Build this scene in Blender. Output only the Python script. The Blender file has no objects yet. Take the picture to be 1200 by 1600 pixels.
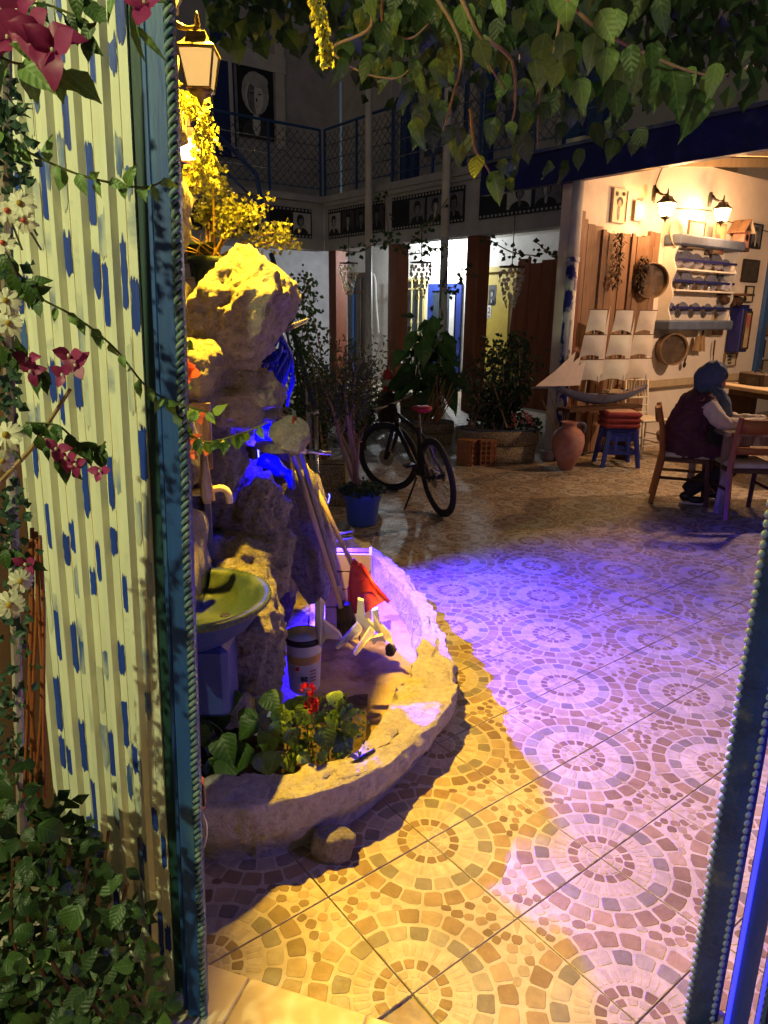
import bpy, bmesh, math, random
from mathutils import Vector, Matrix, noise
R = math.radians
rnd = random.Random(7)
scene = bpy.context.scene
COL = scene.collection

# ------------------------------------------------------------------ camera
FPX, PT, RL, CH = 1110.84, 0.27428, 0.011564, 1.7124
cam_d = bpy.data.cameras.new('camera'); cam = bpy.data.objects.new('camera', cam_d); COL.objects.link(cam)
cam.matrix_world = Matrix.Translation((0, 0, CH)) @ Matrix.Rotation(math.pi/2 - PT, 4, 'X') @ Matrix.Rotation(RL, 4, 'Z')
cam_d.sensor_fit = 'HORIZONTAL'; cam_d.sensor_width = 36; cam_d.lens = 36*FPX/1200
cam_d.clip_start = 0.02; cam_d.clip_end = 500
scene.camera = cam

# ------------------------------------------------------------------ sky (night) and moonlight
w = bpy.data.worlds.new('World'); scene.world = w; w.use_nodes = True
wn = w.node_tree.nodes; wl = w.node_tree.links
sky = wn.new('ShaderNodeTexSky'); sky.sky_type = 'NISHITA'; sky.sun_disc = False
sky.sun_elevation = R(14); sky.sun_rotation = R(200)
bgn = wn['Background']; bgn.inputs['Strength'].default_value = 0.011
wl.new(sky.outputs[0], bgn.inputs['Color'])
sd = bpy.data.lights.new('moonlight', 'SUN'); sd.energy = 0.015; sd.angle = R(10); sd.color = (0.75, 0.82, 1)
sun = bpy.data.objects.new('moonlight', sd); COL.objects.link(sun)
sun.rotation_euler = (R(50), R(10), R(20)); sun.location = (0, 0, 12)
scene.view_settings.view_transform = 'Standard'; scene.view_settings.look = 'None'
scene.view_settings.exposure = 0.38; scene.view_settings.gamma = 1.0
scene.view_settings.use_curve_mapping = False
scene.cycles.use_denoising = True
scene.cycles.sample_clamp_indirect = 6.0
scene.cycles.max_bounces = 6
scene.cycles.caustics_reflective = False; scene.cycles.caustics_refractive = False

# ------------------------------------------------------------------ measuring helpers (metres from the photograph)
def ray(x, y):
    dx, dy = x-600, y-800
    c, s = math.cos(RL), math.sin(RL)
    a = dx*c+dy*s; b = -dx*s+dy*c
    xc, yc = a/FPX, -b/FPX
    return Vector((xc, math.cos(PT)+yc*math.sin(PT), -math.sin(PT)+yc*math.cos(PT)))
EYE = Vector((0, 0, CH))
def gz(x, y, z=0.0):
    r = ray(x, y); return EYE + r*((z-CH)/r.z)
def at(x, y, Y):
    r = ray(x, y); return EYE + r*(Y/r.y)
def rp(x, y, p0, n):
    r = ray(x, y); return EYE + r*((Vector(p0)-EYE).dot(n)/r.dot(n))
ANG = R(37.7)
BU = Vector((math.cos(ANG), math.sin(ANG), 0)); BV = Vector((-math.sin(ANG), math.cos(ANG), 0)); UP = Vector((0, 0, 1))

# ------------------------------------------------------------------ mesh helpers
def frame(d):
    d = d.normalized(); a = Vector((0, 0, 1)) if abs(d.z) < .95 else Vector((1, 0, 0))
    x = d.cross(a).normalized(); return x, d.cross(x).normalized(), d
class MB:
    def __init__(s): s.v = []; s.f = []; s.m = []
    def add(s, vs, fs, m=0):
        n = len(s.v); s.v += [Vector(p) for p in vs]
        s.f += [tuple(i+n for i in f) for f in fs]; s.m += [m]*len(fs); return s
    def box(s, c, sz, ax=None, m=0, bev=0.0):
        c = Vector(c); hx, hy, hz = sz[0]/2, sz[1]/2, sz[2]/2
        X, Y, Z = ax if ax else (Vector((1,0,0)), Vector((0,1,0)), UP)
        if bev <= 0:
            vs = [c+X*(i*hx)+Y*(j*hy)+Z*(k*hz) for k in(-1,1) for j in(-1,1) for i in(-1,1)]
            return s.add(vs, [(0,2,3,1),(4,5,7,6),(0,1,5,4),(2,6,7,3),(0,4,6,2),(1,3,7,5)], m)
        b = min(bev, hx*.9, hy*.9, hz*.9)
        vs = []; fs = []
        def ringv(z, ins):
            return [c+X*px+Y*py+Z*z for px, py in ((-hx+b+0, -hy+ins), (hx-b, -hy+ins), (hx-ins, -hy+b), (hx-ins, hy-b), (hx-b, hy-ins), (-hx+b, hy-ins), (-hx+ins, hy-b), (-hx+ins, -hy+b))]
        for z, i in ((-hz, b), (-hz+b, 0), (hz-b, 0), (hz, b)): vs += ringv(z, i)
        for k in range(3):
            for i in range(8): fs.append((k*8+i, k*8+(i+1)%8, k*8+8+(i+1)%8, k*8+8+i))
        fs.append(tuple(range(7,-1,-1))); fs.append(tuple(range(24,32)))
        return s.add(vs, fs, m)
    def tube(s, pts, rad, n=8, m=0, cap=True, close=False):
        pts = [Vector(p) for p in pts]; L = len(pts)
        rs = rad if isinstance(rad, (list, tuple)) else [rad]*L
        vs = []; fs = []; px = None
        for i, p in enumerate(pts):
            if close: d = pts[(i+1) % L]-pts[i-1]
            else: d = pts[min(i+1, L-1)]-pts[max(i-1, 0)]
            if d.length < 1e-9: d = Vector((0,0,1))
            x, y, d = frame(d)
            if px is not None:
                x = px-d*px.dot(d)
                x = x.normalized() if x.length > 1e-6 else frame(d)[0]
                y = d.cross(x)
            px = x
            for k in range(n):
                a = 2*math.pi*k/n; vs.append(p+(x*math.cos(a)+y*math.sin(a))*rs[i])
        for i in range(L if close else L-1):
            for k in range(n):
                j = (i+1) % L
                fs.append((i*n+k, i*n+(k+1)%n, j*n+(k+1)%n, j*n+k))
        if cap and not close: fs.append(tuple(range(n-1,-1,-1))); fs.append(tuple((L-1)*n+k for k in range(n)))
        return s.add(vs, fs, m)
    def cyl(s, a, b, r0, r1=None, n=12, m=0): return s.tube([a, b], [r0, r0 if r1 is None else r1], n, m)
    def lathe(s, c, prof, n=20, m=0, ax=UP, sx=1, sy=1, X=None, a0=0, a1=2*math.pi):
        c = Vector(c)
        if X is None: x, y, d = frame(Vector(ax)) if abs(Vector(ax).z) < .99 else (Vector((1,0,0)), Vector((0,1,0)), Vector(ax))
        else: d = Vector(ax).normalized(); x = Vector(X).normalized(); y = d.cross(x)
        full = abs(a1-a0-2*math.pi) < 1e-6; N = n if full else n+1
        vs = []; fs = []
        for r, z in prof:
            for k in range(N):
                a = a0+(a1-a0)*k/n; vs.append(c+x*(math.cos(a)*r*sx)+y*(math.sin(a)*r*sy)+d*z)
        for i in range(len(prof)-1):
            for k in range(n):
                k2 = (k+1) % N
                fs.append((i*N+k, i*N+k2, (i+1)*N+k2, (i+1)*N+k))
        if prof[0][0] > 1e-5 and full: fs.append(tuple(range(N-1,-1,-1)))
        if prof[-1][0] > 1e-5 and full: fs.append(tuple((len(prof)-1)*N+k for k in range(N)))
        return s.add(vs, fs, m)
    def ball(s, c, r, n=10, m=0, ax=None):
        c = Vector(c); rx, ry, rz = (r, r, r) if not isinstance(r, (tuple, list)) else r
        X, Y, Z = ax if ax else (Vector((1,0,0)), Vector((0,1,0)), UP)
        vs = [c-Z*rz]; fs = []; k = max(4, n//2+1)
        for i in range(1, k):
            t = math.pi*i/k
            for j in range(n):
                a = 2*math.pi*j/n; vs.append(c+X*(rx*math.sin(t)*math.cos(a))+Y*(ry*math.sin(t)*math.sin(a))-Z*(rz*math.cos(t)))
        vs.append(c+Z*rz); top = len(vs)-1
        for j in range(n):
            fs.append((0, 1+(j+1)%n, 1+j))
            for i in range(k-2): fs.append((1+i*n+j, 1+i*n+(j+1)%n, 1+(i+1)*n+(j+1)%n, 1+(i+1)*n+j))
            fs.append((top, 1+(k-2)*n+j, 1+(k-2)*n+(j+1)%n))
        return s.add(vs, fs, m)
    def prism(s, poly, ex, m=0):
        ex = Vector(ex); n = len(poly); poly = [Vector(p) for p in poly]
        vs = poly+[p+ex for p in poly]
        fs = [tuple(range(n-1,-1,-1)), tuple(range(n, 2*n))]+[(i, (i+1)%n, n+(i+1)%n, n+i) for i in range(n)]
        return s.add(vs, fs, m)
    def grid(s, fn, nu, nv, m=0):
        vs = [fn(i/nu, j/nv) for j in range(nv+1) for i in range(nu+1)]
        fs = [(j*(nu+1)+i, j*(nu+1)+i+1, (j+1)*(nu+1)+i+1, (j+1)*(nu+1)+i) for j in range(nv) for i in range(nu)]
        return s.add(vs, fs, m)
    def build(s, name, mats, parent=None, smooth=False, kind=None, origin=None):
        mats = mats if isinstance(mats, (list, tuple)) else [mats]
        lo = Vector([min(p[i] for p in s.v) for i in range(3)]); hi = Vector([max(p[i] for p in s.v) for i in range(3)])
        o0 = Vector(origin) if origin is not None else (lo+hi)/2
        if parent is None and origin is None: o0.z = lo.z
        me = bpy.data.meshes.new(name); me.from_pydata([p-o0 for p in s.v], [], s.f)
        for q in mats: me.materials.append(MT[q] if isinstance(q, str) else q)
        if len(mats) > 1: me.polygons.foreach_set('material_index', s.m)
        if smooth: me.polygons.foreach_set('use_smooth', [True]*len(s.f))
        me.update()
        o = bpy.data.objects.new(name, me); COL.objects.link(o); o.location = o0
        if parent is not None: attach(o, parent)
        if kind: o['kind'] = kind
        return o
def wm(o):
    m = o.matrix_basis.copy()
    if o.parent is not None: m = wm(o.parent) @ o.matrix_parent_inverse @ m
    return m
def attach(o, parent):
    o.parent = parent; o.matrix_parent_inverse = wm(parent).inverted()
def tag(o, label, cat, group=None, kind=None):
    o['label'] = label; o['category'] = cat
    if group: o['group'] = group
    if kind: o['kind'] = kind
    return o
def thing(name, label, cat, loc=(0,0,0), group=None, rz=0):
    o = bpy.data.objects.new(name, None); COL.objects.link(o); o.location = loc; o.rotation_euler = (0, 0, rz)
    o.empty_display_size = .1
    return tag(o, label, cat, group)
def structure(o): o['kind'] = 'structure'; return o
def inst(name, me, loc, rot=None, scale=1.0, parent=None):
    o = bpy.data.objects.new(name, me); COL.objects.link(o)
    m = Matrix.Translation(loc)
    if rot is not None: m = m @ rot.to_4x4()
    sc = (scale,)*3 if not isinstance(scale, (tuple, list)) else scale
    o.matrix_basis = m @ Matrix.Diagonal((*sc, 1))
    if parent is not None: attach(o, parent)
    return o
def copy_tree(o, parent=None):
    c = o.copy(); COL.objects.link(c)
    if parent is not None: c.parent = parent
    for ch in list(o.children): copy_tree(ch, c)
    return c
def soften(o, voxel, it=6, folds=0):
    m = o.modifiers.new('remesh', 'REMESH'); m.mode = 'VOXEL'; m.voxel_size = voxel; m.use_smooth_shade = True
    s = o.modifiers.new('smooth', 'SMOOTH'); s.factor = .5; s.iterations = it
    if folds:
        tx = bpy.data.textures.get('folds') or bpy.data.textures.new('folds', 'CLOUDS'); tx.noise_scale = .07; tx.noise_type = 'HARD_NOISE'
        dm = o.modifiers.new('folds', 'DISPLACE'); dm.texture = tx; dm.strength = folds; dm.texture_coords = 'GLOBAL'
    return o
def arc(pts, n):
    "Catmull-Rom through points"
    pts = [Vector(p) for p in pts]; P = [pts[0]*2-pts[1]]+pts+[pts[-1]*2-pts[-2]]; out = []
    for i in range(1, len(P)-2):
        for k in range(n):
            t = k/n; a, b, c, d = P[i-1], P[i], P[i+1], P[i+2]
            out.append(.5*((2*b)+(c-a)*t+(2*a-5*b+4*c-d)*t*t+(3*b-a-3*c+d)*t**3))
    return out+[pts[-1]]

# ------------------------------------------------------------------ materials
MT = {}
def nodes(name):
    m = bpy.data.materials.new(name); m.use_nodes = True; MT[name] = m
    nt = m.node_tree; return m, nt.nodes, nt.links, nt.nodes['Principled BSDF']
def c4(c): return (c[0], c[1], c[2], 1)
def noise_fac(N, L, scale, detail=6, stretch=(1,1,1), lo=.35, hi=.65, coord='Object', rough=.6, rand=False):
    tc = N.new('ShaderNodeTexCoord'); mp = N.new('ShaderNodeMapping'); mp.inputs['Scale'].default_value = stretch
    L.new(tc.outputs[coord], mp.inputs['Vector'])
    src = mp.outputs[0]
    if rand:
        oi = N.new('ShaderNodeObjectInfo'); ad = N.new('ShaderNodeVectorMath'); ad.operation = 'MULTIPLY_ADD'
        ad.inputs[1].default_value = (37, 53, 71); L.new(oi.outputs['Random'], ad.inputs[0]); L.new(src, ad.inputs[2]); src = ad.outputs[0]
    nz = N.new('ShaderNodeTexNoise'); nz.inputs['Scale'].default_value = scale; nz.inputs['Detail'].default_value = detail
    nz.inputs['Roughness'].default_value = rough; L.new(src, nz.inputs['Vector'])
    mr = N.new('ShaderNodeMapRange'); mr.inputs[1].default_value = lo; mr.inputs[2].default_value = hi; L.new(nz.outputs[0], mr.inputs[0])
    return mr.outputs[0], nz, src
def mixc(N, L, f, a, b):
    mx = N.new('ShaderNodeMix'); mx.data_type = 'RGBA'
    L.new(f, mx.inputs[0])
    for i, q in ((6, a), (7, b)):
        if isinstance(q, tuple): mx.inputs[i].default_value = c4(q)
        else: L.new(q, mx.inputs[i])
    return mx.outputs[2]
def mat(name, c1, c2=None, s=8, rough=.7, bump=0, bs=40, metal=0, c3=None, s3=2.5, lo3=.52, hi3=.6, stretch=(1,1,1), spec=.4, emit=None, es=0, rand=False, alpha=None, bdist=.01):
    m, N, L, P = nodes(name)
    if c2 is None: c2 = tuple(x*.8 for x in c1)
    f, nz, src = noise_fac(N, L, s, stretch=stretch, rand=rand)
    col = mixc(N, L, f, c1, c2)
    if c3 is not None:
        f3, _, _ = noise_fac(N, L, s3, stretch=stretch, lo=lo3, hi=hi3, rand=rand)
        col = mixc(N, L, f3, col, c3)
    L.new(col, P.inputs['Base Color'])
    rf = N.new('ShaderNodeMapRange'); rf.inputs[3].default_value = max(.02, rough-.1); rf.inputs[4].default_value = min(1, rough+.1)
    L.new(f, rf.inputs[0]); L.new(rf.outputs[0], P.inputs['Roughness'])
    P.inputs['Metallic'].default_value = metal; P.inputs['Specular IOR Level'].default_value = spec
    if bump:
        f2, n2, _ = noise_fac(N, L, bs, detail=8, stretch=stretch, lo=.2, hi=.8, rough=.65, rand=rand)
        bp = N.new('ShaderNodeBump'); bp.inputs['Strength'].default_value = bump; bp.inputs['Distance'].default_value = bdist
        L.new(f2, bp.inputs['Height']); L.new(bp.outputs[0], P.inputs['Normal'])
    if emit: P.inputs['Emission Color'].default_value = c4(emit); P.inputs['Emission Strength'].default_value = es
    return m
def rockmat(name, c1, c2, c3, s=9, bump=1.0, bs=42, bdist=.045):
    m, N, L, P = nodes(name)
    f, nz, src = noise_fac(N, L, s, detail=10, lo=.3, hi=.7, rough=.7)
    g, _, _ = noise_fac(N, L, s*5.5, detail=10, lo=.46, hi=.68, rough=.8)
    col = mixc(N, L, g, mixc(N, L, f, c1, c2), c3)
    L.new(col, P.inputs['Base Color']); P.inputs['Roughness'].default_value = .85; P.inputs['Specular IOR Level'].default_value = .3
    h1, _, _ = noise_fac(N, L, bs, detail=12, lo=.2, hi=.8, rough=.75)
    vo = N.new('ShaderNodeTexVoronoi'); vo.inputs['Scale'].default_value = bs*.6; vo.feature = 'F1'; L.new(src, vo.inputs['Vector'])
    ma = N.new('ShaderNodeMath'); ma.operation = 'MULTIPLY_ADD'; ma.inputs[1].default_value = .5; L.new(vo.outputs[0], ma.inputs[0]); L.new(h1, ma.inputs[2])
    bp = N.new('ShaderNodeBump'); bp.inputs['Strength'].default_value = bump; bp.inputs['Distance'].default_value = bdist
    L.new(ma.outputs[0], bp.inputs['Height']); L.new(bp.outputs[0], P.inputs['Normal'])
    return m
def leafmat(name, c1, c2, rough=.45, trans=.3, spec=.4, vein=False):
    m, N, L, P = nodes(name)
    oi = N.new('ShaderNodeObjectInfo'); f, _, _ = noise_fac(N, L, 9, lo=.3, hi=.7)
    ad = N.new('ShaderNodeMath'); ad.operation = 'ADD'; L.new(f, ad.inputs[0]); L.new(oi.outputs['Random'], ad.inputs[1])
    hf = N.new('ShaderNodeMath'); hf.operation = 'MULTIPLY'; hf.inputs[1].default_value = .5; L.new(ad.outputs[0], hf.inputs[0])
    col = mixc(N, L, hf.outputs[0], c1, c2)
    if vein:
        tc = N.new('ShaderNodeTexCoord'); sx = N.new('ShaderNodeSeparateXYZ'); L.new(tc.outputs['Object'], sx.inputs[0])
        ab = N.new('ShaderNodeMath'); ab.operation = 'ABSOLUTE'; L.new(sx.outputs[1], ab.inputs[0])
        a2 = N.new('ShaderNodeMath'); a2.operation = 'MULTIPLY_ADD'; a2.inputs[1].default_value = -.75; L.new(ab.outputs[0], a2.inputs[0]); L.new(sx.outputs[0], a2.inputs[2])
        sn = N.new('ShaderNodeMath'); sn.operation = 'SINE'; m2 = N.new('ShaderNodeMath'); m2.operation = 'MULTIPLY'; m2.inputs[1].default_value = 38; L.new(a2.outputs[0], m2.inputs[0]); L.new(m2.outputs[0], sn.inputs[0])
        vr_ = N.new('ShaderNodeMapRange'); vr_.inputs[1].default_value = .72; vr_.inputs[2].default_value = 1; vr_.inputs[4].default_value = .12; L.new(sn.outputs[0], vr_.inputs[0])
        mr_ = N.new('ShaderNodeMapRange'); mr_.inputs[1].default_value = .022; mr_.inputs[2].default_value = .008; mr_.inputs[4].default_value = .45; L.new(ab.outputs[0], mr_.inputs[0])
        mxx = N.new('ShaderNodeMath'); mxx.operation = 'MAXIMUM'; L.new(vr_.outputs[0], mxx.inputs[0]); L.new(mr_.outputs[0], mxx.inputs[1])
        col = mixc(N, L, mxx.outputs[0], col, tuple(min(1, x*1.7+.02) for x in c2))
        bpv = N.new('ShaderNodeBump'); bpv.inputs['Strength'].default_value = .12; bpv.inputs['Distance'].default_value = .012; L.new(sn.outputs[0], bpv.inputs['Height']); L.new(bpv.outputs[0], P.inputs['Normal'])
    L.new(col, P.inputs['Base Color']); P.inputs['Roughness'].default_value = rough; P.inputs['Specular IOR Level'].default_value = spec
    tr = N.new('ShaderNodeBsdfTranslucent'); L.new(col, tr.inputs['Color'])
    ms = N.new('ShaderNodeMixShader'); ms.inputs[0].default_value = trans
    L.new(P.outputs[0], ms.inputs[1]); L.new(tr.outputs[0], ms.inputs[2])
    L.new(ms.outputs[0], N['Material Output'].inputs['Surface'])
    return m
def glow(name, c, st):
    m, N, L, P = nodes(name); P.inputs['Base Color'].default_value = c4(tuple(min(1, x*.6) for x in c))
    P.inputs['Emission Color'].default_value = c4(c); P.inputs['Emission Strength'].default_value = st; return m
def lamp(name, loc, power, color, size=.03, parent=None, spot=None, aim=None, blend=.3):
    d = bpy.data.lights.new(name, 'SPOT' if spot else 'POINT'); d.energy = power; d.color = color; d.shadow_soft_size = size
    if spot: d.spot_size = R(spot); d.spot_blend = blend
    o = bpy.data.objects.new(name, d); COL.objects.link(o); o.location = loc
    if aim is not None: o.rotation_euler = (Vector(aim)-Vector(loc)).to_track_quat('-Z', 'Y').to_euler()
    if parent is not None: attach(o, parent)
    return o
def blotch(name, base, paint, scale, stretch, lo, hi, c2=None, rough=.55, bump=.15, rand=True, s2=20, paint2=None):
    m, N, L, P = nodes(name)
    f, _, _ = noise_fac(N, L, s2, stretch=(1,1,.3), lo=.35, hi=.7, rand=rand)
    b = mixc(N, L, f, base, c2 or tuple(x*.75 for x in base))
    g, _, _ = noise_fac(N, L, scale, detail=9, stretch=stretch, lo=lo, hi=hi, rand=rand, rough=.55)
    pf, _, _ = noise_fac(N, L, 60, stretch=(1,1,.08), lo=.3, hi=.75, rand=rand)
    pc = mixc(N, L, pf, paint, paint2 or tuple(x*.6 for x in paint))
    L.new(mixc(N, L, g, b, pc), P.inputs['Base Color']); P.inputs['Roughness'].default_value = rough
    h, _, _ = noise_fac(N, L, 45, stretch=(1,1,.15), lo=.2, hi=.8, rand=rand)
    bp = N.new('ShaderNodeBump'); bp.inputs['Strength'].default_value = bump; bp.inputs['Distance'].default_value = .004
    L.new(h, bp.inputs['Height']); L.new(bp.outputs[0], P.inputs['Normal'])
    return m

# surfaces
m, N, L, P = nodes('tile')
ca = N.new('ShaderNodeVertexColor'); ca.layer_name = 'Col'
f, _, _ = noise_fac(N, L, 26, detail=8, lo=.25, hi=.75, rand=True)
mx = N.new('ShaderNodeMix'); mx.data_type = 'RGBA'; mx.blend_type = 'MULTIPLY'; mx.inputs[0].default_value = 1
L.new(ca.outputs[0], mx.inputs[6]); L.new(mixc(N, L, f, (1.08, 1.05, 1.0), (.74, .72, .70)), mx.inputs[7])
ge = N.new('ShaderNodeNewGeometry'); dn = N.new('ShaderNodeTexNoise'); dn.inputs['Scale'].default_value = 1.7; dn.inputs['Detail'].default_value = 9; dn.inputs['Roughness'].default_value = .72; L.new(ge.outputs['Position'], dn.inputs['Vector'])
dr = N.new('ShaderNodeMapRange'); dr.inputs[1].default_value = .38; dr.inputs[2].default_value = .68; L.new(dn.outputs[0], dr.inputs[0])
m5 = N.new('ShaderNodeMix'); m5.data_type = 'RGBA'; m5.blend_type = 'MULTIPLY'; m5.inputs[0].default_value = 1
L.new(mx.outputs[2], m5.inputs[6]); L.new(mixc(N, L, dr.outputs[0], (1.08,1.06,1.04), (.66,.62,.57)), m5.inputs[7]); L.new(m5.outputs[2], P.inputs['Base Color'])
f2, _, _ = noise_fac(N, L, 5, lo=.3, hi=.7, rand=True)
rr = N.new('ShaderNodeMapRange'); rr.inputs[3].default_value = .38; rr.inputs[4].default_value = .62; L.new(f2, rr.inputs[0]); L.new(rr.outputs[0], P.inputs['Roughness'])
h, _, _ = noise_fac(N, L, 70, detail=8, lo=.2, hi=.8, rand=True)
bp = N.new('ShaderNodeBump'); bp.inputs['Strength'].default_value = .35; bp.inputs['Distance'].default_value = .004; L.new(h, bp.inputs['Height']); L.new(bp.outputs[0], P.inputs['Normal'])
mat('grout', (.36,.29,.20), (.24,.19,.13), s=20, rough=.95)
mat('step', (.62,.52,.36), (.52,.43,.29), s=7, rough=.5, bump=.1)
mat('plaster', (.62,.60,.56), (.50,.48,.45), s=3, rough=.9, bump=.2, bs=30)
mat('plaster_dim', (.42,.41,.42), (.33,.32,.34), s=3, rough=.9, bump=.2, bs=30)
mat('plaster_warm', (.76,.68,.58), (.66,.58,.49), s=2.2, rough=.9, bump=.25, bs=18, c3=(.50,.40,.31), s3=1.1, lo3=.60, hi3=.78)
rockmat('rock', (.58,.55,.52), (.40,.37,.35), (.17,.14,.125))
rockmat('rock_pale', (.68,.63,.55), (.52,.47,.40), (.30,.25,.20), s=7, bump=1, bs=34)
rockmat('rock_dark', (.16,.13,.11), (.09,.075,.065), (.26,.23,.21), s=8, bump=.9)
rockmat('rim', (.72,.69,.65), (.58,.54,.50), (.36,.31,.27), s=6, bump=1, bs=30, bdist=.022)
mat('soil', (.50,.38,.20), (.40,.29,.14), s=9, rough=.95, bump=.5, bs=50, c3=(.26,.18,.09), s3=4)
mat('earth', (.05,.035,.022), (.10,.07,.04), s=30, rough=1, bump=.8, bs=60)
mat('aggregate', (.32,.24,.12), (.12,.09,.05), s=60, rough=.85, bump=.8, bs=90, c3=(.48,.40,.26), s3=80)
mat('aggregate_rim', (.05,.07,.13), (.08,.09,.12), s=30, rough=.8, bump=.3)
blotch('slat', (.72,.71,.55), (.06,.12,.34), 7, (.6,.6,.7), .60, .72, c2=(.60,.59,.45))
blotch('slat_plain', (.74,.73,.57), (.30,.33,.28), 9, (1,1,.3), .58, .80, c2=(.62,.61,.47))
blotch('teal', (.015,.07,.30), (.10,.24,.30), 9, (1,1,.15), .50, .75, c2=(.014,.06,.22), bump=.4)
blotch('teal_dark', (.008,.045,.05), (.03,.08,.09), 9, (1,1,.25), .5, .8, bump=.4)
mat('rope', (.24,.33,.26), (.06,.14,.20), s=30, rough=.6, bump=.3, rand=True)
mat('gate_blue', (.02,.05,.15), (.010,.025,.08), s=12, rough=.4, bump=.4, bs=40, c3=(.09,.11,.12), s3=10, lo3=.58, hi3=.72)
mat('bead', (.22,.28,.45), (.12,.16,.30), s=30, rough=.4)
blotch('mottled', (.55,.55,.55), (.015,.02,.22), 8, (1,1,.5), .50, .56, c2=(.45,.45,.46))
blotch('mottled_pale', (.50,.49,.47), (.015,.02,.12), 5, (1,1,.4), .60, .66, c2=(.40,.39,.38))
mat('brown_red', (.20,.055,.022), (.14,.04,.018), s=4, rough=.55, stretch=(1,1,.2), bump=.1)
mat('wood', (.27,.155,.085), (.17,.09,.05), s=7, rough=.65, stretch=(1,1,.12), bump=.3, bs=30, c3=(.10,.05,.025), s3=9, lo3=.60, hi3=.70, rand=True)
mat('wood_orange', (.40,.15,.04), (.32,.11,.03), s=6, rough=.42, stretch=(1,1,.15), bump=.1)
mat('wood_dark', (.10,.045,.02), (.055,.025,.012), s=6, rough=.6, stretch=(1,1,.2), bump=.2)
mat('wood_pale', (.52,.40,.24), (.44,.33,.19), s=10, rough=.55, stretch=(1,1,.1), bump=.08)
mat('worn_wood', (.27,.22,.19), (.15,.08,.05), s=14, rough=.8, stretch=(1,1,.2), bump=.5, c3=(.42,.36,.32), s3=8)
mat('white', (.72,.70,.66), (.62,.60,.56), s=5, rough=.5)
mat('cream', (.66,.60,.46), (.56,.50,.36), s=9, rough=.5)
mat('ivory_plastic', (.72,.64,.44), (.62,.54,.34), s=6, rough=.38)
mat('blue_paint', (.02,.04,.20), (.015,.03,.15), s=6, rough=.45, stretch=(1,1,.3))
mat('navy', (.012,.014,.12), (.009,.011,.09), s=5, rough=.5)
mat('grey_blue', (.10,.13,.20), (.07,.09,.15), s=6, rough=.5)
mat('pot_blue', (.07,.16,.55), (.06,.13,.48), s=3, rough=.38)
mat('stool_blue', (.015,.03,.25), (.01,.02,.2), s=3, rough=.4)
mat('yellow_paint', (.50,.38,.06), (.42,.31,.05), s=4, rough=.55)
mat('yellow_iron', (.50,.42,.18), (.42,.34,.12), s=9, rough=.5)
mat('terracotta', (.40,.17,.12), (.34,.14,.10), s=4, rough=.7, bump=.2, c3=(.46,.24,.20), s3=2.5)
mat('brick', (.36,.15,.06), (.28,.11,.045), s=12, rough=.85, bump=.3)
mat('black', (.012,.012,.013), (.02,.02,.02), s=9, rough=.4)
mat('iron', (.02,.017,.015), (.04,.032,.026), s=20, rough=.5, bump=.2, metal=.4)
mat('rubber', (.018,.018,.02), (.03,.03,.033), s=30, rough=.75, bump=.2, bs=120)
mat('steel', (.55,.55,.57), (.42,.42,.44), s=10, rough=.28, metal=1)
mat('rail_paint', (.06,.075,.10), (.04,.05,.07), s=10, rough=.4, metal=.3)
mat('rail_blue', (.04,.10,.28), (.03,.08,.22), s=10, rough=.35)
mat('brass', (.22,.17,.06), (.16,.12,.04), s=12, rough=.42, metal=.5, bump=.1)
mat('basin_green', (.030,.052,.042), (.022,.040,.032), s=14, rough=.35, bump=.15, c3=(.055,.08,.055), s3=6, metal=.1)
mat('basin_blue', (.025,.045,.22), (.018,.035,.17), s=6, rough=.5, bump=.1)
mat('red_plastic', (.62,.045,.02), (.55,.04,.018), s=4, rough=.35)
mat('red_cloth', (.28,.035,.04), (.20,.025,.03), s=12, rough=.9, bump=.4, bs=120)
mat('red_seat', (.55,.03,.06), (.45,.02,.05), s=12, rough=.6)
mat('orange_red', (.60,.10,.05), (.5,.08,.04), s=9, rough=.4)
mat('bucket', (.58,.58,.60), (.50,.50,.52), s=4, rough=.35)
mat('bucket_label', (.62,.36,.08), (.58,.33,.07), s=7, rough=.4)
mat('grey_stick', (.25,.24,.27), (.18,.17,.20), s=9, rough=.5)
mat('bristle', (.14,.11,.05), (.06,.055,.04), s=60, rough=.9, stretch=(1,1,.2), bump=.6, bs=120)
mat('straw', (.40,.26,.12), (.28,.17,.08), s=50, rough=.9, stretch=(1,1,.15), bump=.6)
mat('cable_blue', (.02,.04,.55), (.015,.03,.45), s=5, rough=.3)
mat('blue_tarp', (.01,.02,.60), (.008,.015,.45), s=5, rough=.35, bump=.2, bs=12)
mat('shard', (.50,.52,.80), (.12,.14,.62), s=14, rough=.25, c3=(.72,.72,.85), s3=6)  # blue lamp light on the ceramic is put into its colour
mat('copper_pipe', (.52,.30,.20), (.42,.23,.15), s=6, rough=.5, stretch=(1,1,.3))
mat('hijab', (.07,.10,.19), (.05,.075,.15), s=5, rough=.9, bump=.2, bs=90)
mat('tunic', (.10,.035,.05), (.07,.025,.04), s=6, rough=.95, bump=.2, bs=100)
mat('trousers', (.035,.026,.036), (.025,.02,.028), s=6, rough=.95, bump=.2)
mat('sleeve', (.68,.60,.52), (.58,.50,.43), s=5, rough=.9, bump=.2, bs=70)
mat('skin', (.46,.24,.15), (.40,.20,.12), s=5, rough=.55)
mat('sail', (.78,.68,.56), (.68,.58,.47), s=6, rough=.9, bump=.2, bs=60)
mat('sail_pale', (.80,.76,.66), (.70,.66,.56), s=6, rough=.9, bump=.2, bs=60)
mat('hull', (.12,.14,.24), (.09,.10,.18), s=6, rough=.5, c3=(.06,.07,.12), s3=4)
mat('plate', (.42,.42,.50), (.34,.34,.42), s=8, rough=.3)
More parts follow.
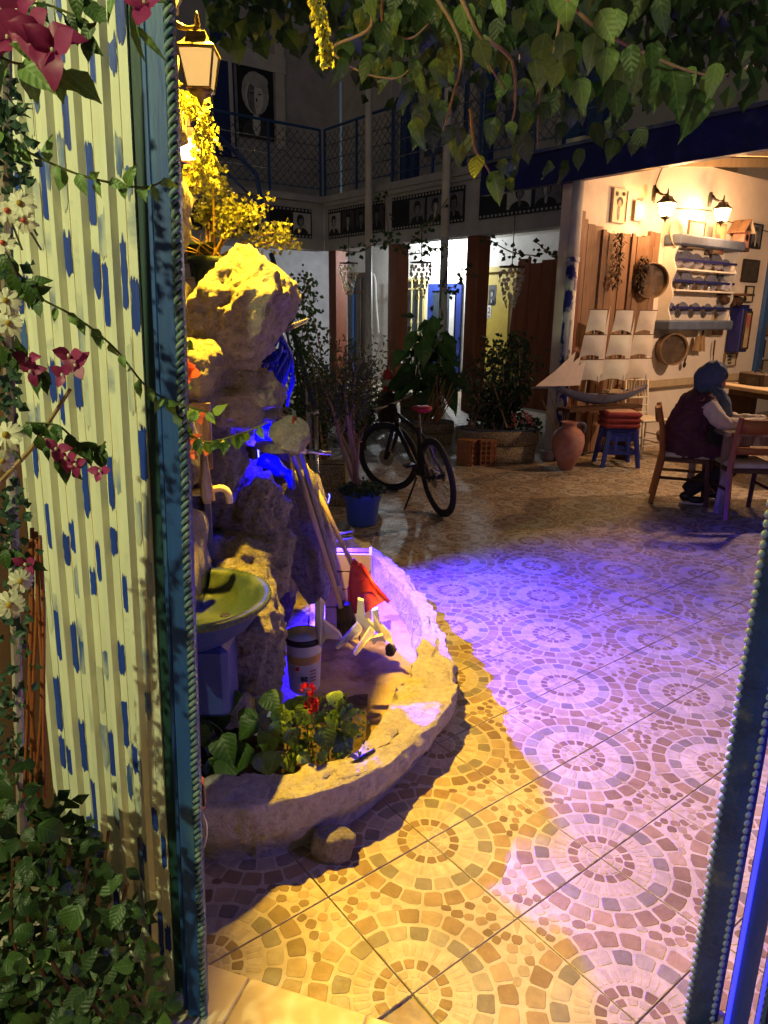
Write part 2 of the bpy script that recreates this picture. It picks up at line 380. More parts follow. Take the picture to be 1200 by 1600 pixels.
mat('plate_rim', (.10,.11,.16), (.2,.2,.26), s=30, rough=.35)
mat('tin', (.22,.16,.12), (.14,.10,.075), s=9, rough=.55, metal=.5, bump=.2)
mat('sieve', (.24,.16,.09), (.18,.11,.06), s=12, rough=.75, bump=.3)
leafmat('shell', (.80,.74,.60), (.66,.56,.42), rough=.2, trans=.55, spec=.7)
mat('print_black', (.012,.013,.018), (.02,.02,.026), s=5, rough=.45)
mat('print_grey', (.20,.20,.22), (.12,.12,.135), s=7, rough=.5, rand=True)
mat('print_pale', (.48,.48,.48), (.34,.34,.35), s=6, rough=.5, rand=True)
mat('print_dark', (.045,.045,.05), (.07,.07,.075), s=7, rough=.5)
mat('paper', (.60,.52,.38), (.52,.44,.31), s=5, rough=.7, rand=True)
mat('paper_art', (.46,.36,.20), (.30,.20,.10), s=5, rough=.7, c3=(.35,.10,.08), s3=4, rand=True)
mat('dark_canvas', (.07,.06,.045), (.04,.035,.03), s=6, rough=.7)
mat('leather', (.03,.018,.012), (.05,.03,.02), s=20, rough=.5, bump=.3)
mat('bag', (.016,.014,.013), (.03,.026,.022), s=14, rough=.45, bump=.9, bs=25, bdist=.03)
mat('bark', (.34,.22,.14), (.24,.15,.09), s=14, rough=.9, bump=.5, stretch=(1,1,.3))
mat('bark_gold', (.42,.26,.08), (.30,.17,.05), s=14, rough=.85, bump=.4, stretch=(1,1,.3))
mat('stem_red', (.30,.09,.03), (.22,.06,.02), s=10, rough=.6, stretch=(1,1,.2))
mat('stem_green', (.12,.15,.04), (.10,.11,.03), s=10, rough=.6)
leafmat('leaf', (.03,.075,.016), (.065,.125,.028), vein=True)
leafmat('leaf_lit', (.12,.23,.05), (.19,.30,.08), trans=.3, vein=True)  # lit copy of the leaf green, lamp light put into the colour
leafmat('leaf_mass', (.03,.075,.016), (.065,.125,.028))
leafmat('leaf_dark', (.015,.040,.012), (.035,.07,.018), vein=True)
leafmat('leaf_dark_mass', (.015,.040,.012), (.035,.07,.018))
leafmat('leaf_blue', (.03,.075,.05), (.06,.11,.06))
leafmat('leaf_olive', (.05,.075,.03), (.09,.11,.045))
leafmat('leaf_gold', (.22,.24,.05), (.34,.32,.08), trans=.35)
leafmat('bract', (.27,.018,.11), (.40,.05,.16), trans=.4)
leafmat('petal_red', (.50,.012,.02), (.42,.01,.015), trans=.25)
leafmat('petal_coral', (.60,.10,.06), (.66,.16,.10), trans=.3)
leafmat('petal_pink', (.55,.14,.12), (.62,.20,.16), trans=.3)
leafmat('petal_white', (.68,.64,.46), (.74,.70,.54), trans=.3)
mat('daisy_eye', (.45,.30,.05), (.35,.22,.03), s=40, rough=.9)
m, N, L, P = nodes('glass'); P.inputs['Base Color'].default_value = (.03,.04,.05,1); P.inputs['Roughness'].default_value = .08; P.inputs['Specular IOR Level'].default_value = .8
glow('glow_warm', (1,.62,.22), 14); glow('glow_lantern', (1,.66,.30), 22); glow('glow_yellow', (1,.66,.22), .55); glow('glow_bulb', (1,.72,.25), 8)
glow('glow_white', (.88,.95,1), 30); glow('glow_tv', (.08,.75,.85), 2.2); glow('glow_blue', (.06,.06,1), 12); glow('glow_flood', (1,.72,.18), 12)
glow('glow_strip', (.03,.035,1), 1.6); mat('dab', (.02,.06,.40), (.012,.035,.26), s=40, rough=.45, stretch=(1,1,.08), bump=.2, rand=True)
blotch('dab_thin', (.62,.62,.48), (.05,.12,.40), 14, (1,1,.25), .42, .58)
glow('glow_street', (.9,1,.5), 10)

# ================================================================== FLOOR
TS = .4; U0, Q0 = -3.38777, -3.72365
def gridw(u, q): return BU*((u-U0)*TS)+BV*((q-Q0)*TS)
CREAM = (.50,.455,.37)
def stone_poly(vs, fs, cols, pts, h, col, skirt=True):
    n = len(vs); k = len(pts)
    cx = sum(p[0] for p in pts)/k; cy = sum(p[1] for p in pts)/k
    vs += [((cx+(p[0]-cx)*.93), (cy+(p[1]-cy)*.93), h) for p in pts]
    fs.append(tuple(range(n, n+k))); cols.append(col)
    if skirt:
        vs += [(p[0], p[1], .0001) for p in pts]
        for i in range(k): fs.append((n+k+i, n+k+(i+1)%k, n+(i+1)%k, n+i)); cols.append(tuple(c*.88 for c in col))
def cell(r0, r1, a0, a1, rg, j=.006):
    rm, am = (r0+r1)/2, (a0+a1)/2; pts = []
    for fr, fa in ((-.95,-.74),(-.95,.74),(-.74,.97),(.74,.97),(.95,.78),(.98,0),(.95,-.78),(.74,-.97),(-.74,-.97)):
        r = rm+fr*(r1-r0)/2+rg.uniform(-j, j); a = am+fa*(a1-a0)/2+rg.uniform(-j, j)/max(rm, .12)
        pts.append((r*math.cos(a), r*math.sin(a)))
    return pts
def tile_mesh(seed, skirt=True):
    rg = random.Random(seed); vs = []; fs = []; cols = []
    g = .0016/TS
    if skirt:
        b = .003
        for z, i in ((-.02, g), (-.0035/TS, g), (0, g+b)):
            vs += [(i, i, z), (1-i, i, z), (1-i, 1-i, z), (i, 1-i, z)]
        for k in range(2):
            for i in range(4): fs.append((k*4+i, k*4+(i+1)%4, k*4+4+(i+1)%4, k*4+4+i)); cols.append((.44,.385,.29))
        fs.append((8, 9, 10, 11)); cols.append(CREAM)
    else:
        vs += [(g,g,0),(1-g,g,0),(1-g,1-g,0),(g,1-g,0)]; fs.append((0,1,2,3)); cols.append(CREAM)
    H = .0009/TS
    brown = [(.31,.22,.135),(.37,.27,.17),(.275,.195,.12),(.42,.335,.225)]; grey = [(.25,.23,.20),(.44,.41,.34),(.225,.205,.18),(.42,.385,.31)]
    pale = [(.53,.465,.35),(.49,.43,.33),(.47,.40,.29)]; dk = [(.25,.17,.105),(.30,.21,.13),(.225,.15,.095)]
    def out(pts, col, h=H):
        pts = [(min(1-g*2, max(g*2, x)), min(1-g*2, max(g*2, y))) for x, y in pts]
        v = rg.uniform(.74, 1.0); stone_poly(vs, fs, cols, pts, h, tuple(c*v for c in col), skirt)
    q = math.pi/2
    for cx, cy, rot in ((0,0,0),(1,1,math.pi)):
        cr, sr = math.cos(rot), math.sin(rot)
        def put(pts, col, h=H): out([(cx+x*cr-y*sr, cy+x*sr+y*cr) for x, y in pts], col, h)
        for r0, r1, k, pal, h in ((.03,.105,2,pale,H),(.118,.172,3,pale+dk[:1],H),(.183,.262,4,dk,H),(.282,.392,10,[(.57,.515,.41),(.55,.495,.39)],H*.8),(.415,.535,5,grey,H),(.555,.69,6,brown,H)):
            for i in range(k):
                gp = .016/((r0+r1)/2)
                if r0 > .27 and r1 < .4: gp = .018/((r0+r1)/2)
                c = pal[(i+(seed if k != 5 else 0)) % len(pal)] if k in (5, 10) else rg.choice(pal)
                put(cell(r0, r1, q*i/k+gp/2, q*(i+1)/k-gp/2, rg, .005 if r1 > .3 else .003), c, h)
    for cx, cy, dx, dy in ((1,0,-1,1),(0,1,1,-1)):
        spots = [(.085,45,.075,.03),(.19,18,.05,.042),(.19,72,.05,.042),(.19,45,.05,.05),(.265,10,.045,.04),(.27,33,.055,.05),(.27,57,.055,.05),(.265,80,.045,.04),(.355,36,.05,.046),(.355,54,.05,.046),(.44,45,.06,.05),(.525,45,.05,.036)]
        for r, a, la, lw in spots:
            a = R(a+rg.uniform(-4, 4)); ex, ey = math.cos(a), math.sin(a); pts = []
            for t in range(8):
                th = 2*math.pi*t/8+.39; kx = abs(math.cos(th))**.7*math.copysign(1, math.cos(th)); ky = abs(math.sin(th))**.7*math.copysign(1, math.sin(th))
                if r < .1: ky *= (1-kx)*.6+.2
                px, py = r*ex+kx*la*ex*.8-ky*lw*ey*.8+rg.uniform(-.004,.004), r*ey+kx*la*ey*.8+ky*lw*ex*.8+rg.uniform(-.004,.004)
                pts.append((cx+dx*px, cy+dy*py))
            if dx*dy > 0: pts.reverse()
            ar = sum(pts[i][0]*pts[(i+1)%8][1]-pts[(i+1)%8][0]*pts[i][1] for i in range(8))
            if ar < 0: pts.reverse()
            out(pts, rg.choice(pale+brown+dk if r > .15 else pale))
    return [((x-.5)*TS, (y-.5)*TS, z*TS) for x, y, z in vs], fs, cols
def color_mesh(name, vs, fs, cols):
    me = bpy.data.meshes.new(name); me.from_pydata(vs, [], fs); me.materials.append(MT['tile'])
    at_ = me.color_attributes.new('Col', 'FLOAT_COLOR', 'CORNER'); buf = []
    for f, c in zip(fs, cols): buf += [c[0], c[1], c[2], 1]*len(f)
    at_.data.foreach_set('color', buf); me.update(); return me
floor = structure(MB().box((1, 7, -.03), (26, 26, .04)).build('ground', 'grout'))
cells = []
for i in range(-6, 34):
    for j in range(-14, 34):
        p = gridw(i+.5, j+.5)
        if p.y < 1.32 or p.y > 14.6 or abs(p.x) > .60*p.y+.45: continue
        if p.x < -.5 and p.y < 4.5: continue
        cells.append((p.length, i, j, p))
cells.sort()
TM = [color_mesh('tile', *tile_mesh(s)) for s in range(5)]
LOW = [tile_mesh(s, False) for s in range(3)]
V, Fc, Cc = [], [], []
for k, (d, i, j, p) in enumerate(cells):
    rz = ANG+((i+j) % 2)*math.pi/2+rnd.choice((0, math.pi))
    M3 = Matrix.Rotation(rz, 3, 'Z')
    p = Vector((p.x, p.y, -.0005+rnd.uniform(-.0006, .0006)))
    if k < 300:
        inst('tile', TM[rnd.randrange(5)], p, M3, 1, floor)
    else:
        vs, fs, cols = LOW[rnd.randrange(3)]; n = len(V)
        V += [M3 @ Vector(v)+p for v in vs]; Fc += [tuple(a+n for a in f) for f in fs]; Cc += cols
far = bpy.data.objects.new('far_tiles', color_mesh('far_tiles', V, Fc, Cc)); COL.objects.link(far); attach(far, floor); far['kind'] = 'stuff'

# threshold of plain tiles under the gate
ta, tb = gz(320, 1510), gz(600, 1600); td = (tb-ta).normalized(); tn = Vector((td.y, -td.x, 0))
if tn.y > 0: tn = -tn
sill = structure(MB().box((0, .55, -.004), (2.6, 1.2, .02)).build('threshold', 'grout')); sill.location = (ta+tb)/2+tn*.62; sill.location.z = -.004
sill.rotation_euler.z = math.atan2(td.y, td.x)
tb_ = MB().box((0,0,0), (.325, .325, .012), bev=.003)
tme = tb_.build('threshold_tile', 'step'); 
for a in range(-4, 5):
    for b in range(3):
        o = tme if (a == -4 and b == 0) else tme.copy()
        if o is not tme: COL.objects.link(o)
        c = (ta+tb)/2+td*(a*.33+.05)+tn*(.168+b*.33); o.location = (c.x, c.y, .008); o.rotation_euler.z = math.atan2(td.y, td.x); attach(o, sill)

# ================================================================== ROCKS
def rock_mesh(size, seed, sub=5, amp=.16, k=3.2, fr=5.0, rot=None, grooves=0, gdir=(0,0,1)):
    bm = bmesh.new(); bmesh.ops.create_icosphere(bm, subdivisions=sub, radius=1)
    sv = Vector((seed*3.7, seed*1.9, seed*5.3)); sz = Vector(size)/2; mn = min(sz); pr2 = random.Random(seed)
    pl = []
    for _ in range(22):
        q = Vector((pr2.gauss(0,1), pr2.gauss(0,1), pr2.gauss(0,1))).normalized(); pl.append((q, pr2.uniform(.80, 1.02)))
    for v in bm.verts:
        n = v.co.normalized()
        s = (abs(n.x)**k+abs(n.y)**k+abs(n.z)**k)**(-1/k)
        nb_ = n*s
        for q, hq in pl:
            dq = nb_.dot(q)
            if dq > hq*1.12: nb_ = nb_*(hq*1.12/dq)
        p = Vector((nb_.x*sz.x, nb_.y*sz.y, nb_.z*sz.z))
        fr_=fr*1.9
        d = noise.fractal(p*fr_+sv, .8, 2.1, 6)*amp*.6-abs(noise.noise(p*fr*1.1+sv))*amp*1.1+amp*.30
        d -= max(0, .5-abs(noise.noise(p*fr*1.7-sv))*2.2)*amp*.45
        d += noise.fractal(p*fr*6-sv, .6, 2.2, 5)*amp*.30-abs(noise.noise(p*fr*3.3+sv))*amp*.35
        vd = noise.voronoi(p*fr*1.9+sv)[0]; d -= min(.6, vd[1]-vd[0])*amp*.8-amp*.2
        if grooves: d += math.sin(p.dot(Vector(gdir))*grooves+3*noise.noise(p*5))*amp*.12
        v.co = p+n*(d*(mn*1.6))
    if rot is not None: bmesh.ops.rotate(bm, verts=bm.verts, cent=(0,0,0), matrix=rot)
    me = bpy.data.meshes.new('stone'); bm.to_mesh(me); bm.free()
    me.polygons.foreach_set('use_smooth', [True]*len(me.polygons)); return me
def rock(name, c, size, seed, mt, parent=None, **kw):
    me = rock_mesh(size, seed, **kw); me.materials.append(MT[mt]); me.name = name
    o = bpy.data.objects.new(name, me); COL.objects.link(o); o.location = c
    if parent is not None: attach(o, parent)
    return o
def prk(x0, y0, x1, y1, Y, dep, seed, mt, parent, name='stone', **kw):
    xm, ym = (x0+x1)/2, (y0+y1)/2
    W = at(x1, ym, Y).x-at(x0, ym, Y).x; H = at(xm, y0, Y).z-at(xm, y1, Y).z
    return rock(name, at(xm, ym, Y), (W, dep, H), seed, mt, parent, **kw)
RF = thing('rock_fountain', 'tall rugged limestone rock fountain standing inside the curved white planter', 'rock fountain', (-.45, 2.7, 0))
rock('boulder', at(360, 510, 2.8), (.56, .38, .33), 3, 'rock_pale', RF, amp=.085, k=7, fr=7, sub=6, rot=Matrix.Rotation(R(-50), 3, 'Y') @ Matrix.Rotation(R(8), 3, 'X'), grooves=60, gdir=(.2,.3,1))
prk(268, 525, 352, 622, 2.62, .22, 5, 'rock_pale', RF, amp=.15, k=2.6)
prk(288, 572, 438, 668, 2.78, .36, 8, 'rock_pale', RF, amp=.2, k=3)
prk(290, 628, 398, 780, 2.86, .40, 11, 'rock', RF, amp=.13, k=6, fr=7, sub=6)
prk(290, 735, 446, 880, 2.88, .40, 12, 'rock', RF, amp=.13, k=6, fr=7, sub=6)
prk(372, 745, 448, 860, 2.78, .26, 14, 'rock', RF, amp=.22, k=4.5, sub=6)
prk(388, 640, 452, 760, 3.10, .12, 15, 'rock_dark', RF, name='ledge', amp=.10, k=5)
prk(424, 652, 482, 708, 2.74, .16, 17, 'rock_pale', RF, amp=.15, k=2.8)
prk(398, 690, 470, 705, 2.74, .14, 18, 'rock', RF, name='ledge', amp=.12, k=6)
prk(445, 738, 510, 945, 3.22, .12, 21, 'rock', RF, name='slab', amp=.12, k=5, rot=Matrix.Rotation(R(-6), 3, 'Y'))
prk(296, 838, 452, 935, 2.62, .34, 24, 'rock', RF, amp=.2, k=4)
prk(330, 892, 446, 1100, 2.46, .30, 27, 'rock', RF, amp=.10, k=7, fr=8, sub=6)
prk(385, 640, 462, 990, 3.40, .12, 33, 'rock_dark', RF, name='slab', amp=.1, k=6)  # dark slab added behind the gap, its shade put into the colour
prk(492, 742, 518, 905, 3.30, .1, 35, 'rock_pale', RF, name='slab', amp=.12, k=5, rot=Matrix.Rotation(R(-10), 3, 'Y'))  # lit edge of the leaning slab, put in as a paler stone
for i, (x0, y0, x1, y1, Y) in enumerate([(312,1060,360,1120,2.30),(350,1050,400,1100,2.36),(330,1085,400,1140,2.26),(395,1070,440,1105,2.50)]):
    prk(x0, y0, x1, y1, Y, .12, 40+i, 'rock_pale', RF, amp=.25, k=2.5, sub=4)
pil = thing('stone_pillar', 'rough stone gate pillar lit gold behind the blue gate post', 'pillar', (-.86, 2.35, 0))
for i in range(9):
    z = .2+i*.37
    rock('stone', (-.925+rnd.uniform(-.012,.012), 2.80, z), (.40, .40, .40), 60+i, 'rock_pale' if i % 3 else 'rock', pil, amp=.09, k=6, sub=4, fr=6)
sw_ = thing('low_wall', 'low rough stone wall carrying the washbasin beside the gate', 'wall', (-.80, 2.22, 0))
for i in range(4):
    for j in range(2): rock('stone', (-.815, 2.07+j*.27, .18+i*.36), (.37, .30, .39), 170+i*2+j, 'rock_pale' if (i+j) % 2 else 'rock', sw_, amp=.08, k=7, sub=4, fr=6)
# wooden boards on the pillar
bd = thing('wooden_board', 'grey weathered wooden boards nailed to the pillar above the tap', 'board', at(315, 690, 2.35))
MB().box(at(308, 665, 2.50), (.10, .02, .16)).build('plank', 'worn_wood', bd)
MB().box(at(306, 718, 2.495), (.12, .02, .06)).build('plank', 'worn_wood', bd)
MB().box(at(325, 790, 2.52), (.022, .012, .42)).build('plank', 'grey_stick', bd)

# ------------------------------------------------------------------ curved planter wall
path = arc([(-1.0,1.80,0),(-.52,1.84,0),(-.31,1.885,0),(-.08,2.03,0),(.09,2.24,0),(.285,2.60,0),(.315,2.88,0),(.27,3.29,0),(.19,3.72,0),(.04,4.14,0),(-.17,4.54,0),(-.45,4.75,0)], 16)
wid = [.15,.15,.14,.13,.15,.25,.17,.075,.07,.07,.07,.07]; top = [.26,.26,.25,.225,.20,.19,.20,.22,.23,.24,.25,.25]
def lerp_list(a, t):
    t = t*(len(a)-1); i = min(int(t), len(a)-2); return a[i]+(a[i+1]-a[i])*(t-i)
pm = MB(); NP = len(path); prof = 22; pv = []; inner = []
for i, p in enumerate(path):
    t = i/(NP-1); d = (path[min(i+1, NP-1)]-path[max(i-1, 0)]).normalized(); n = Vector((d.y, -d.x, 0))
    W_, Z_ = lerp_list(wid, t), lerp_list(top, t); lean = .05 if t < .55 else .02
    secs = [(-W_-.02, .0), (-W_-.015, Z_*.35), (-W_-.005, Z_*.75), (-W_+.002, Z_*.965), (-W_+.008, Z_), (-W_*.75, Z_+.006), (-W_*.5, Z_+.004), (-W_*.25, Z_), (-.012, Z_-.001), (0, Z_-.004), (.003, Z_-.014), (.0, Z_*.55), (-lean*.6, Z_*.35), (-lean, Z_*.15), (-lean-.01, -.01)]
    pts = [Vector((s, z, 0)) for s, z in secs]; fine = arc(pts, 3)
    for q in fine:
        w3 = p+n*q.x+UP*q.y
        vd = noise.voronoi(w3*11)[0]; dd = (.006*math.sin(i*2.1+3*noise.noise(w3*4)) if q.y < Z_*.85 and q.x > -W_*.5 else 0)+noise.fractal(w3*12, .7, 2.1, 7)*.022-abs(noise.noise(w3*7))*.028+.014-abs(noise.noise(w3*26))*.012-min(.5, vd[1]-vd[0])*.03
        if q.y > .02: w3 += (n*(.7 if q.x > -W_*.5 else -.7)+UP*.5)*dd
        pv.append(w3)
    inner.append(p-n*(W_+.01)); NF = len(fine)
pf = [(i*NF+k, (i+1)*NF+k, (i+1)*NF+k+1, i*NF+k+1) for i in range(NP-1) for k in range(NF-1)]
pm.add(pv, pf)
PL = thing('planter', 'curved white rough plaster planter wall around the rock fountain', 'planter', (0, 3.0, 0))
pm.build('planter_wall', 'rim', PL, smooth=True)
sm = MB(); cen = Vector((-.35, 3.0, .06)); ring = [q+UP*.045 for q in inner]
NS = 10; sv = []
for q in ring:
    for k in range(NS+1):
        w3 = cen+(q-cen)*(k/NS); w3.z += noise.fractal(w3*6, 1, 2, 4)*.008; sv.append(w3)
sm.add(sv, [(i*(NS+1)+k, (i+1)*(NS+1)+k, (i+1)*(NS+1)+k+1, i*(NS+1)+k+1) for i in range(len(ring)-1) for k in range(NS)])
sm.build('soil', 'soil', PL, smooth=True)
em = MB(); NE = 16
def earth(u, v):
    p = Vector((-.72+u*.66, 1.97+v*.60+u*.16, 0)); p.z = .13+.05*math.sin(math.pi*v)*math.sin(math.pi*u)+noise.fractal(p*14, 1, 2, 4)*.014; return p
em.grid(earth, 24, 18); em.build('bed_earth', 'earth', PL, smooth=True)
cr_ = thing('blocker_crate', 'low wooden crate added behind the dustpan to keep blue light off the soil', 'crate', (-.225, 3.47, .05))  # made-up crate that blocks the blue lamp from the soil
for k in range(5): MB().box((-.18, 3.42, .09+k*.098), (.24, .015, .09)).build('board', 'wood_pale', cr_)
for sx in (-1,1): MB().box((-.18+sx*.113, 3.475, .29), (.014, .095, .48)).build('side', 'wood_pale', cr_)
MB().box((-.18, 3.47, .30), (.21, .06, .46)).build('lining', 'wood_dark', cr_)
# hose edge and loose stone
hz = MB().tube(arc([gz(585,1172,.22), gz(560,1187,.22), gz(530,1206,.215), gz(500,1224,.2)], 6), .007, 8)
tag(hz.build('garden_hose', 'black', smooth=True), 'black garden hose lying along the inner edge of the planter', 'hose')
st = rock('loose_stone', gz(520, 1345)+Vector((0,.03,.045)), (.155, .10, .11), 77, 'rock', amp=.12, k=3.5, sub=4)
tag(st, 'loose grey brown stone lying on the tiles against the planter', 'stone')

# ================================================================== LEFT GATE LEAF
LG = thing('metal_gate', 'cream folding metal gate with blue brush marks and blue rope edged post', 'gate', (-.46, 1.40, 0))
def lean(p): return Vector((p.x+.03*(p.z-1.0)-.005, p.y, p.z))
gA, gB = Vector((-.482, 1.40, 0)), Vector((-.79, 1.515, 0)); gd = (gB-gA).normalized(); gl = (gB-gA).length
gn = Vector((-gd.y, gd.x, 0))
if gn.y > 0: gn = -gn
mods = 5; mw = gl/mods; GH = 2.9
def strip(name, mt, a, b, da, db):
    p, q = gA+gd*a+gn*da, gA+gd*b+gn*db; nz = 14
    mb = MB(); back = -gn*.004
    for k in range(1): mb.add([lean(x) for x in (p+UP*.02, q+UP*.02, q+UP*GH, p+UP*GH, p+UP*.02+back, q+UP*.02+back, q+UP*GH+back, p+UP*GH+back)], [(0,1,2,3),(7,6,5,4),(0,4,5,1),(1,5,6,2),(2,6,7,3),(3,7,4,0)])
    return mb.build(name, mt, LG)
for i in range(mods):
    a = i*mw
    strip('slat', 'slat', a+.001, a+mw*.32, 0, 0)
    strip('slat', 'slat', a+mw*.335, a+mw*.62, .001, .001)
    strip('rib', 'slat_plain', a+mw*.625, a+mw*.72, .002, .014)
    strip('rib', 'slat_plain', a+mw*.722, a+mw*.90, .014, .014)
    strip('rib', 'slat_plain', a+mw*.902, a+mw*.995, .014, .001)
dabr = random.Random(12)
for i in range(mods):
    for c0, c1, dz in ((.02,.31,.0014), (.345,.61,.0024), (.73,.89,.0154)):
        if dz > .01 and i % 2: continue
        z = dabr.uniform(.1, .3)
        while z < 2.7:
            ln = dabr.choice((dabr.uniform(.03,.06), dabr.uniform(.06,.12))); a0, a1 = i*mw+mw*c0, i*mw+mw*c1; wm_ = (a1-a0); x0 = a0+wm_*dabr.choice((0, .05, .2))*dabr.random(); x1 = a1-wm_*dabr.choice((0, .05, .2))*dabr.random()
            if dz > .01 and dabr.random() < .75: z += ln*2; continue
            pts = []; K = 7
            for k in range(K): f = k/(K-1); pts.append((x0+(x1-x0)*f, z-dabr.uniform(0,.014)-.012*math.sin(math.pi*f)))
            for k in range(1, 4): pts.append((x1+dabr.uniform(-.0015,.0012), z+ln*k/4))
            for k in range(K): f = 1-k/(K-1); pts.append((x0+(x1-x0)*f, z+ln+dabr.uniform(-.004,.022)*(1 if k % 2 else .3)))
            for k in range(3, 0, -1): pts.append((x0+dabr.uniform(-.0012,.0015), z+ln*k/4))
            MB().add([lean(gA+gd*a+gn*dz+UP*zz) for a, zz in pts], [tuple(range(len(pts)))]).build('paint_dab', 'dab' if dabr.random() < .6 else 'dab_thin', LG)
            z += ln+dabr.choice((dabr.uniform(.03,.10), dabr.uniform(.12,.4), dabr.uniform(.12,.3)))
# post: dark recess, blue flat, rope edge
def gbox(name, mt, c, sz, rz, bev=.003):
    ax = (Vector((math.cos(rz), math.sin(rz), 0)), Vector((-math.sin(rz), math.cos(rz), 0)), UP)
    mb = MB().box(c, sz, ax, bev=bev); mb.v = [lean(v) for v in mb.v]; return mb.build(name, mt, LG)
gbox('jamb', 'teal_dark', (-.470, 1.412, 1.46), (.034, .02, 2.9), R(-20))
gbox('jamb', 'teal', (-.447, 1.395, 1.46), (.012, .03, 2.9), R(-10))
gbox('post', 'teal', (-.421, 1.372, 1.46), (.036, .022, 2.92), R(-6))
gbox('post_edge', 'gate_blue', (-.404, 1.385, 1.46), (.012, .05, 2.92), 0)
rope = MB(); nst = 900
for ph in (0, math.pi):
    rope.tube([lean(Vector((-.3985+.0055*math.cos(k*.62+ph), 1.362+.0055*math.sin(k*.62+ph), .01+k*2.9/nst))) for k in range(nst)], .0045, 5, cap=False)
for i_ in range(len(rope.v)): rope.v[i_] += Vector((noise.noise(rope.v[i_]*14), noise.noise(rope.v[i_]*14+Vector((9,0,0))), 0))*.0035
rope.build('rope_edge', 'rope', LG, smooth=True)

# ================================================================== RIGHT GATE LEAF
RG = thing('metal_gate', 'dark blue metal gate leaf with beaded edges catching blue light', 'gate', (.84, 1.37, 0))
MB().box((.803, 1.376, 1.3), (.062, .012, 2.6), bev=.002).build('post', 'gate_blue', RG)
MB().box((.845, 1.405, 1.3), (.02, .05, 2.6)).build('post_side', 'gate_blue', RG)
MB().box((.872, 1.335, 1.3), (.012, .075, 2.6)).build('channel', 'blue_paint', RG)  # blue light falling on this face is put into its paint
MB().box((.905, 1.300, 1.3), (.016, .014, 2.6)).build('channel_edge', 'rail_blue', RG)
MB().tube([(.862, 1.352, .02), (.862, 1.352, 1.35)], .0055, 8).build('light_strip', 'glow_strip', RG)
MB().tube([(.893, 1.290, .02), (.893, 1.290, 1.25)], .004, 8).build('light_strip', 'glow_strip', RG)
MB().tube([(.80, 1.389, .1), (.80, 1.389, 1.5)], .005, 8).build('light_strip', 'glow_strip', RG)  # unseen strip added on the post's back to go with the fill
lamp('lavender_fill', (.785, 1.45, .80), 14, (.22,.15,1), .12, RG)  # added lavender fill for the rock and planter, not a seen lamp
MB().box((.975, 1.305, 1.3), (.12, .010, 2.6)).build('panel', 'navy', RG)
MB().box((1.06, 1.275, 1.3), (.03, .04, 2.6)).build('post', 'worn_wood', RG)
bme = MB().ball((0,0,0), (.0085,.006,.0095), 8).build('bead', 'bead', None, True, origin=(0,0,0))
first = True
for X, Y in ((.771, 1.374), (.835, 1.372), (.897, 1.293)):
    for k in range(68):
        o = bme if first else bme.copy()
        if not first: COL.objects.link(o)
        first = False
        o.location = (X, Y, .02+k*.0215+rnd.uniform(-.001,.001)); attach(o, RG)

# ================================================================== LAMPS
def lantern(name, label, loc, s, wall_dir, glassmat, mt, drop=1.0, group=None):
    "loc = centre of glass; wall_dir = unit vector towards the wall"
    loc = Vector(loc); T = thing(name, label, 'lantern', loc-UP*.12*s, group)
    wd = Vector(wall_dir).normalized(); sd_ = wd.cross(UP)
    body = MB()
    h = .17*s; rt, rb = .088*s, .058*s
    X, Y = wd, sd_
    def corner(r, z): return [loc+X*(a*r)+Y*(b*r)+UP*z for a, b in ((-1,-1),(1,-1),(1,1),(-1,1))]
    ct, cb = corner(rt, h/2), corner(rb, -h/2)
    for a, b in zip(ct, cb): body.tube([a, b], .006*s, 6)
    for ring_ in (ct, cb): body.tube(ring_, .006*s, 6, close=True)
    body.build('frame', mt, T)
    g = MB(); ct2, cb2 = corner(rt*.93, h/2*.98), corner(rb*.93, -h/2*.98)
    for i in range(4):
        g2 = MB().add([cb2[i], cb2[(i+1)%4], ct2[(i+1)%4], ct2[i]], [(0,1,2,3)]); g2.build('pane', glassmat, T)
    r_ = MB(); prof = [(rt*1.55, h/2), (rt*1.5, h/2+.012*s), (rt*1.15, h/2+.03*s), (rt*.85, h/2+.055*s), (rt*.72, h/2+.085*s), (rt*.25, h/2+.095*s)]
    r_.lathe(loc, prof, 4, ax=UP, X=(X+Y)); r_.build('cap', mt, T)
    f_ = MB(); f_.lathe(loc+UP*(h/2+.095*s), [(.012*s,0),(.018*s,.012*s),(.009*s,.02*s),(.016*s,.032*s),(.009*s,.042*s),(.014*s,.052*s),(.007*s,.062*s),(.010*s,.072*s),(.001,.09*s)], 10); f_.build('finial', mt, T, True)
    b_ = MB(); b_.lathe(loc-UP*(h/2), [(rb*1.2,0),(rb*.9,-.02*s),(rb*.35,-.035*s),(.012*s,-.05*s),(.004*s,-.075*s)], 10); b_.build('base', mt, T, True)
    a_ = MB(); top_ = loc+UP*(h/2+.11*s)
    a_.tube(arc([top_, top_+wd*.07*s+UP*.0*s, top_+wd*.14*s+UP*.035*s, top_+wd*.2*s+UP*.09*s], 6), [.012*s]*7+[.016*s]*6+[.026*s]*6, 8)
    a_.lathe(top_+wd*.21*s+UP*.03*s, [(.05*s,-.09*s),(.06*s,-.03*s),(.06*s,.06*s),(.045*s,.10*s)], 8, sx=.35)
    a_.build('bracket', mt, T, True)
    MB().ball(loc-UP*.01*s, (.018*s,.018*s,.03*s), 8).build('bulb', 'glow_bulb', T, True)
    return T
big = lantern('wall_lantern', 'large gold lantern with frosted panes on a curved bracket above the small lamp', at(312, 112, 2.55), .62, (-1, -.05, 0), 'glow_yellow', 'brass')
lamp('lantern_light', at(312, 112, 2.55), 1.5, (1,.62,.2), .02, big)
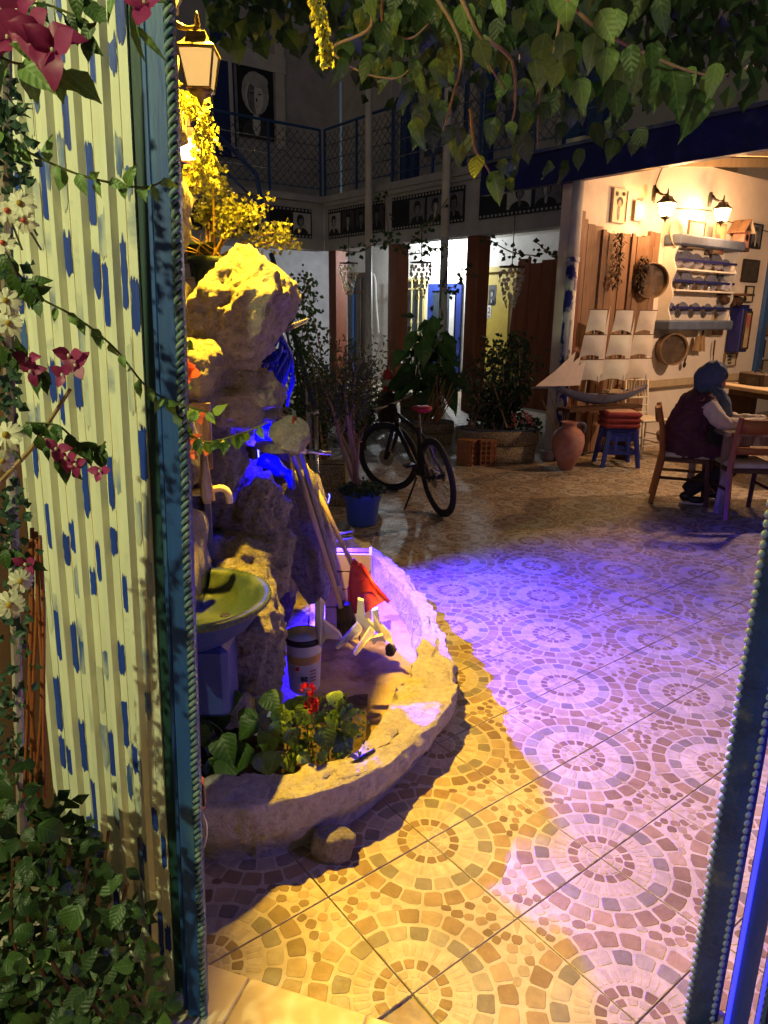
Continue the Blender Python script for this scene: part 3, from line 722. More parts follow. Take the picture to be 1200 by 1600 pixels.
sml = lantern('wall_lantern', 'small glowing lantern half hidden by yellow vine leaves', at(297, 236, 3.6), .55, (-1, 0, 0), 'glow_warm', 'copper_pipe')
lamp('lantern_light', at(297, 236, 3.6)+Vector((.10,-.16,.02)), 7, (1,.60,.10), .03, sml)
# flood lamp fixed on the pillar top, just above the frame
FLP = Vector((-.58, 2.75, 2.90))
fl = thing('flood_lamp', 'yellow flood lamp on the pillar shining down over the fountain', 'flood lamp', FLP)
fx = (Vector((.20,-.25,-1))).normalized(); fr_ = frame(fx)
MB().box(FLP-fx*.05, (.16,.11,.05), fr_, bev=.01).build('housing', 'black', fl)
MB().box(FLP-fx*.022, (.14,.09,.004), fr_).build('lens', 'glow_flood', fl)
MB().tube([FLP-fx*.06, FLP-fx*.10+Vector((-.02,.02,.02)), Vector((-.84,2.82,3.0))], .012, 8).build('arm', 'black', fl)
lamp('flood_light', FLP+fx*.01, 800, (1,.58,.03), .03, fl, spot=106, aim=(-.32, 2.12, 0), blend=.95)
# blue floods hidden in the niches of the rock
for i, (p, pw, aim) in enumerate(((Vector((-.30, 3.86, .70)), 1000, (1.2, 4.1, .35)), (at(400, 704, 2.80), 5, (-.3, 3.1, 1.2)))):
    B_ = thing('blue_flood_lamp', ('blue flood lamp hidden behind the leaning rock slab', 'small blue flood lamp glowing inside the niche under the ledge')[i], 'flood lamp', p)
    d = (Vector(aim)-p).normalized(); f3 = frame(d)
    MB().box(p-d*.03, (.06,.05,.03), f3, bev=.006).build('housing', 'black', B_)
    MB().box(p-d*.012, (.052,.042,.004), f3).build('lens', 'glow_blue', B_)
    lamp('blue_light', p+d*.03, pw, (.014,.005,1), .010, B_, spot=132 if i == 0 else None, aim=p+Vector((.9,-.38,-.90)), blend=.5)
# street lamp behind the viewer that lights the gate
SLP = Vector((-2.3, -.9, 3.5)); SL = thing('street_lamp', 'street lamp standing behind the viewer over the gate', 'street lamp', (-2.9,-1.0,0))
MB().tube([(-2.9,-1.0,0), (-2.9,-1.0,3.4), (-2.7,-.98,3.62), (-2.35,-.92,3.62)], [.05,.035,.03,.025], 10).build('pole', 'iron', SL)
MB().lathe(SLP+UP*.03, [(.12,0),(.10,.06),(.03,.10)], 14).build('lamp_head', 'iron', SL)
MB().ball(SLP+UP*.02, (.06,.06,.04), 10).build('bulb', 'glow_street', SL)
lamp('street_light', SLP-UP*.03, 430, (.97,1,.46), .05, SL, spot=78, aim=(-.68, 1.5, 1.95), blend=.7)

# ================================================================== BACK BUILDING (portico, balcony)
F0 = Vector((1.37, 13.0, 0))
def fb(u, v, z=0): return F0+BU*u+BV*v+UP*z
AXB = (BU, BV, UP)
def bbox(mb, u0, u1, v0, v1, z0, z1, m=0, bev=0): return mb.box(fb((u0+u1)/2, (v0+v1)/2, (z0+z1)/2), (abs(u1-u0), abs(v1-v0), abs(z1-z0)), AXB, m, bev)
def bp_(name, mt, parent, *a, bev=0, **k): return bbox(MB(), *a, bev=bev).build(name, mt, parent, **k)
VC = 4.45; WU = 2.3      # corner column, wall depth
HB = thing('portico_house', 'two storey whitewashed house with brown columned portico and balcony', 'house', fb(2, 1, 0))
bp_('wall', 'plaster', HB, WU, WU+.25, -2.6, VC+2.4, 0, 3.35)
bp_('ceiling', 'plaster', HB, .02, WU, -2.6, VC+2.3, 3.2, 3.3)
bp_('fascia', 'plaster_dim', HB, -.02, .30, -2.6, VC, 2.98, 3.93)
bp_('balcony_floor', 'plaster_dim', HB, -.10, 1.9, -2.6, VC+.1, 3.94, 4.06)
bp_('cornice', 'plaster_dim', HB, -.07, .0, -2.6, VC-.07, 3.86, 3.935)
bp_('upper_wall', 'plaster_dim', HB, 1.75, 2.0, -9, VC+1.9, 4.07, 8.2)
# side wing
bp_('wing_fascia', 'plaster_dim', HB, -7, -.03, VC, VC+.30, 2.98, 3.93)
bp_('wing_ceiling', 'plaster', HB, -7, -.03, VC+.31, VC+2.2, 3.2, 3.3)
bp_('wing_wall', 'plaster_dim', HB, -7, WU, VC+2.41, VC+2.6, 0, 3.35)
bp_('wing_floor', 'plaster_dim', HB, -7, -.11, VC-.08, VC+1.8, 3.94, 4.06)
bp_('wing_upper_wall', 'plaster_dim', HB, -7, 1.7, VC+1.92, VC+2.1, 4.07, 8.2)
for v in (0, 2.2, VC-.12, -2.2):
    bp_('column', 'brown_red', HB, .0, .30, v-.28, v+.0, 0.0, 2.975, bev=.01)
bp_('column', 'brown_red', HB, -3.2, -2.95, VC+.05, VC+.3, 0, 2.975, bev=.01)
# ground floor openings
WP = fb(WU, 0, 0)
def wallpt(x, y, off=0.0): return rp(x, y, WP-BU*off, BU)
def wcoord(x, y): p = wallpt(x, y)-F0; return p.dot(BV), p.z
def opening(name, mt, x0, y0, x1, y1, z0=None, fw=.08, parent=HB, glassm='glass', inset=.03):
    va, za = wcoord(x0, y0); vb, zb = wcoord(x1, y1); z0 = zb if z0 is None else z0
    vl, vr = max(va, vb), min(va, vb)
    o = MB()
    bbox(o, WU-.06, WU-.002, vr, vr+fw, z0, za); bbox(o, WU-.06, WU-.002, vl-fw, vl, z0, za); bbox(o, WU-.06, WU-.002, vr+fw, vl-fw, za-fw, za)
    fo = o.build(name, mt, parent)
    bp_('pane', glassm, fo, WU-.03, WU-.003, vr+fw, vl-fw, z0, za-fw)
    return fo, vl, vr, z0, za
wf, vl, vr, z0, za = opening('window', 'yellow_iron', 618, 437, 664, 535, .9, .06)
for k in range(5):
    v = vr+.08+(vl-vr-.16)*k/4
    MB().tube([fb(WU-.16, v, z0-.1), fb(WU-.16, v, (z0+za)/2-.25), fb(WU-.16, v, (z0+za)/2-.2), fb(WU-.16, v, (z0+za)/2-.15), fb(WU-.16, v, za+.05)], [.016,.016,.03,.016,.016], 6).build('bar', 'yellow_iron', wf)
for z in (za-.25, z0+.1): bp_('crossbar', 'yellow_iron', wf, WU-.175, WU-.145, vr-.05, vl+.05, z, z+.035)
df, vl, vr, z0, za = opening('door', 'blue_paint', 672, 444, 718, 600, 0.0, .15)
bp_('curtain', 'plaster', df, WU-.08, WU-.065, vr+.18, vr+.34, .3, za-.25)
bp_('door_rail', 'blue_paint', df, WU-.062, WU-.031, vr+.15, vl-.15, .0, .7)
yd = MB(); va, za = wcoord(742, 427); vb, _ = wcoord(800, 427); v2, _ = wcoord(866, 425)
bp_('door', 'yellow_paint', HB, WU-.05, WU-.002, vb, va, 0, za-.02)
bp_('lintel', 'yellow_paint', HB, WU-.11, WU-.052, v2, va+.05, za+.0, za+.10)
bp_('lintel', 'yellow_paint', HB, WU-.05, WU-.003, v2, vb-.01, za-.45, za-.01)
df2, vl, vr, z0, za = opening('door', 'wood_dark', 534, 428, 575, 555, 0.0, .10)
for k in range(3): bp_('mullion', 'rail_blue' if k == 1 else 'wood_dark', df2, WU-.075, WU-.04, vr+.12+(vl-vr-.24)*(k+.5)/3-.025, vr+.12+(vl-vr-.24)*(k+.5)/3+.025, 0, za-.12)
bp_('transom', 'wood_dark', df2, WU-.078, WU-.04, vr+.1, vl-.1, za-.5, za-.44)
pp = MB()                                         # pipe on the wall
pp.tube(arc([wallpt(575, 428, .05), wallpt(583, 428, .05), wallpt(587, 440, .05), wallpt(588, 470, .05), wallpt(592, 520, .05)], 5), .02, 6); pp.build('drain_pipe', 'plaster', HB)
# portraits: flat printed picture with a plain generic head
def portrait(name, parent, c, X, Y, w_, h_, rg, bg='print_grey', hair='print_dark', face='print_pale', body='print_black', off=.003, label=None, zoom=1.0):
    nrm = X.cross(Y).normalized(); c = Vector(c); mb = MB()
    def disc(cx, cy, rx, ry, lift, m, a0=0, a1=360, n=16):
        pts = [c+X*(cx+rx*math.cos(R(a0+(a1-a0)*k/n)))+Y*(cy+ry*math.sin(R(a0+(a1-a0)*k/n)))+nrm*lift for k in range(n+(0 if a1-a0 == 360 else 1))]
        mb.add(pts, [tuple(range(len(pts)))], m)
    mb.box(c-nrm*.004, (w_, h_, .008), (X, Y, nrm), 0)
    e = off; hx = rg.uniform(-.08, .08)*w_; s = min(w_*1.2, h_)*zoom
    disc(hx, -h_*.5, w_*.42, h_*.28, e, 3, 0, 180)
    disc(hx+rg.uniform(-.02,.02)*s, h_*.12, s*.235, s*.30, e*1.5, 1)
    disc(hx+rg.uniform(-.03,.03)*s, h_*.06, s*.155, s*.235, e*2, 2)
    disc(hx, -h_*.5+h_*.20, s*.07, s*.16, e*1.2, 2)
    sdx = rg.choice((-1, 1)); fy_ = h_*.06
    pts = [c+X*(hx+sdx*s*.03*math.sin(t_*3.1)+0*t_)+Y*(fy_+s*.235*(1-2*t_))+nrm*e*2.2 for t_ in (0,.2,.4,.6,.8,1)]+[c+X*(hx+sdx*s*.155*math.sin(math.pi*t_))+Y*(fy_-s*.235*math.cos(math.pi*t_))+nrm*e*2.2 for t_ in (.15,.3,.5,.7,.85)]
    mb.add(pts, [tuple(range(len(pts)))], 4)
    disc(hx-sdx*s*.05, fy_+s*.24, s*.17, s*.10, e*2.3, 1, n=12)
    for sx in (-1, 1): disc(hx+sx*s*.068, fy_+s*.055, s*.034, s*.012, e*2.5, 3, n=8); disc(hx+sx*s*.068, fy_+s*.09, s*.042, s*.006, e*2.5, 1, n=8)
    disc(hx, fy_-s*.12, s*.042, s*.012, e*2.5, 1, n=8)
    disc(hx+s*.012, h_*.06-s*.03, s*.014, s*.03, e*2.4, 0, n=6)
    o = mb.build(name, [bg, hair, face, body, 'print_grey'], parent)
    if label: o['label'] = label
    return o
rg = random.Random(4)
def film(v0, v1, side=False):
    n_ = -BU if not side else -BV; T_ = BV if not side else -BU
    def P(v, z, off): return fb(-.02-off, v, z) if not side else fb(v, VC-off, z)
    mid = (v0+v1)/2; ln = abs(v1-v0)
    X = n_.cross(UP)*-1.0; X = UP.cross(n_)
    fs = MB().box(P(mid, 3.50, .012), (ln, .58, .02), (X, UP, n_)).build('film_strip', 'print_black', HB)
    k = int(ln/.085); hm = MB()
    for i in range(k):
        for z in (3.755, 3.245): hm.box(P(min(v0, v1)+(i+.5)*ln/k, z, .0235), (.04, .034, .002), (X, UP, n_))
    hm.build('perforations', 'print_pale', fs, kind='stuff')
    kf = max(1, int(round(ln/.52)))
    for i in range(kf):
        if rg.random() < .12 and kf > 2: continue
        portrait('film_frame', fs, P(min(v0, v1)+(i+.5)*ln/kf, 3.5, .026), X, UP, ln/kf*.86, .40, rg, rg.choice(('print_grey','print_pale','print_dark')), 'print_black', rg.choice(('print_pale','print_grey')), off=.0008)
film(.06, 2.05); film(2.28, 4.25); film(-2.05, -.3); film(-.35, -2.3, True); film(-2.6, -4.6, True)
pw = wallpt(769, 461, .055); portrait('door_poster', HB, pw, -BV, UP, .21, .40, rg, 'print_dark', 'print_black', 'print_pale', 'print_black', label='black and white portrait poster on the yellow door')
def text(name, body, c, X, Y, size, mt, parent, ext=.001):
    cu = bpy.data.curves.new(name, 'FONT'); cu.body = body; cu.size = size; cu.align_x = 'CENTER'; cu.align_y = 'CENTER'; cu.extrude = ext
    tmp = bpy.data.objects.new(name, cu); COL.objects.link(tmp)
    dg = bpy.context.evaluated_depsgraph_get(); me = bpy.data.meshes.new_from_object(tmp.evaluated_get(dg))
    bpy.data.objects.remove(tmp); me.materials.clear(); me.materials.append(MT[mt]); me.name = name
    o = bpy.data.objects.new(name, me); COL.objects.link(o); X = Vector(X).normalized(); Y = Vector(Y).normalized(); Z = X.cross(Y)
    o.matrix_basis = Matrix(((X.x, Y.x, Z.x, c[0]), (X.y, Y.y, Z.y, c[1]), (X.z, Y.z, Z.z, c[2]), (0,0,0,1)))
    if parent is not None: attach(o, parent)
    return o
pn = wallpt(764, 487, .053); MB().box(pn, (.12, .26, .004), (-BV, UP, -BU)).build('number_plate', 'white', HB)
text('door_number', '2', pn-BU*.004+UP*.02, -BV, UP, .17, 'print_dark', HB); 
for k in range(2): MB().box(pn-BU*.004-UP*(.085+.02*k), (.075, .009, .002), (-BV, UP, -BU)).build('plate_print', 'print_dark', HB)
# brown board partition leaning by the yellow door
bpn = thing('board_partition', 'dark brown plank partition leaning beside the yellow door', 'partition', fb(1.0, -1.6, 0))
a_, b_ = rp(792, 440, fb(1.2,0,0), BU)-F0, rp(884, 430, fb(1.2,0,0), BU)-F0
va, vb = a_.dot(BV), b_.dot(BV)
for k in range(5):
    v0, v1 = va+(vb-va)*k/5, va+(vb-va)*(k+1)/5
    t = .0 if k else .25
    mb = MB(); hh = 2.62+.05*math.sin(k*2.1)
    mb.prism([fb(1.2, v0-.004+t*0, 0.01), fb(1.2, v1+.004, 0.01), fb(1.2+.0, v1+.004-(.18 if k == 9 else 0), hh), fb(1.2, v0-.004-t, hh)], BU*.03); mb.build('plank', 'brown_red', bpn)
dk = thing('shutter', 'black shutter closed at the dark end of the portico wall', 'shutter', fb(.9, -2.75, 0))
bbox(MB(), .9, 1.0, -2.58, -2.25, 2.3, 3.18).build('panel', 'print_black', dk); bbox(MB(), .88, .899, -2.58, -2.25, 2.28, 2.34).build('rail', 'wood_dark', dk)
# white and blue thin posts in front of the columns
for i, v in enumerate((.22, 2.42)):
    p = fb(-.30, v, 0); PT_ = thing('pergola_post', ('thin white pergola post with dark blue flecks beside the blue door column', 'thin white pergola post with dark flecks beside the barred window')[i], 'post', p)
    MB().tube([p, p+UP*1.2, p+UP*2.95+BV*.02], [.085,.075,.07], 10).build('shaft', 'mottled_pale', PT_, True)
    MB().tube([p+UP*2.95+BV*.02, p+UP*6.2+BV*.05], [.075,.065], 10).build('upper_shaft', 'plaster', PT_, True)
# balcony railings
def railing(A, B, z, name, label):
    A, B = Vector(A), Vector(B); T_ = thing(name, label, 'railing', (A+B)/2+UP*z); d = B-A; n = max(1, int(d.length/1.15))
    for k in range(n+1): MB().box(A+d*k/n+UP*(z+.65), (.04,.04,1.28), AXB).build('post', 'rail_blue', T_)
    MB().tube([A+UP*(z+1.29), B+UP*(z+1.29)], .028, 8).build('top_rail', 'rail_blue', T_)
    for h in (.15, .42, .70, .98): MB().tube([A+UP*(z+h), B+UP*(z+h)], .010, 6).build('bar', 'steel' if h > .3 else 'rail_blue', T_)
    L_ = MB(); m_ = int(d.length/.17)
    for k in range(-7, m_):
        for s in (0, 1):
            t0, t1 = k*.17, k*.17+1.1
            z0, z1 = (.12, 1.22) if not s else (1.22, .12)
            if t0 < 0: z0 += (z1-z0)*(-t0/1.1); t0 = 0
            if t1 > d.length: z1 -= (z1-z0)*((t1-d.length)/(t1-t0)); t1 = d.length
            if t1-t0 > .05: L_.tube([A+d.normalized()*t0+UP*(z+z0), A+d.normalized()*t1+UP*(z+z1)], .006, 4, cap=False)
    L_.build('lattice', 'rail_paint', T_)
railing(fb(-.02, VC-.05), fb(-.02, -2.55), 4.07, 'balcony_railing', 'blue lattice balcony railing above the film strip frieze of the portico')
railing(fb(-.09, VC+.02), fb(-5.0, VC+.02), 4.07, 'balcony_railing', 'blue lattice balcony railing in front of the big portrait poster')
for v in (2.3, .05):
    bp_('upper_pillar', 'plaster_dim', HB, .02, .2, v-.13, v+.05, 4.065, 8)
# upper doors (blue) and pale panels
for v0, v1, mt in ((3.4, 4.0, 'rail_blue'), (2.6, 3.2, 'plaster'), (1.2, 2.0, 'rail_blue'), (.1, .9, 'plaster'), (-1.4, -.5, 'rail_blue')):
    if mt == 'rail_blue':
        d_ = bp_('door', 'blue_paint', HB, 1.70, 1.748, v0, v1, 4.07, 6.3)
        for k in range(2): bp_('panel', 'rail_blue', d_, 1.685, 1.699, v0+.08+k*(v1-v0)/2, v0+(k+1)*(v1-v0)/2-.06, 4.3, 6.1)
        bp_('door_frame', 'plaster', HB, 1.67, 1.699, v1+.01, v1+.12, 4.07, 6.4)
    else: bp_('window', 'grey_blue', HB, 1.70, 1.748, v0, v1, 4.9, 6.1)
# big poster on the wing and blue door left of it
wp0 = fb(0, VC+1.92, 0)
def wing(x, y, off=0): return rp(x, y, wp0-BV*off, BV)
c = (wing(372, 160, .03)+wing(427, 160, .03))/2; ww = (wing(427,160)-wing(372,160)).length; hh = (wing(400,98)-wing(400,212)).length
poster = portrait('wall_poster', None, c, BU, UP, ww, hh, random.Random(9), 'print_black', 'print_pale', 'white', 'print_dark', off=.006, zoom=1.35)
tag(poster, 'large black and white portrait poster on the upper wing wall', 'poster')
fa, fb_ = wing(338, 60, .05), wing(446, 80, .05)
MB().box(((fa+fb_)/2)-UP*.25+BV*.02, ((fb_-fa).length, .03, .35), (BU, BV, UP)).build('wall_panel', 'plaster', HB)
MB().box(wing(438, 150, .02), (.22, .03, 2.2), (BU, BV, UP)).build('wall_panel', 'plaster', HB)
MB().box(wing(350, 150, .02), (.5, .03, 2.4), (BU, BV, UP)).build('door', 'blue_paint', HB)
MB().box(wing(361, 150, .04), (.08, .03, 2.4), (BU, BV, UP)).build('door_frame', 'plaster', HB)
# portico light
lp = wallpt(690, 395, .28); PLm = thing('porch_lamp', 'bright white porch bulb on the wall above the blue door', 'lamp', lp)
MB().ball(lp, .07, 12).build('bulb', 'glow_white', PLm, True)
MB().cyl(lp+BU*.26, lp+BU*.04, .03, .025, 8).build('holder', 'white', PLm)
lamp('porch_light', lp-BU*.35, 230, (.86,.94,1), .08, PLm)

# shell chandeliers
disc_me = MB().lathe((0,0,0), [(.001,.004),(.03,.003),(.034,0),(.03,-.003),(.001,-.004)], 10, ax=(0,1,0)).build('shell_disc', 'shell', None, True, origin=(0,0,0))
disc_me = disc_me.data; bpy.data.objects.remove(bpy.data.objects['shell_disc'])
def chandelier(x, ytop, Yd, wpx, hpx, label, seed):
    rg = random.Random(seed); c = at(x, ytop, Yd); s = Yd/1130; Wd, Hh = wpx*s, hpx*s
    T_ = thing('shell_chandelier', label, 'chandelier', c-UP*Hh, 'shell chandeliers hanging in the portico')
    MB().lathe(c, [(Wd*.5,0),(Wd*.52,.015),(.03,.03),(.01,.05)], 16).build('canopy', 'wood_dark', T_)
    MB().cyl(c+UP*.04, c+UP*(3.15-c.z if c.z < 3.1 else .3), .008, n=6).build('cord', 'black', T_)
    ds = .068; rows = int(Hh/(ds*.86))
    for r in range(rows):
        f = r/max(1, rows-1); rad = Wd*.5*(1-f*.62) if f > .35 else Wd*.5*(.95)
        n = max(3, int(2*math.pi*rad/(ds*1.15)))
        for k in range(n):
            a = 2*math.pi*(k+.5*(r % 2))/n+rg.uniform(-.1,.1)
            if math.sin(a) > .55: continue
            p = c+Vector((math.cos(a)*rad, math.sin(a)*rad, -.05-r*ds*.86+rg.uniform(-.012,.012)))
            inst('shell_disc', disc_me, p, Matrix.Rotation(a+math.pi/2+rg.uniform(-.5,.5), 3, 'Z') @ Matrix.Rotation(rg.uniform(-.25,.25), 3, 'X'), rg.uniform(.85, 1.05), T_)
chandelier(545, 412, 13.8, 28, 46, 'shell disc chandelier hanging before the dark double door', 1)
chandelier(658, 411, 11.8, 32, 52, 'shell disc chandelier hanging before the barred window', 2)
chandelier(800, 418, 10.3, 38, 62, 'shell disc chandelier hanging beside the dark plank partition', 3)

# ================================================================== STAIRS AND HANDRAIL at the left
S0 = Vector((-.74, 7.62, 0)); sdv = Vector((-.36, .93, 0)).normalized(); snr = Vector((-sdv.y, sdv.x, 0))
ST = thing('staircase', 'tiled outside staircase climbing beside the dark handrail', 'staircase', S0+snr*.6)
for k in range(13):
    c = S0+sdv*(.35+k*.23)+snr*.62+UP*(.0875+k*.0875)
    MB().box(c, (1.1, .24, .175*(k+1)), (snr, sdv, UP)).build('step', 'wood_pale' if k % 2 else 'step', ST)
    MB().box(S0+sdv*(.33+k*.23)+snr*.62+UP*(.175*(k+1)+.011), (1.14, .26, .02), (snr, sdv, UP), bev=.006).build('tread', 'step', ST)
HR = thing('handrail', 'dark metal stair handrail ending in a polished steel post', 'handrail', S0)
ptop = at(495, 648, 7.62)
MB().lathe((S0.x, S0.y, 0), [(.04,0),(.04,.02),(.024,.03),(.024,ptop.z-.03),(.032,ptop.z-.02),(.034,ptop.z+.015),(.02,ptop.z+.05),(.001,ptop.z+.06)], 12).build('newel', 'steel', HR, True)
rt_ = at(424, 398, 9.7); 
MB().tube([ptop-UP*.02-sdv*.02, ptop+(rt_-ptop)*.5, rt_], .035, 8).build('rail', 'rail_paint', HR)
MB().tube([ptop-UP*.30, ptop+(rt_-ptop)*.5-UP*.32, rt_-UP*.32], .016, 8).build('rail', 'rail_paint', HR)
for t in (.2, .4, .6, .8, 1.0): p = ptop+(rt_-ptop)*t; MB().cyl(p, p-UP*.75, .014, n=6).build('baluster', 'steel' if t < .3 else 'rail_paint', HR)
MB().cyl((S0.x-.06, S0.y+.05, 0), (S0.x-.08, S0.y+.05, .66), .02, n=8).build('newel', 'steel', HR)
UR = thing('handrail', 'blue metal handrail of the upper stair flight near the lantern', 'handrail', at(410, 330, 10.5))
a, b, c = at(326, 195, 9.8), at(400, 272, 10.4), at(414, 345, 10.4)
MB().tube([a, b], .03, 8).build('rail', 'rail_blue', UR); MB().tube([b, c], .03, 8).build('newel', 'rail_blue', UR)
MB().tube([a-UP*.35, b-UP*.35], .014, 6).build('rail', 'rail_blue', UR); MB().tube([a-UP*.65, b-UP*.6], .014, 6).build('rail', 'rail_blue', UR)
MB().cyl(a, a-UP*1.1, .02, n=6).build('newel', 'rail_blue', UR)

# ================================================================== SHED (right)
P0 = Vector((2.12, 8.60, 0))
def sb(t, d, z=0): return P0+BU*t-BV*d+UP*z        # t along the wall, d towards the viewer
SX = (BU, -BV, UP)
def sbox(mb, t0, t1, d0, d1, z0, z1, m=0, bev=0): return mb.box(sb((t0+t1)/2, (d0+d1)/2, (z0+z1)/2), (abs(t1-t0), abs(d1-d0), abs(z1-z0)), SX, m, bev)
def sp(name, mt, parent, *a, bev=0, **k): return sbox(MB(), *a, bev=bev).build(name, mt, parent, **k)
def sw(x, y, off=0.0): return rp(x, y, P0-BV*off, BV)
def sc_(x, y): p = sw(x, y)-P0; return p.dot(BU), p.z
SH = thing('cafe_shed', 'open whitewashed cafe shed with dark blue eave and lantern lit wall', 'shed', sb(2, 0, 0))
sp('back_wall', 'plaster_warm', SH, .04, 4.62, -.25, 0, 0, 3.6)
sp('side_wall', 'plaster_warm', SH, 4.95, 9, -.9, -.7, 0, 4.2)
sp('eave', 'navy', SH, -.14, -.04, -1.4, 5.5, 3.12, 3.46)
sp('eave_cap', 'grey_blue', SH, -.18, .0, -1.42, 5.52, 3.465, 3.50)
rf = MB(); rf.prism([sb(-.03,-1.4,3.40), sb(-.03,5.5,3.40), sb(6,5.5,4.1), sb(6,-1.4,4.1)], UP*.05); rf.build('roof', 'wood_dark', SH)
for k in range(8): d = -.9+k*.85; MB().prism([sb(-.03,d,3.28), sb(-.03,d+.07,3.28), sb(5.8,d+.07,3.96), sb(5.8,d,3.96)], UP*.11).build('rafter', 'wood_pale', SH)
p = sb(-.06, .05, 0)
MB().tube([p, p+UP*2.3], [.075,.07], 12).build('post', 'mottled', SH, True); MB().tube([p+UP*2.305, p+UP*3.12], [.07,.065], 12).build('post', 'plaster', SH, True)
MB().lathe(p+UP*2.28, [(.08,0),(.08,.05)], 12).build('post_collar', 'mottled', SH)
sp('blue_jamb', 'rail_blue', SH, 4.63, 4.78, -.1, .06, 0, 3.5); sp('jamb', 'rail_blue', SH, 4.79, 4.88, -.3, -.1, 0, 3.5)
sp('ledge', 'wood_pale', SH, 1.62, 4.4, .002, .10, .78, .86)
# double plank doors
DR = thing('plank_door', 'old knotty orange brown plank doors with iron latches and uneven top', 'door', sb(.85, .05, 0))
rg = random.Random(21)
t = .06
while t < 1.62:
    w_ = rg.uniform(.10, .17); t2 = min(t+w_, 1.64)
    top_ = 2.74-.10*math.sin((t-.06)/1.6*math.pi)+rg.uniform(-.025,.025)
    z_ = .004+rg.uniform(0, .012)
    sp('plank', 'wood', DR, t+.003, t2-.003, .002, .035+z_, .03, top_); t = t2
for t_ in (.46, 1.04): sp('batten', 'wood', DR, t_-.03, t_+.03, .05, .075, .05, 2.66)
for t_, z_ in ((.50, 1.52), (1.12, 1.55)):
    l_ = MB(); sbox(l_, t_-.07, t_+.10, .076, .10, z_, z_+.05); l_.build('latch', 'tin', DR)
    sp('keyhole_plate', 'iron', DR, t_+.0, t_+.06, .052, .062, z_-.30, z_-.02)
sp('door_frame', 'brown_red', DR, -.02, .055, .0, .09, 0, 2.82)
def garland(x0, y0, x1, y1, wpx, label):
    a, b = sw(x0, y0, .12), sw(x1, y1, .12); rg = random.Random(x0); g = MB(); L_ = b-a
    for k in range(420):
        t = k/420; w2 = wpx*9.3/1130*(.55+.45*math.sin(min(1, t*2.2)*1.57))
        p = a+L_*t+BU*rg.uniform(-.5,.5)*w2-BV*rg.uniform(-.03,.05); d = Vector((rg.uniform(-1,1), rg.uniform(-1,1), rg.uniform(-1.2,.5))).normalized()
        x, y, _ = frame(d); s = rg.uniform(.02,.045)
        g.add([p, p+d*s+x*s*.25, p+d*s*2, p+d*s-x*s*.25], [(0,1,2,3)])
    T_ = tag(g.build('dried_garland', 'leather'), label, 'garland', 'dried garlands on the plank doors')
garland(967, 362, 960, 448, 20, 'long dark dried pepper garland hanging between the plank doors')
garland(1006, 400, 996, 458, 16, 'short dark dried herb garland hanging behind the upper round sieve')
def sieve(x, y, wpx, hpx, label, tilt):
    c = sw(x, y, .16); r_ = hpx/2*c.y/1130
    T_ = thing('round_sieve', label, 'sieve', c-UP*r_, 'wooden sieves hung on the shed wall')
    ax = (-BV+BU*tilt).normalized()
    MB().lathe(c, [(r_*.97,-.07),(r_,-.07),(r_,.06),(r_*.95,.065),(r_*.94,.02)], 28, ax=ax).build('hoop', 'sieve', T_, True)
    MB().lathe(c+ax*.02, [(.001,.0),(r_*.945,.0)], 28, ax=ax).build('mesh_screen', 'tin', T_)
    MB().tube([c+UP*r_*.9, c+UP*(r_+.18)], .006, 5).build('hanging_cord', 'straw', T_)
sieve(1016, 439, 30, 52, 'round wooden sieve hanging at the edge of the plank doors', -.75)
sieve(1050, 546, 36, 48, 'round wooden sieve hanging low on the white wall under the plate rack', -.55)
# plate rack
ta, za = sc_(1038, 384); tb, zb = sc_(1118, 505); RK = thing('plate_rack', 'white scalloped plate rack with blue top and bottom boards', 'plate rack', sb((ta+tb)/2, .1, zb))
zt = za; zb = sc_(1040, 500)[1]; dp = .20
for t_ in (ta, tb):
    pts = []
    for k in range(25):
        f = k/24; pts.append((.5+.32*math.cos(f*math.pi*6), zb+(zt-zb)*f))
    poly = [sb(t_, .002, zb)]+[sb(t_, .06+dp*(.4+.35*q), z) for q, z in pts]+[sb(t_, .002, zt)]
    MB().prism(poly, BU*.025).build('side_panel', 'white', RK)
sp('back_board', 'plaster_warm', RK, ta+.03, tb-.005, .002, .012, zb, zt)
sp('top_board', 'grey_blue', RK, ta-.04, tb+.06, .0, .26, zt, zt+.13, bev=.02); sp('bottom_board', 'grey_blue', RK, ta-.04, tb+.05, .003, .24, zb-.13, zb, bev=.02)
zs = [zb+(zt-zb)*f for f in (.06, .42, .70)]
for i, z in enumerate(zs):
    if i: sp('shelf', 'white', RK, ta+.027, tb-.003, .013, .22, z-.02, z)
    sp('guard_rail', 'navy', RK, ta+.026, tb-.002, .19, .205, z+.09, z+.12)
rg = random.Random(5)
def plate(t_, z, r_, tilt, mt, label):
    c = sb(t_, .09, z+r_); ax = (-BV+UP*.35+BU*tilt).normalized()
    T_ = thing('plate', label, 'plate', c-UP*r_, 'plates leaning in the rack')
    MB().lathe(c, [(.001,-.008),(r_*.6,-.006),(r_*.75,.008),(r_,.016),(r_*.99,.02),(r_*.74,.013),(r_*.58,0),(.001,-.002)], 20, ax=ax).build('dish', mt, T_, True)
    MB().lathe(c+ax*.002, [(r_*.90,.0175),(r_*.99,.0215)], 20, ax=ax).build('rim_band', 'plate_rim', T_)
shelfname = ('bottom', 'middle', 'top')
for i, z in enumerate(zs):
    n = (5, 5, 6)[i]
    for k in range(n):
        t_ = ta+.14+(tb-ta-.26)*k/(n-1); r_ = rg.uniform(.085,.12) if i else rg.uniform(.075,.09)
        plate(t_, z+.005, r_, rg.uniform(-.5,-.1), rg.choice(('plate','plate','tin','plate')) if not (i == 1 and k == 1) else 'tin', 'round dish leaning on the %s shelf of the plate rack' % shelfname[i])
cme = None
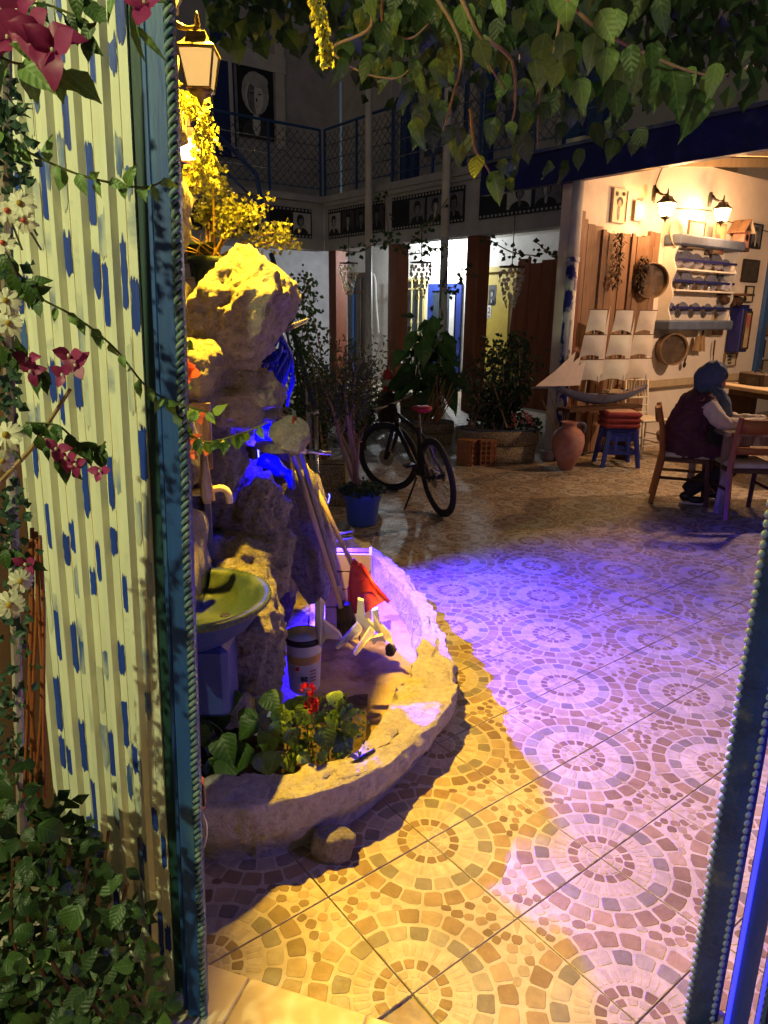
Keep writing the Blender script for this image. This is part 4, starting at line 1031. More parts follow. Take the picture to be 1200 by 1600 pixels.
for k in range(6):
    t_ = ta+.12+(tb-ta-.22)*k/5; c = sb(t_, .165, zs[1]+.001)
    cp = thing('small_cup', 'small metal cup on the middle shelf of the plate rack', 'cup', c, 'small cups in the plate rack')
    MB().lathe(c, [(.022,0),(.028,.03),(.03,.07),(.026,.07),(.024,.01),(.001,.008)], 10).build('body', 'steel' if k % 2 else 'tin', cp, True)
    MB().tube(arc([c+BU*.029+UP*.055, c+BU*.05+UP*.045, c+BU*.029+UP*.018], 4), .004, 5).build('handle', 'steel' if k % 2 else 'tin', cp)
# framed pictures and panels on the wall
def framed(x0, y0, x1, y1, fm, im, label, name='framed_picture', kind='plain', off=.02, cat='picture', fw=.016):
    c = (sw(x0, y0, off)+sw(x1, y1, off))/2; a = sw(x0, (y0+y1)/2); b = sw(x1, (y0+y1)/2); w_ = (b-a).length; m_ = (sw((x0+x1)/2, y0)-sw((x0+x1)/2, y1)).length
    T_ = thing(name, label, cat, c-UP*m_/2)
    if kind == 'face': portrait('print', T_, c-BV*.004, BU, UP, w_-2*fw, m_-2*fw, random.Random(x0), im, 'print_dark', 'paper', 'print_black', off=.001)
    else:
        MB().box(c, (w_-2*fw, .012, m_-2*fw), SX).build('print', im, T_)
        if kind == 'bust':
            cc = c-BV*.0075
            for (dx, dz, rx, rz, mt) in ((.0,.12,.22,.15,'print_dark'),(-.02,.05,.12,.12,'paper'),(-.05,-.22,.10,.22,'print_dark'),(-.25,.34,.1,.07,'print_dark'),(.2,.36,.12,.06,'leather')):
                MB().lathe(cc+BU*(dx*w_)+UP*(dz*m_)-BV*(.001*abs(dx*10)), [(.001,0),(rx*w_,0)], 14, ax=-BV, sx=1, sy=rz*m_/(rx*w_)).build('print_shape', mt, T_)
    if fm:
        for sx in (-1, 1): MB().box(c+BU*sx*(w_/2-fw/2)-BV*.004, (fw, .03, m_), SX).build('frame_side', fm, T_)
        for sz in (-1, 1): MB().box(c+UP*sz*(m_/2-fw/2)-BV*.004, (w_-2*fw-.002, .03, fw), SX).build('frame_side', fm, T_)
    return T_
framed(956, 295, 979, 348, 'paper', 'paper', 'tall cream art card with a dark haired figure over the plank doors', kind='bust', name='art_card')
framed(991, 312, 1008, 347, None, 'paper', 'small cream box card glowing beside the left shed lantern', name='art_card', off=.04)
framed(1074, 346, 1099, 388, 'sieve', 'paper', 'pale framed picture standing on the plate rack under the right lantern', off=.16)
framed(1114, 350, 1131, 396, 'sieve', 'paper_art', 'narrow framed floral picture standing at the right end of the plate rack', off=.14)
framed(1172, 350, 1189, 388, 'black', 'print_grey', 'black framed portrait right of the birdhouse', kind='face')
framed(1121, 413, 1146, 438, 'rail_paint', 'grey_blue', 'small slate blue framed picture above the carved shelf')
framed(1160, 406, 1184, 440, 'leather', 'dark_canvas', 'dark square painting right of the slate blue picture')
framed(1111, 487, 1130, 524, 'paper', 'paper_art', 'pale golden print hanging under the carved shelf')
framed(1164, 447, 1176, 472, 'black', 'paper', 'tiny black framed picture behind the carved shelf end')
framed(1131, 552, 1149, 572, 'wood', 'paper', 'small tilted wooden sign with dark lettering beside the scarf', name='wall_sign', cat='sign')
tsg = [o for o in bpy.data.objects if o.name.startswith('wall_sign')][0]
for k in range(3): MB().box(sw(1140, 557+k*5, .036), (.13-.02*k, .004, .028), SX).build('lettering', 'print_dark', tsg)
# tray standing on the rack
c = sw(1056, 366, .12); tr = thing('oval_tray', 'cream rounded tray standing on the plate rack by the left lantern', 'tray', c-UP*.16)
MB().lathe(c, [(.001,0),(.11,.0),(.14,.02),(.145,.02),(.115,-.012),(.001,-.012)], 24, ax=(-BV+UP*.2).normalized(), sx=1, sy=1.25).build('dish', 'paper', tr, True)
# birdhouse
c = sw(1158, 372, .14); bh = thing('birdhouse', 'wooden birdhouse with pitched roof fixed high on the shed wall', 'birdhouse', c-UP*.16)
MB().box(c-UP*.02, (.15,.16,.22), SX).build('box', 'terracotta', bh)
for s in (-1, 1): MB().prism([c+BU*.0+UP*.22-BV*.12, c+BU*s*.15+UP*.06-BV*.12, c+BU*s*.15+UP*.075-BV*.12, c+UP*.24-BV*.12], BV*.26).build('roof_side', 'wood' if s < 0 else 'paper', bh)
MB().prism([c-BV*.081+BU*-.075+UP*.09, c-BV*.081+BU*.075+UP*.09, c-BV*.081+UP*.215], -BV*.008).build('gable', 'leather', bh)
MB().lathe(c-BV*.083+UP*.0, [(.001,.002),(.045,.002)], 12, ax=-BV).build('entrance', 'black', bh)
MB().box(c-UP*.16-BV*.02, (.12,.18,.05), SX).build('perch_box', 'wood_dark', bh)
# carved shelf with ornaments
c = sw(1146, 462, .12); cs = thing('carved_shelf', 'dark carved wooden wall shelf with twisted brackets', 'shelf', c-UP*.16)
MB().prism([c+BU*-.30-BV*.0, c+BU*.10-BV*.16, c+BU*.42-BV*.10, c+BU*.30+BV*.10, c+BU*-.28+BV*.10], UP*.03).build('board', 'wood_dark', cs)
for k in range(6): o = rock('carving', c+BU*(-.24+k*.085)-UP*(.06+.02*(k % 2)), (.11,.12,.13), 90+k, 'wood_dark', cs, amp=.3, k=2.2, sub=3)
o = rock('seashell', sw(1132, 446, .14), (.22,.14,.14), 99, 'plate', None, amp=.25, k=2.2, sub=4); tag(o, 'large pale seashell resting on the carved shelf', 'seashell')
# blue wall cabinet
c = sw(1154, 516, .12); cb = thing('wall_cabinet', 'dark blue wall cabinet with a small framed front panel', 'cabinet', c-UP*.3)
MB().box(c, (.26,.20,.62), SX, bev=.012).build('case', 'navy', cb)
for sx in (-1, 1): MB().box(c+BU*(.03+sx*.085)-BV*.108, (.025,.016,.54), SX).build('door_frame', 'leather', cb)
for sz in (-1, 1): MB().box(c+BU*.03+UP*sz*.26-BV*.108, (.143,.016,.025), SX).build('door_frame', 'leather', cb)
MB().box(c+BU*.03-BV*.103, (.14,.006,.49), SX).build('door_panel', 'paper_art', cb)
MB().box(c+UP*.335, (.18,.14,.05), SX).build('cornice', 'navy', cb)
# hand brushes / bellows
c = sw(1092, 530, .08); bs = thing('straw_brush', 'pair of straw hand brooms hanging below the rack', 'brush', c-UP*.16)
for k, dx in enumerate((-.06, .05)):
    MB().prism([c+BU*(dx-.03)+UP*.05, c+BU*(dx+.03)+UP*.05, c+BU*(dx+.085)-UP*.17, c+BU*(dx-.085)-UP*.15], -BV*.04).build('bristles', 'straw', bs)
    MB().tube([c+BU*dx+UP*.05-BV*.02, c+BU*dx+UP*.24-BV*.02], .014, 6).build('handle', 'wood_dark' if k else 'white', bs)
c = sw(1114, 556, .06); sc2 = tag(MB().tube(arc([c+UP*.22, c+UP*.1, c+BU*.02-UP*.08, c-UP*.22], 5), [.012]*8+[.008]*8, 6).build('walking_stick', 'wood_dark'), 'thin dark stick with carved head leaning on the shed wall', 'stick')
c = sw(1071, 556, .07); ko = thing('iron_key', 'old iron hook tool hanging right of the low sieve', 'tool', c-UP*.14)
MB().tube(arc([c+UP*.17, c+UP*.05+BU*.03, c-UP*.08], 5), .012, 6).build('shank', 'iron', ko); MB().lathe(c-UP*.12, [(.03,-.01),(.045,0),(.03,.01)], 10, ax=-BV).build('ring', 'iron', ko)
# shed lanterns
for i, (x, y) in enumerate(((1041, 328), (1128, 336))):
    c = sw(x, y, .30)
    l_ = lantern('wall_lantern', ('glowing black iron wall lantern above the plank door and sieve', 'glowing black iron wall lantern between plate rack and birdhouse')[i], c, .90, BV, 'glow_lantern', 'iron', group='lanterns on the shed wall')
    lamp('lantern_light', c-UP*.0+BV*.17-BU*.13, (8, 15)[i], (1,.45,.10) if not i else (1,.66,.34), .03, l_)
    lamp('lantern_light', c-BV*.16-UP*.02, (44, 58)[i], (1,.50,.20), .06, l_)
pl_ = sb(1.7, 2.7, 2.75); PN = thing('pendant_lamp', 'warm pendant lamp hanging from the shed rafters over the tables', 'lamp', pl_)
MB().lathe(pl_, [(.16,0),(.13,.08),(.03,.14),(.02,.18)], 18).build('shade', 'tin', PN, True); MB().ball(pl_+UP*.02, .045, 10).build('bulb', 'glow_lantern', PN, True); MB().cyl(pl_+UP*.17, pl_+UP*.85, .006, n=6).build('cord', 'black', PN)
lamp('pendant_light', pl_-UP*.05, 230, (1,.62,.38), .06, PN)
for k, q in enumerate(([(1030,322),(1060,326),(1095,328),(1112,330)], [(1040,250),(1024,290),(1022,318)], [(1132,345),(1165,352),(1200,362)])):
    MB().tube(arc([sw(x, y, .012) for x, y in q], 5), .006, 5).build('wall_cable', 'wood_dark', SH)
# television glow deep in the shed
c = rp(1200, 432, sb(0,-.62,0), BV); tv = thing('television', 'television glowing turquoise deep inside the shed', 'television', c-UP*.4)
MB().box(c+BU*.3, (.95,.03,.40), SX).build('screen', 'glow_tv', tv); MB().box(c+BU*.3+BV*.03, (1.0,.03,.45), SX).build('case', 'black', tv)
for k, (x, y, mt) in enumerate(((1196, 480, 'print_pale'), (1196, 512, 'wood_orange'), (1188, 545, 'print_dark'), (1196, 575, 'paper'))):
    T_ = thing('framed_picture', ('pale framed print under the television', 'orange wooden picture under the pale print', 'small dark frame beside the blue door jamb', 'cream certificate over the counter end')[k], 'picture', rp(x, y, sb(0,-.68,0), BV))
    c = rp(x, y, sb(0,-.66,0), BV); MB().box(c, (.26,.02,.26), SX).build('print', mt, T_)
    for s in (-1, 1): MB().box(c+BU*s*.14, (.02,.03,.30), SX).build('frame_side', 'wood_dark', T_); MB().box(c+UP*s*.14, (.258,.03,.02), SX).build('frame_side', 'wood_dark', T_)
# counter along the wall
ca, cb_ = at(1116, 598, 8.6), at(1215, 612, 7.6)
CT = thing('counter', 'cream topped wooden counter behind the seated woman', 'counter', Vector((ca.x+.4, 8.4, 0)))
d = (cb_-ca); d.z = 0; dl = d.length; d.normalize(); nn = Vector((-d.y, d.x, 0))
cz = ca.z
MB().box(ca+d*(dl/2+.2)+nn*.28-UP*.02, (dl+.4,.6,.045), (d, nn, UP), bev=.008).build('top', 'wood_pale', CT)
MB().box(ca+d*(dl/2+.25)+nn*.32-UP*.08, (dl+.2,.45,.07), (d, nn, UP)).build('apron', 'wood_dark', CT)
for t_ in (.12, dl+.2): MB().box(ca+d*t_+nn*.3+UP*(-cz/2-.06), (.07,.4,cz-.12), (d, nn, UP)).build('leg', 'wood_dark', CT)
p = ca+d*.35+nn*.3; bx = thing('wooden_box', 'dark leather case lying on the counter', 'case', p)
MB().box(p+UP*.075, (.42,.2,.14), (d, nn, UP), bev=.015).build('body', 'leather', bx); MB().box(p+UP*.05+d*.05-nn*.102, (.2,.006,.10), (d, nn, UP)).build('front_panel', 'dark_canvas', bx)
MB().tube(arc([p+UP*.145-d*.07, p+UP*.175, p+UP*.145+d*.07], 4), .008, 6).build('handle', 'leather', bx)
p = ca+d*.55+nn*.9; db = thing('black_chair', 'dark chair pushed beneath the counter', 'chair', Vector((p.x, p.y, 0)))
MB().box((p.x,p.y,.45), (.42,.42,.05), (d, nn, UP), bev=.01).build('seat', 'leather', db); MB().box(Vector((p.x,p.y,.68))-nn*.2, (.40,.03,.36), (d, nn, UP), bev=.01).build('backrest', 'leather', db)
for a in (-1,1):
    for b in (-1,1): MB().cyl(Vector((p.x,p.y,0))+d*a*.17+nn*b*.17, Vector((p.x,p.y,.43))+d*a*.17+nn*b*.17, .018, n=6).build('leg', 'wood_dark', db)

# ================================================================== PLANT HELPERS
def orient(d, n):
    d = Vector(d).normalized(); n = Vector(n); y = n.cross(d)
    if y.length < 1e-5: y = frame(d)[0]
    y.normalize(); z = d.cross(y)
    return Matrix(((d.x, y.x, z.x), (d.y, y.y, z.y), (d.z, y.z, z.z)))
PRO = {'heart': [(0,.02),(.04,.26),(.18,.43),(.38,.43),(.58,.33),(.78,.17),(.92,.05),(1,0)],
       'mulberry': [(0,.015),(.05,.17),(.15,.30),(.25,.345),(.35,.35),(.5,.31),(.65,.235),(.78,.15),(.9,.055),(1,0)],
       'ovate': [(0,.01),(.12,.16),(.3,.28),(.5,.29),(.7,.2),(.88,.07),(1,0)],
       'narrow': [(0,.005),(.2,.085),(.5,.12),(.8,.06),(1,0)],
       'round': [(0,.05),(.08,.28),(.3,.46),(.55,.48),(.8,.36),(.94,.16),(1,.02)],
       'bract': [(0,.02),(.15,.24),(.4,.37),(.65,.31),(.87,.13),(1,0)],
       'petal': [(0,.02),(.3,.09),(.7,.14),(.92,.09),(1,.02)]}
def leafmesh(kind, mt, fold=.28, curl=.3, wave=.04, seed=0):
    rg = random.Random(seed); mb = MB(); pr_ = PRO[kind]; n = len(pr_); vs = []; fs = []
    for i, (t, w_) in enumerate(pr_):
        z = -curl*t*t; a = rg.uniform(-wave, wave); b = rg.uniform(-wave, wave)
        vs += [Vector((t, 0, z)), Vector((t, w_*.55, z+fold*w_*.5+a*.3)), Vector((t, w_, z+fold*w_*.7+a)), Vector((t, -w_*.55, z+fold*w_*.5+b*.3)), Vector((t, -w_, z+fold*w_*.7+b))]
    for i in range(n-1):
        o = i*5; q = o+5
        fs += [(o, q, q+1, o+1), (o+1, q+1, q+2, o+2), (q, o, o+3, q+3), (q+3, o+3, o+4, q+4)]
    mb.add(vs, fs); ob = mb.build('leaf', mt, None, True, origin=(0,0,0)); me = ob.data; bpy.data.objects.remove(ob); return me
LV = {}
def leaves(kind, mt, k=3, **kw):
    key = (kind, mt)
    if key not in LV: LV[key] = [leafmesh(kind, mt, fold=.05+.11*s, curl=(.12,.55,.3,.75,.2)[s], wave=.03+.018*s, seed=s, **kw) for s in range(5)]
    return LV[key]
def put_leaf(parent, p, d, n, size, kind, mt, rg, name='leaf', wide=1.0):
    return inst(name, rg.choice(leaves(kind, mt)), p, orient(d, n), (size, size*wide, size), parent)
def leafcloud(mb, p, d, n, size, wf=.35, m=0):
    d = Vector(d).normalized(); M3 = orient(d, n); y = M3.col[1]; z = M3.col[2]
    mb.add([p, p+d*size*.5+y*size*wf+z*size*.12, p+d*size-z*size*.12, p+d*size*.5-y*size*wf+z*size*.12, p+d*size*.5], [(0,4,1),(1,4,2),(2,4,3),(3,4,0)], m)
def rv(rg): 
    while True:
        v = Vector((rg.uniform(-1,1), rg.uniform(-1,1), rg.uniform(-1,1)))
        if .05 < v.length < 1: return v
TOCAM = Vector((0,-1,.25))

# ================================================================== BASIN, TAP, TOOLS IN THE PLANTER
bz = .80; bc = gz(297, 934, bz); br = (gz(420, 934, bz)-bc).x
BN = thing('wash_basin', 'green half round washbasin on a dark blue pedestal below the tap', 'washbasin', Vector((bc.x, bc.y, .2)))
Xb = Vector((1,0,0)); bw = (gz(300, 888, bz)-gz(300, 982, bz)).length/2
prof = [(.30,-.30),(.55,-.24),(.78,-.15),(.93,-.05),(1.0,-.02),(1.03,.012),(.98,.02),(.90,.012),(.86,-.012),(.74,-.085),(.52,-.13),(.001,-.15)]
MB().lathe(bc, [(r_*br, z*.55*br/.24*.9) for r_, z in prof[:5]], 24, ax=UP, X=Xb, sy=bw/br, a0=-math.pi/2, a1=math.pi/2).build('bowl_underside', 'basin_blue', BN, True)
MB().lathe(bc, [(r_*br, z*.55*br/.24*.9) for r_, z in prof[4:]], 24, ax=UP, X=Xb, sy=bw/br, a0=-math.pi/2, a1=math.pi/2).build('bowl', 'basin_green', BN, True)
MB().box(bc+Vector((-.006, 0, -.06)), (.02, bw*2.05, .16), bev=.004).build('back_plate', 'basin_green', BN)
fl_ = MB()
for k in range(40):
    a = -math.pi/2+math.pi*(k+.5)/40; p = bc+Vector((math.cos(a)*br*1.01, math.sin(a)*bw*1.01, .002)); fl_.ball(p, (.005,.005,.009), 6)
fl_.build('fluted_rim', 'basin_green', BN, True)
MB().lathe(bc+Vector((br*.42, .02, -.072)), [(.001,.004),(.016,.004),(.018,0)], 12).build('drain', 'black', BN)
MB().box(bc+Vector((.055,0,-.27)), (.15,.17,.26), bev=.02).build('pedestal', 'basin_blue', BN)
# tap
tp = at(288, 772, 2.40); TP = thing('water_tap', 'cream curved water tap sticking out above the basin', 'tap', tp-UP*.05)
e = [at(288,772,2.42), at(320,768,2.42), at(345,763,2.42), at(356,770,2.42), at(359,786,2.42)]
MB().tube(arc(e, 6), .0125, 10).build('spout', 'ivory_plastic', TP, True)
MB().lathe(e[0], [(.022,-.01),(.022,.012),(.016,.02)], 12, ax=(1,0,0)).build('flange', 'brass', TP)
# hanging wooden brush
hb = thing('wooden_brush', 'old wooden scrubbing brush hanging over the tap', 'brush', at(322, 790, 2.36))
MB().tube([at(317,690,2.36), at(318,710,2.36), at(321,740,2.36), at(323,775,2.36), at(324,786,2.36)], [.006,.012,.016,.021,.012], 9).build('handle', 'worn_wood', hb, True)
MB().tube([at(319,735,2.37), at(326,760,2.37), at(329,782,2.37)], [.008,.014,.018], 8).build('bristles', 'straw', hb)
# blue niche: tarp, cables, red rag
nb = MB()
for (x, y, rx, rz) in ((418, 668, .05, .045), (402, 684, .05, .02), (430, 690, .04, .03), (420, 722, .06, .035), (436, 735, .035, .035), (455, 752, .02, .05)):
    nb.ball(at(x, y, 2.96), (rx, .035, rz), 12)
o = nb.build('blue_tarpaulin', 'blue_tarp'); tag(o, 'crumpled blue tarpaulin stuffed into the niche of the rock', 'tarpaulin')
soften(o, .012, 3); dm = o.modifiers.new('crumple', 'DISPLACE'); tx = bpy.data.textures.new('crumple', 'CLOUDS'); tx.noise_scale = .05; dm.texture = tx; dm.strength = .02
rr_ = rock('red_rag', at(460, 668, 2.72), (.02,.06,.09), 120, 'red_cloth', None, amp=.3, sub=3); tag(rr_, 'small red rag caught beside the pale niche stone', 'rag')
rg = random.Random(3)
CBL = thing('cable_bundle', 'tangle of bright blue cables behind the boulder', 'cables', at(420, 600, 2.98))
for k in range(9):
    pts = [at(rg.uniform(405,425), rg.uniform(565,580), 2.98+rg.uniform(-.03,.05)), at(rg.uniform(418,440), rg.uniform(535,560), 2.96+rg.uniform(-.03,.05)), at(rg.uniform(420,455), rg.uniform(525,570), 3.0+rg.uniform(-.03,.05)), at(rg.uniform(428,462), rg.uniform(560,595), 3.0), at(rg.uniform(425,450), rg.uniform(590,640), 3.02)]
    MB().tube(arc(pts, 7), rg.uniform(.005,.010), 7).build('cable', 'cable_blue', CBL, True)
for k in range(5):
    MB().tube(arc([at(424+rg.uniform(-6,6), 520+rg.uniform(-8,12), 2.97), at(452, 510+rg.uniform(-6,10), 2.99), at(480, 500+rg.uniform(-3,3), 3.05)], 5), .0025, 5).build('wire', 'grey_stick', CBL)
rd = thing('metal_rod', 'pale metal rod resting on the niche ledge pointing outward', 'rod', at(480, 706, 2.85)); MB().tube([at(455,703,2.84), at(478,705,2.86)], .011, 10).build('sleeve', 'ivory_plastic', rd, True); MB().tube([at(478,705,2.86), at(516,708,2.95)], .0095, 10).build('shaft', 'steel', rd, True)
rd2 = thing('metal_rod', 'short metal tubes lying at the back end of the planter wall', 'rod', at(535, 835, 4.2)); 
for y_ in (832, 842): MB().tube([at(505,y_+6,4.3), at(552,y_-4,4.3)], .014, 8).build('shaft', 'steel', rd2, True)
# broom, mop, dustpan
br_ = thing('broom', 'long handled broom with grey bristles standing head down', 'broom', at(540, 985, 3.0))
MB().tube([at(459,712,3.12), at(533,950,3.0)], .0125, 10).build('handle', 'wood_pale', br_, True)
MB().prism([at(525,948,3.0), at(548,945,3.0), at(561,990,2.98), at(530,998,2.98)], Vector((0,.04,0))).build('bristles', 'bristle', br_)
for k in range(26):
    a_ = at(527+k*.85, 950, 2.995); b_ = at(529+k*1.3+rnd.uniform(-3,3), 996+rnd.uniform(-8,6), 2.97); MB().tube([a_, b_], .003, 4).build('bristle_tuft', 'bristle', br_)
mp_ = thing('mop', 'grey metal mop handle leaning beside the broom', 'mop', at(540, 960, 3.1)); MB().tube([at(470,708,3.15), at(537,945,3.06)], .0115, 10).build('handle', 'grey_stick', mp_, True); MB().tube([at(528,915,3.065), at(534,937,3.06)], .0135, 10).build('label_band', 'paper', mp_)
dp_ = thing('dustpan', 'red long handled dustpan propped against the planter wall', 'dustpan', at(575, 955, 3.1))
MB().tube([at(476,725,3.25), at(551,884,3.16)], .0115, 10).build('handle', 'wood_pale', dp_, True)
sc3 = [at(549,884,3.16), at(566,882,3.15), at(585,912,3.10), at(606,936,3.04), at(572,957,3.02), at(546,960,3.05), at(545,915,3.12)]
ms = MB(); nb_ = Vector((-.25,.9,.35)).normalized()*.014
ms.prism(sc3, nb_); ms.build('scoop', 'red_plastic', dp_)
MB().tube([sc3[1]-nb_*.8, sc3[2]-nb_*1.2, sc3[3]-nb_*1.4], .010, 6).build('scoop_lip', 'red_plastic', dp_, True); MB().tube([sc3[6]-nb_*.8, sc3[5]-nb_*1.2], .010, 6).build('scoop_lip', 'red_plastic', dp_, True)
MB().tube([sc3[0]+nb_*.3, at(556,875,3.17)], .016, 8).build('socket', 'red_plastic', dp_, True)
MB().tube(arc([at(556,912,3.08), at(575,905,3.07), at(590,930,3.04)], 5), .003, 5).build('rib', 'red_plastic', dp_)
# bucket
bk = gz(476, 1073, .10); bkt = at(476, 990, bk.y); s_ = bk.y/1150
BK = thing('plastic_bucket', 'white plastic paint bucket with yellow label and black rim', 'bucket', bk)
hB = bkt.z-bk.z; rB = 33*s_*1.02
MB().lathe(bk, [(rB*.78,0),(rB*.82,.01),(rB*.95,hB*.86),(rB*.97,hB)], 28).build('body', 'bucket', BK, True)
MB().lathe(bk, [(rB*.795,hB*.08),(rB*.935,hB*.70)], 28).build('label_band', 'bucket_label', BK, True)
MB().lathe(bk, [(rB*1.06,hB*.90),(rB*1.08,hB*.97),(rB*1.05,hB),(rB*.98,hB),(rB*.96,hB*.95),(rB*.90,hB*.55),(.001,hB*.5)], 28).build('rim', 'black', BK, True)
nr = (EYE-bk); nr.z = 0; nr.normalize(); tx_ = Vector((-nr.y, nr.x, 0))
text('label_text', 'EZ', bk+nr*(rB*.915)-tx_*.012*0+UP*hB*.30-tx_*(-.0), tx_, UP, .026, 'print_dark', BK, ext=.006)
MB().box(bk+nr*(rB*.925)-tx_*.03+UP*hB*.5, (.016,.004,.016), (tx_, nr, UP)).build('label_mark', 'red_plastic', BK)
for k in range(4): MB().box(bk+(nr*.85+tx_*.5).normalized()*(rB*.89)+UP*(hB*(.25+.06*k)), (.030,.004,.004), ((tx_*.85-nr*.5).normalized(), nr, UP)).build('label_print', 'wood_orange', BK)
# white plastic stand feet
SF = thing('stand_base', 'ivory plastic folding stand bases piled in the planter', 'stand', gz(565, 990, .1))
def foot(pts, th):
    MB().prism(pts, Vector((0, th, 0))).build('foot', 'ivory_plastic', SF)
def P3(x, y, Y): return at(x, y, Y)
foot([P3(559,937,2.75),P3(568,940,2.75),P3(570,965,2.75),P3(592,985,2.75),P3(575,990,2.75),P3(556,975,2.75)], .03)
foot([P3(524,1012,2.66),P3(528,1015,2.66),P3(545,1001,2.66),P3(560,995,2.68),P3(566,985,2.7),P3(558,975,2.7)], .03)
foot([P3(552,1022,2.63),P3(556,1025,2.63),P3(572,1005,2.64),P3(586,990,2.68),P3(578,982,2.68)], .028)
foot([P3(581,955,2.74),P3(590,952,2.74),P3(594,975,2.74),P3(612,995,2.72),P3(615,1008,2.70),P3(600,1000,2.72),P3(585,985,2.74)], .03)
foot([P3(578,998,2.66),P3(598,993,2.66),P3(603,1003,2.66),P3(590,1001,2.66),P3(584,1008,2.66)], .026)
foot([P3(492,945,2.82),P3(500,937,2.82),P3(507,945,2.82),P3(505,975,2.80),P3(512,995,2.78),P3(500,1012,2.76),P3(492,985,2.8)], .03)
foot([P3(505,970,2.8),P3(530,990,2.78),P3(535,1000,2.76),P3(510,998,2.76)], .026)
o = rock('dark_lump', gz(611, 1022, .1)+UP*.025, (.055,.05,.06), 131, 'rock_dark', None, amp=.2, sub=3); tag(o, 'small dark broken clod beside the ivory stand bases', 'clod')
# patterned tile shards
for i, (q, lb) in enumerate((([(350,1125),(362,1075),(410,1092),(428,1112),(400,1150)], 'patterned ceramic shard coloured as if lit blue leaning behind the leaves'), ([(378,1135),(418,1108),(452,1112),(440,1150)], 'pale ceramic shard beneath the blue tinted one'))):
    Y = 2.28-.03*i; tag(MB().prism([at(x, y, Y+.0004*(1150-y)) for x, y in q], Vector((.01,.02,-.006))).build('tile_shard', 'shard'), lb, 'shard')
# orange device hanging on the gate
dv = thing('orange_device', 'orange and black plug device with white cable behind the gate post', 'device', at(313, 1270, 1.50))
MB().box(at(312,1240,1.5), (.022,.03,.085), bev=.005).build('case', 'orange_red', dv); MB().box(at(317.5,1243,1.488), (.008,.008,.06), bev=.002).build('grip', 'black', dv)
MB().tube(arc([at(316,1271,1.5), at(323,1290,1.5), at(321,1315,1.5), at(313,1335,1.5)], 5), .0022, 6).build('cable', 'white', dv, True)
# conduit and cables on the pillar
cd = thing('conduit', 'pinkish conduit pipe running down the pillar and looping over the vine', 'pipe', at(258, 300, 2.1))
MB().tube([at(249,-20,2.05), at(252,120,2.05), at(258,255,2.06)], .009, 8).build('pipe', 'copper_pipe', cd, True)
MB().tube(arc([at(258,255,2.06), at(268,290,2.08), at(281,330,2.1), at(274,370,2.1), at(262,400,2.1)], 6), .008, 8).build('loop', 'copper_pipe', cd, True)
for k in range(3): MB().tube(arc([at(262+k*3,-10,2.3), at(266+k*2,60,2.3), at(263+k*3,130,2.3), at(270+k*4,220,2.35)], 5), .004, 6).build('cable', 'bark_gold', cd)

# planter plants ------------------------------------------------------------
rg = random.Random(15)
PA = thing('bean_plant', 'leafy heart leaved plant growing in the front of the planter', 'plant', gz(440, 1200, .15))
spots = [(420,1095,42),(455,1110,36),(350,1120,48),(368,1090,38),(388,1120,46),(345,1165,60),(320,1140,50),(385,1180,58),(420,1160,50),(360,1200,52),(330,1200,44),(437,1140,48),(462,1098,36),(452,1150,40),(430,1188,46),(500,1150,46),(525,1160,52),(475,1115,36),(540,1115,38),(520,1090,34),(510,1125,38),(545,1140,36),(432,1120,40),(405,1190,42),(478,1165,34),(300,1150,46),(312,1180,44),(400,1140,50),(445,1190,36),(468,1185,30),(500,1180,26),(415,1205,34)]
for i, (x, y, s) in enumerate(spots):
    Y = 2.08+.10*rg.random()+(1200-y)*.0007; p = at(x+rg.uniform(-5,5), y-s*.3, Y); L_ = s*Y/1150*1.05
    d = Vector((rg.uniform(-.7,.7), rg.uniform(-.6,-.1), rg.uniform(-.9,-.2)))
    put_leaf(PA, p, d, Vector((rg.uniform(-.3,.3), -.6, .9)), L_, 'heart', 'leaf_lit' if x > 395 and rg.random() < .55 else 'leaf', rg)  # lit leaf colour only on the side the lamp reaches
    if i % 2 == 0: MB().tube(arc([Vector((p.x*.9, p.y+.06, .16)), (p+Vector((p.x*.9, p.y+.06, .16)))/2+Vector((.01,0,.03)), p], 4), .0028, 5).build('stem', 'stem_green', PA)
sm2 = MB()
for k in range(420):
    x, y = rg.uniform(430, 575), rg.uniform(1085, 1215)
    if (x-505)**2/75**2+(y-1150)**2/70**2 > 1: continue
    p = at(x, y, 2.10+.12*rg.random()+(1200-y)*.0008); leafcloud(sm2, p, rv(rg)+Vector((0,-.3,.3)), TOCAM+rv(rg)*.6, rg.uniform(.012,.024))
sm2.build('small_foliage', 'leaf_mass', PA, kind='stuff')
GR = thing('geranium', 'red geranium with two dense flower heads in the planter', 'flower', gz(490, 1180, .17))
for (x, y) in ((481,1077),(487,1102)):
    c = at(x, y, 2.14); MB().tube(arc([c-UP*.14+Vector((.02,.03,0)), c-UP*.06, c], 4), .003, 5).build('stem', 'stem_green', GR)
    for k in range(26):
        v = rv(rg).normalized(); p = c+v*.020
        put_leaf(GR, p-v*.008, v+Vector((0,-.25,.1)), rv(rg), .017, 'round', 'petal_red', rg, name='petal')
for k in range(14):
    x, y = rg.uniform(455,560), rg.uniform(1090,1170); p = at(x, y, 2.2); put_leaf(GR, p, rv(rg)+Vector((0,-.4,.1)), TOCAM+rv(rg)*.5, rg.uniform(.03,.045), 'round', 'leaf', rg)

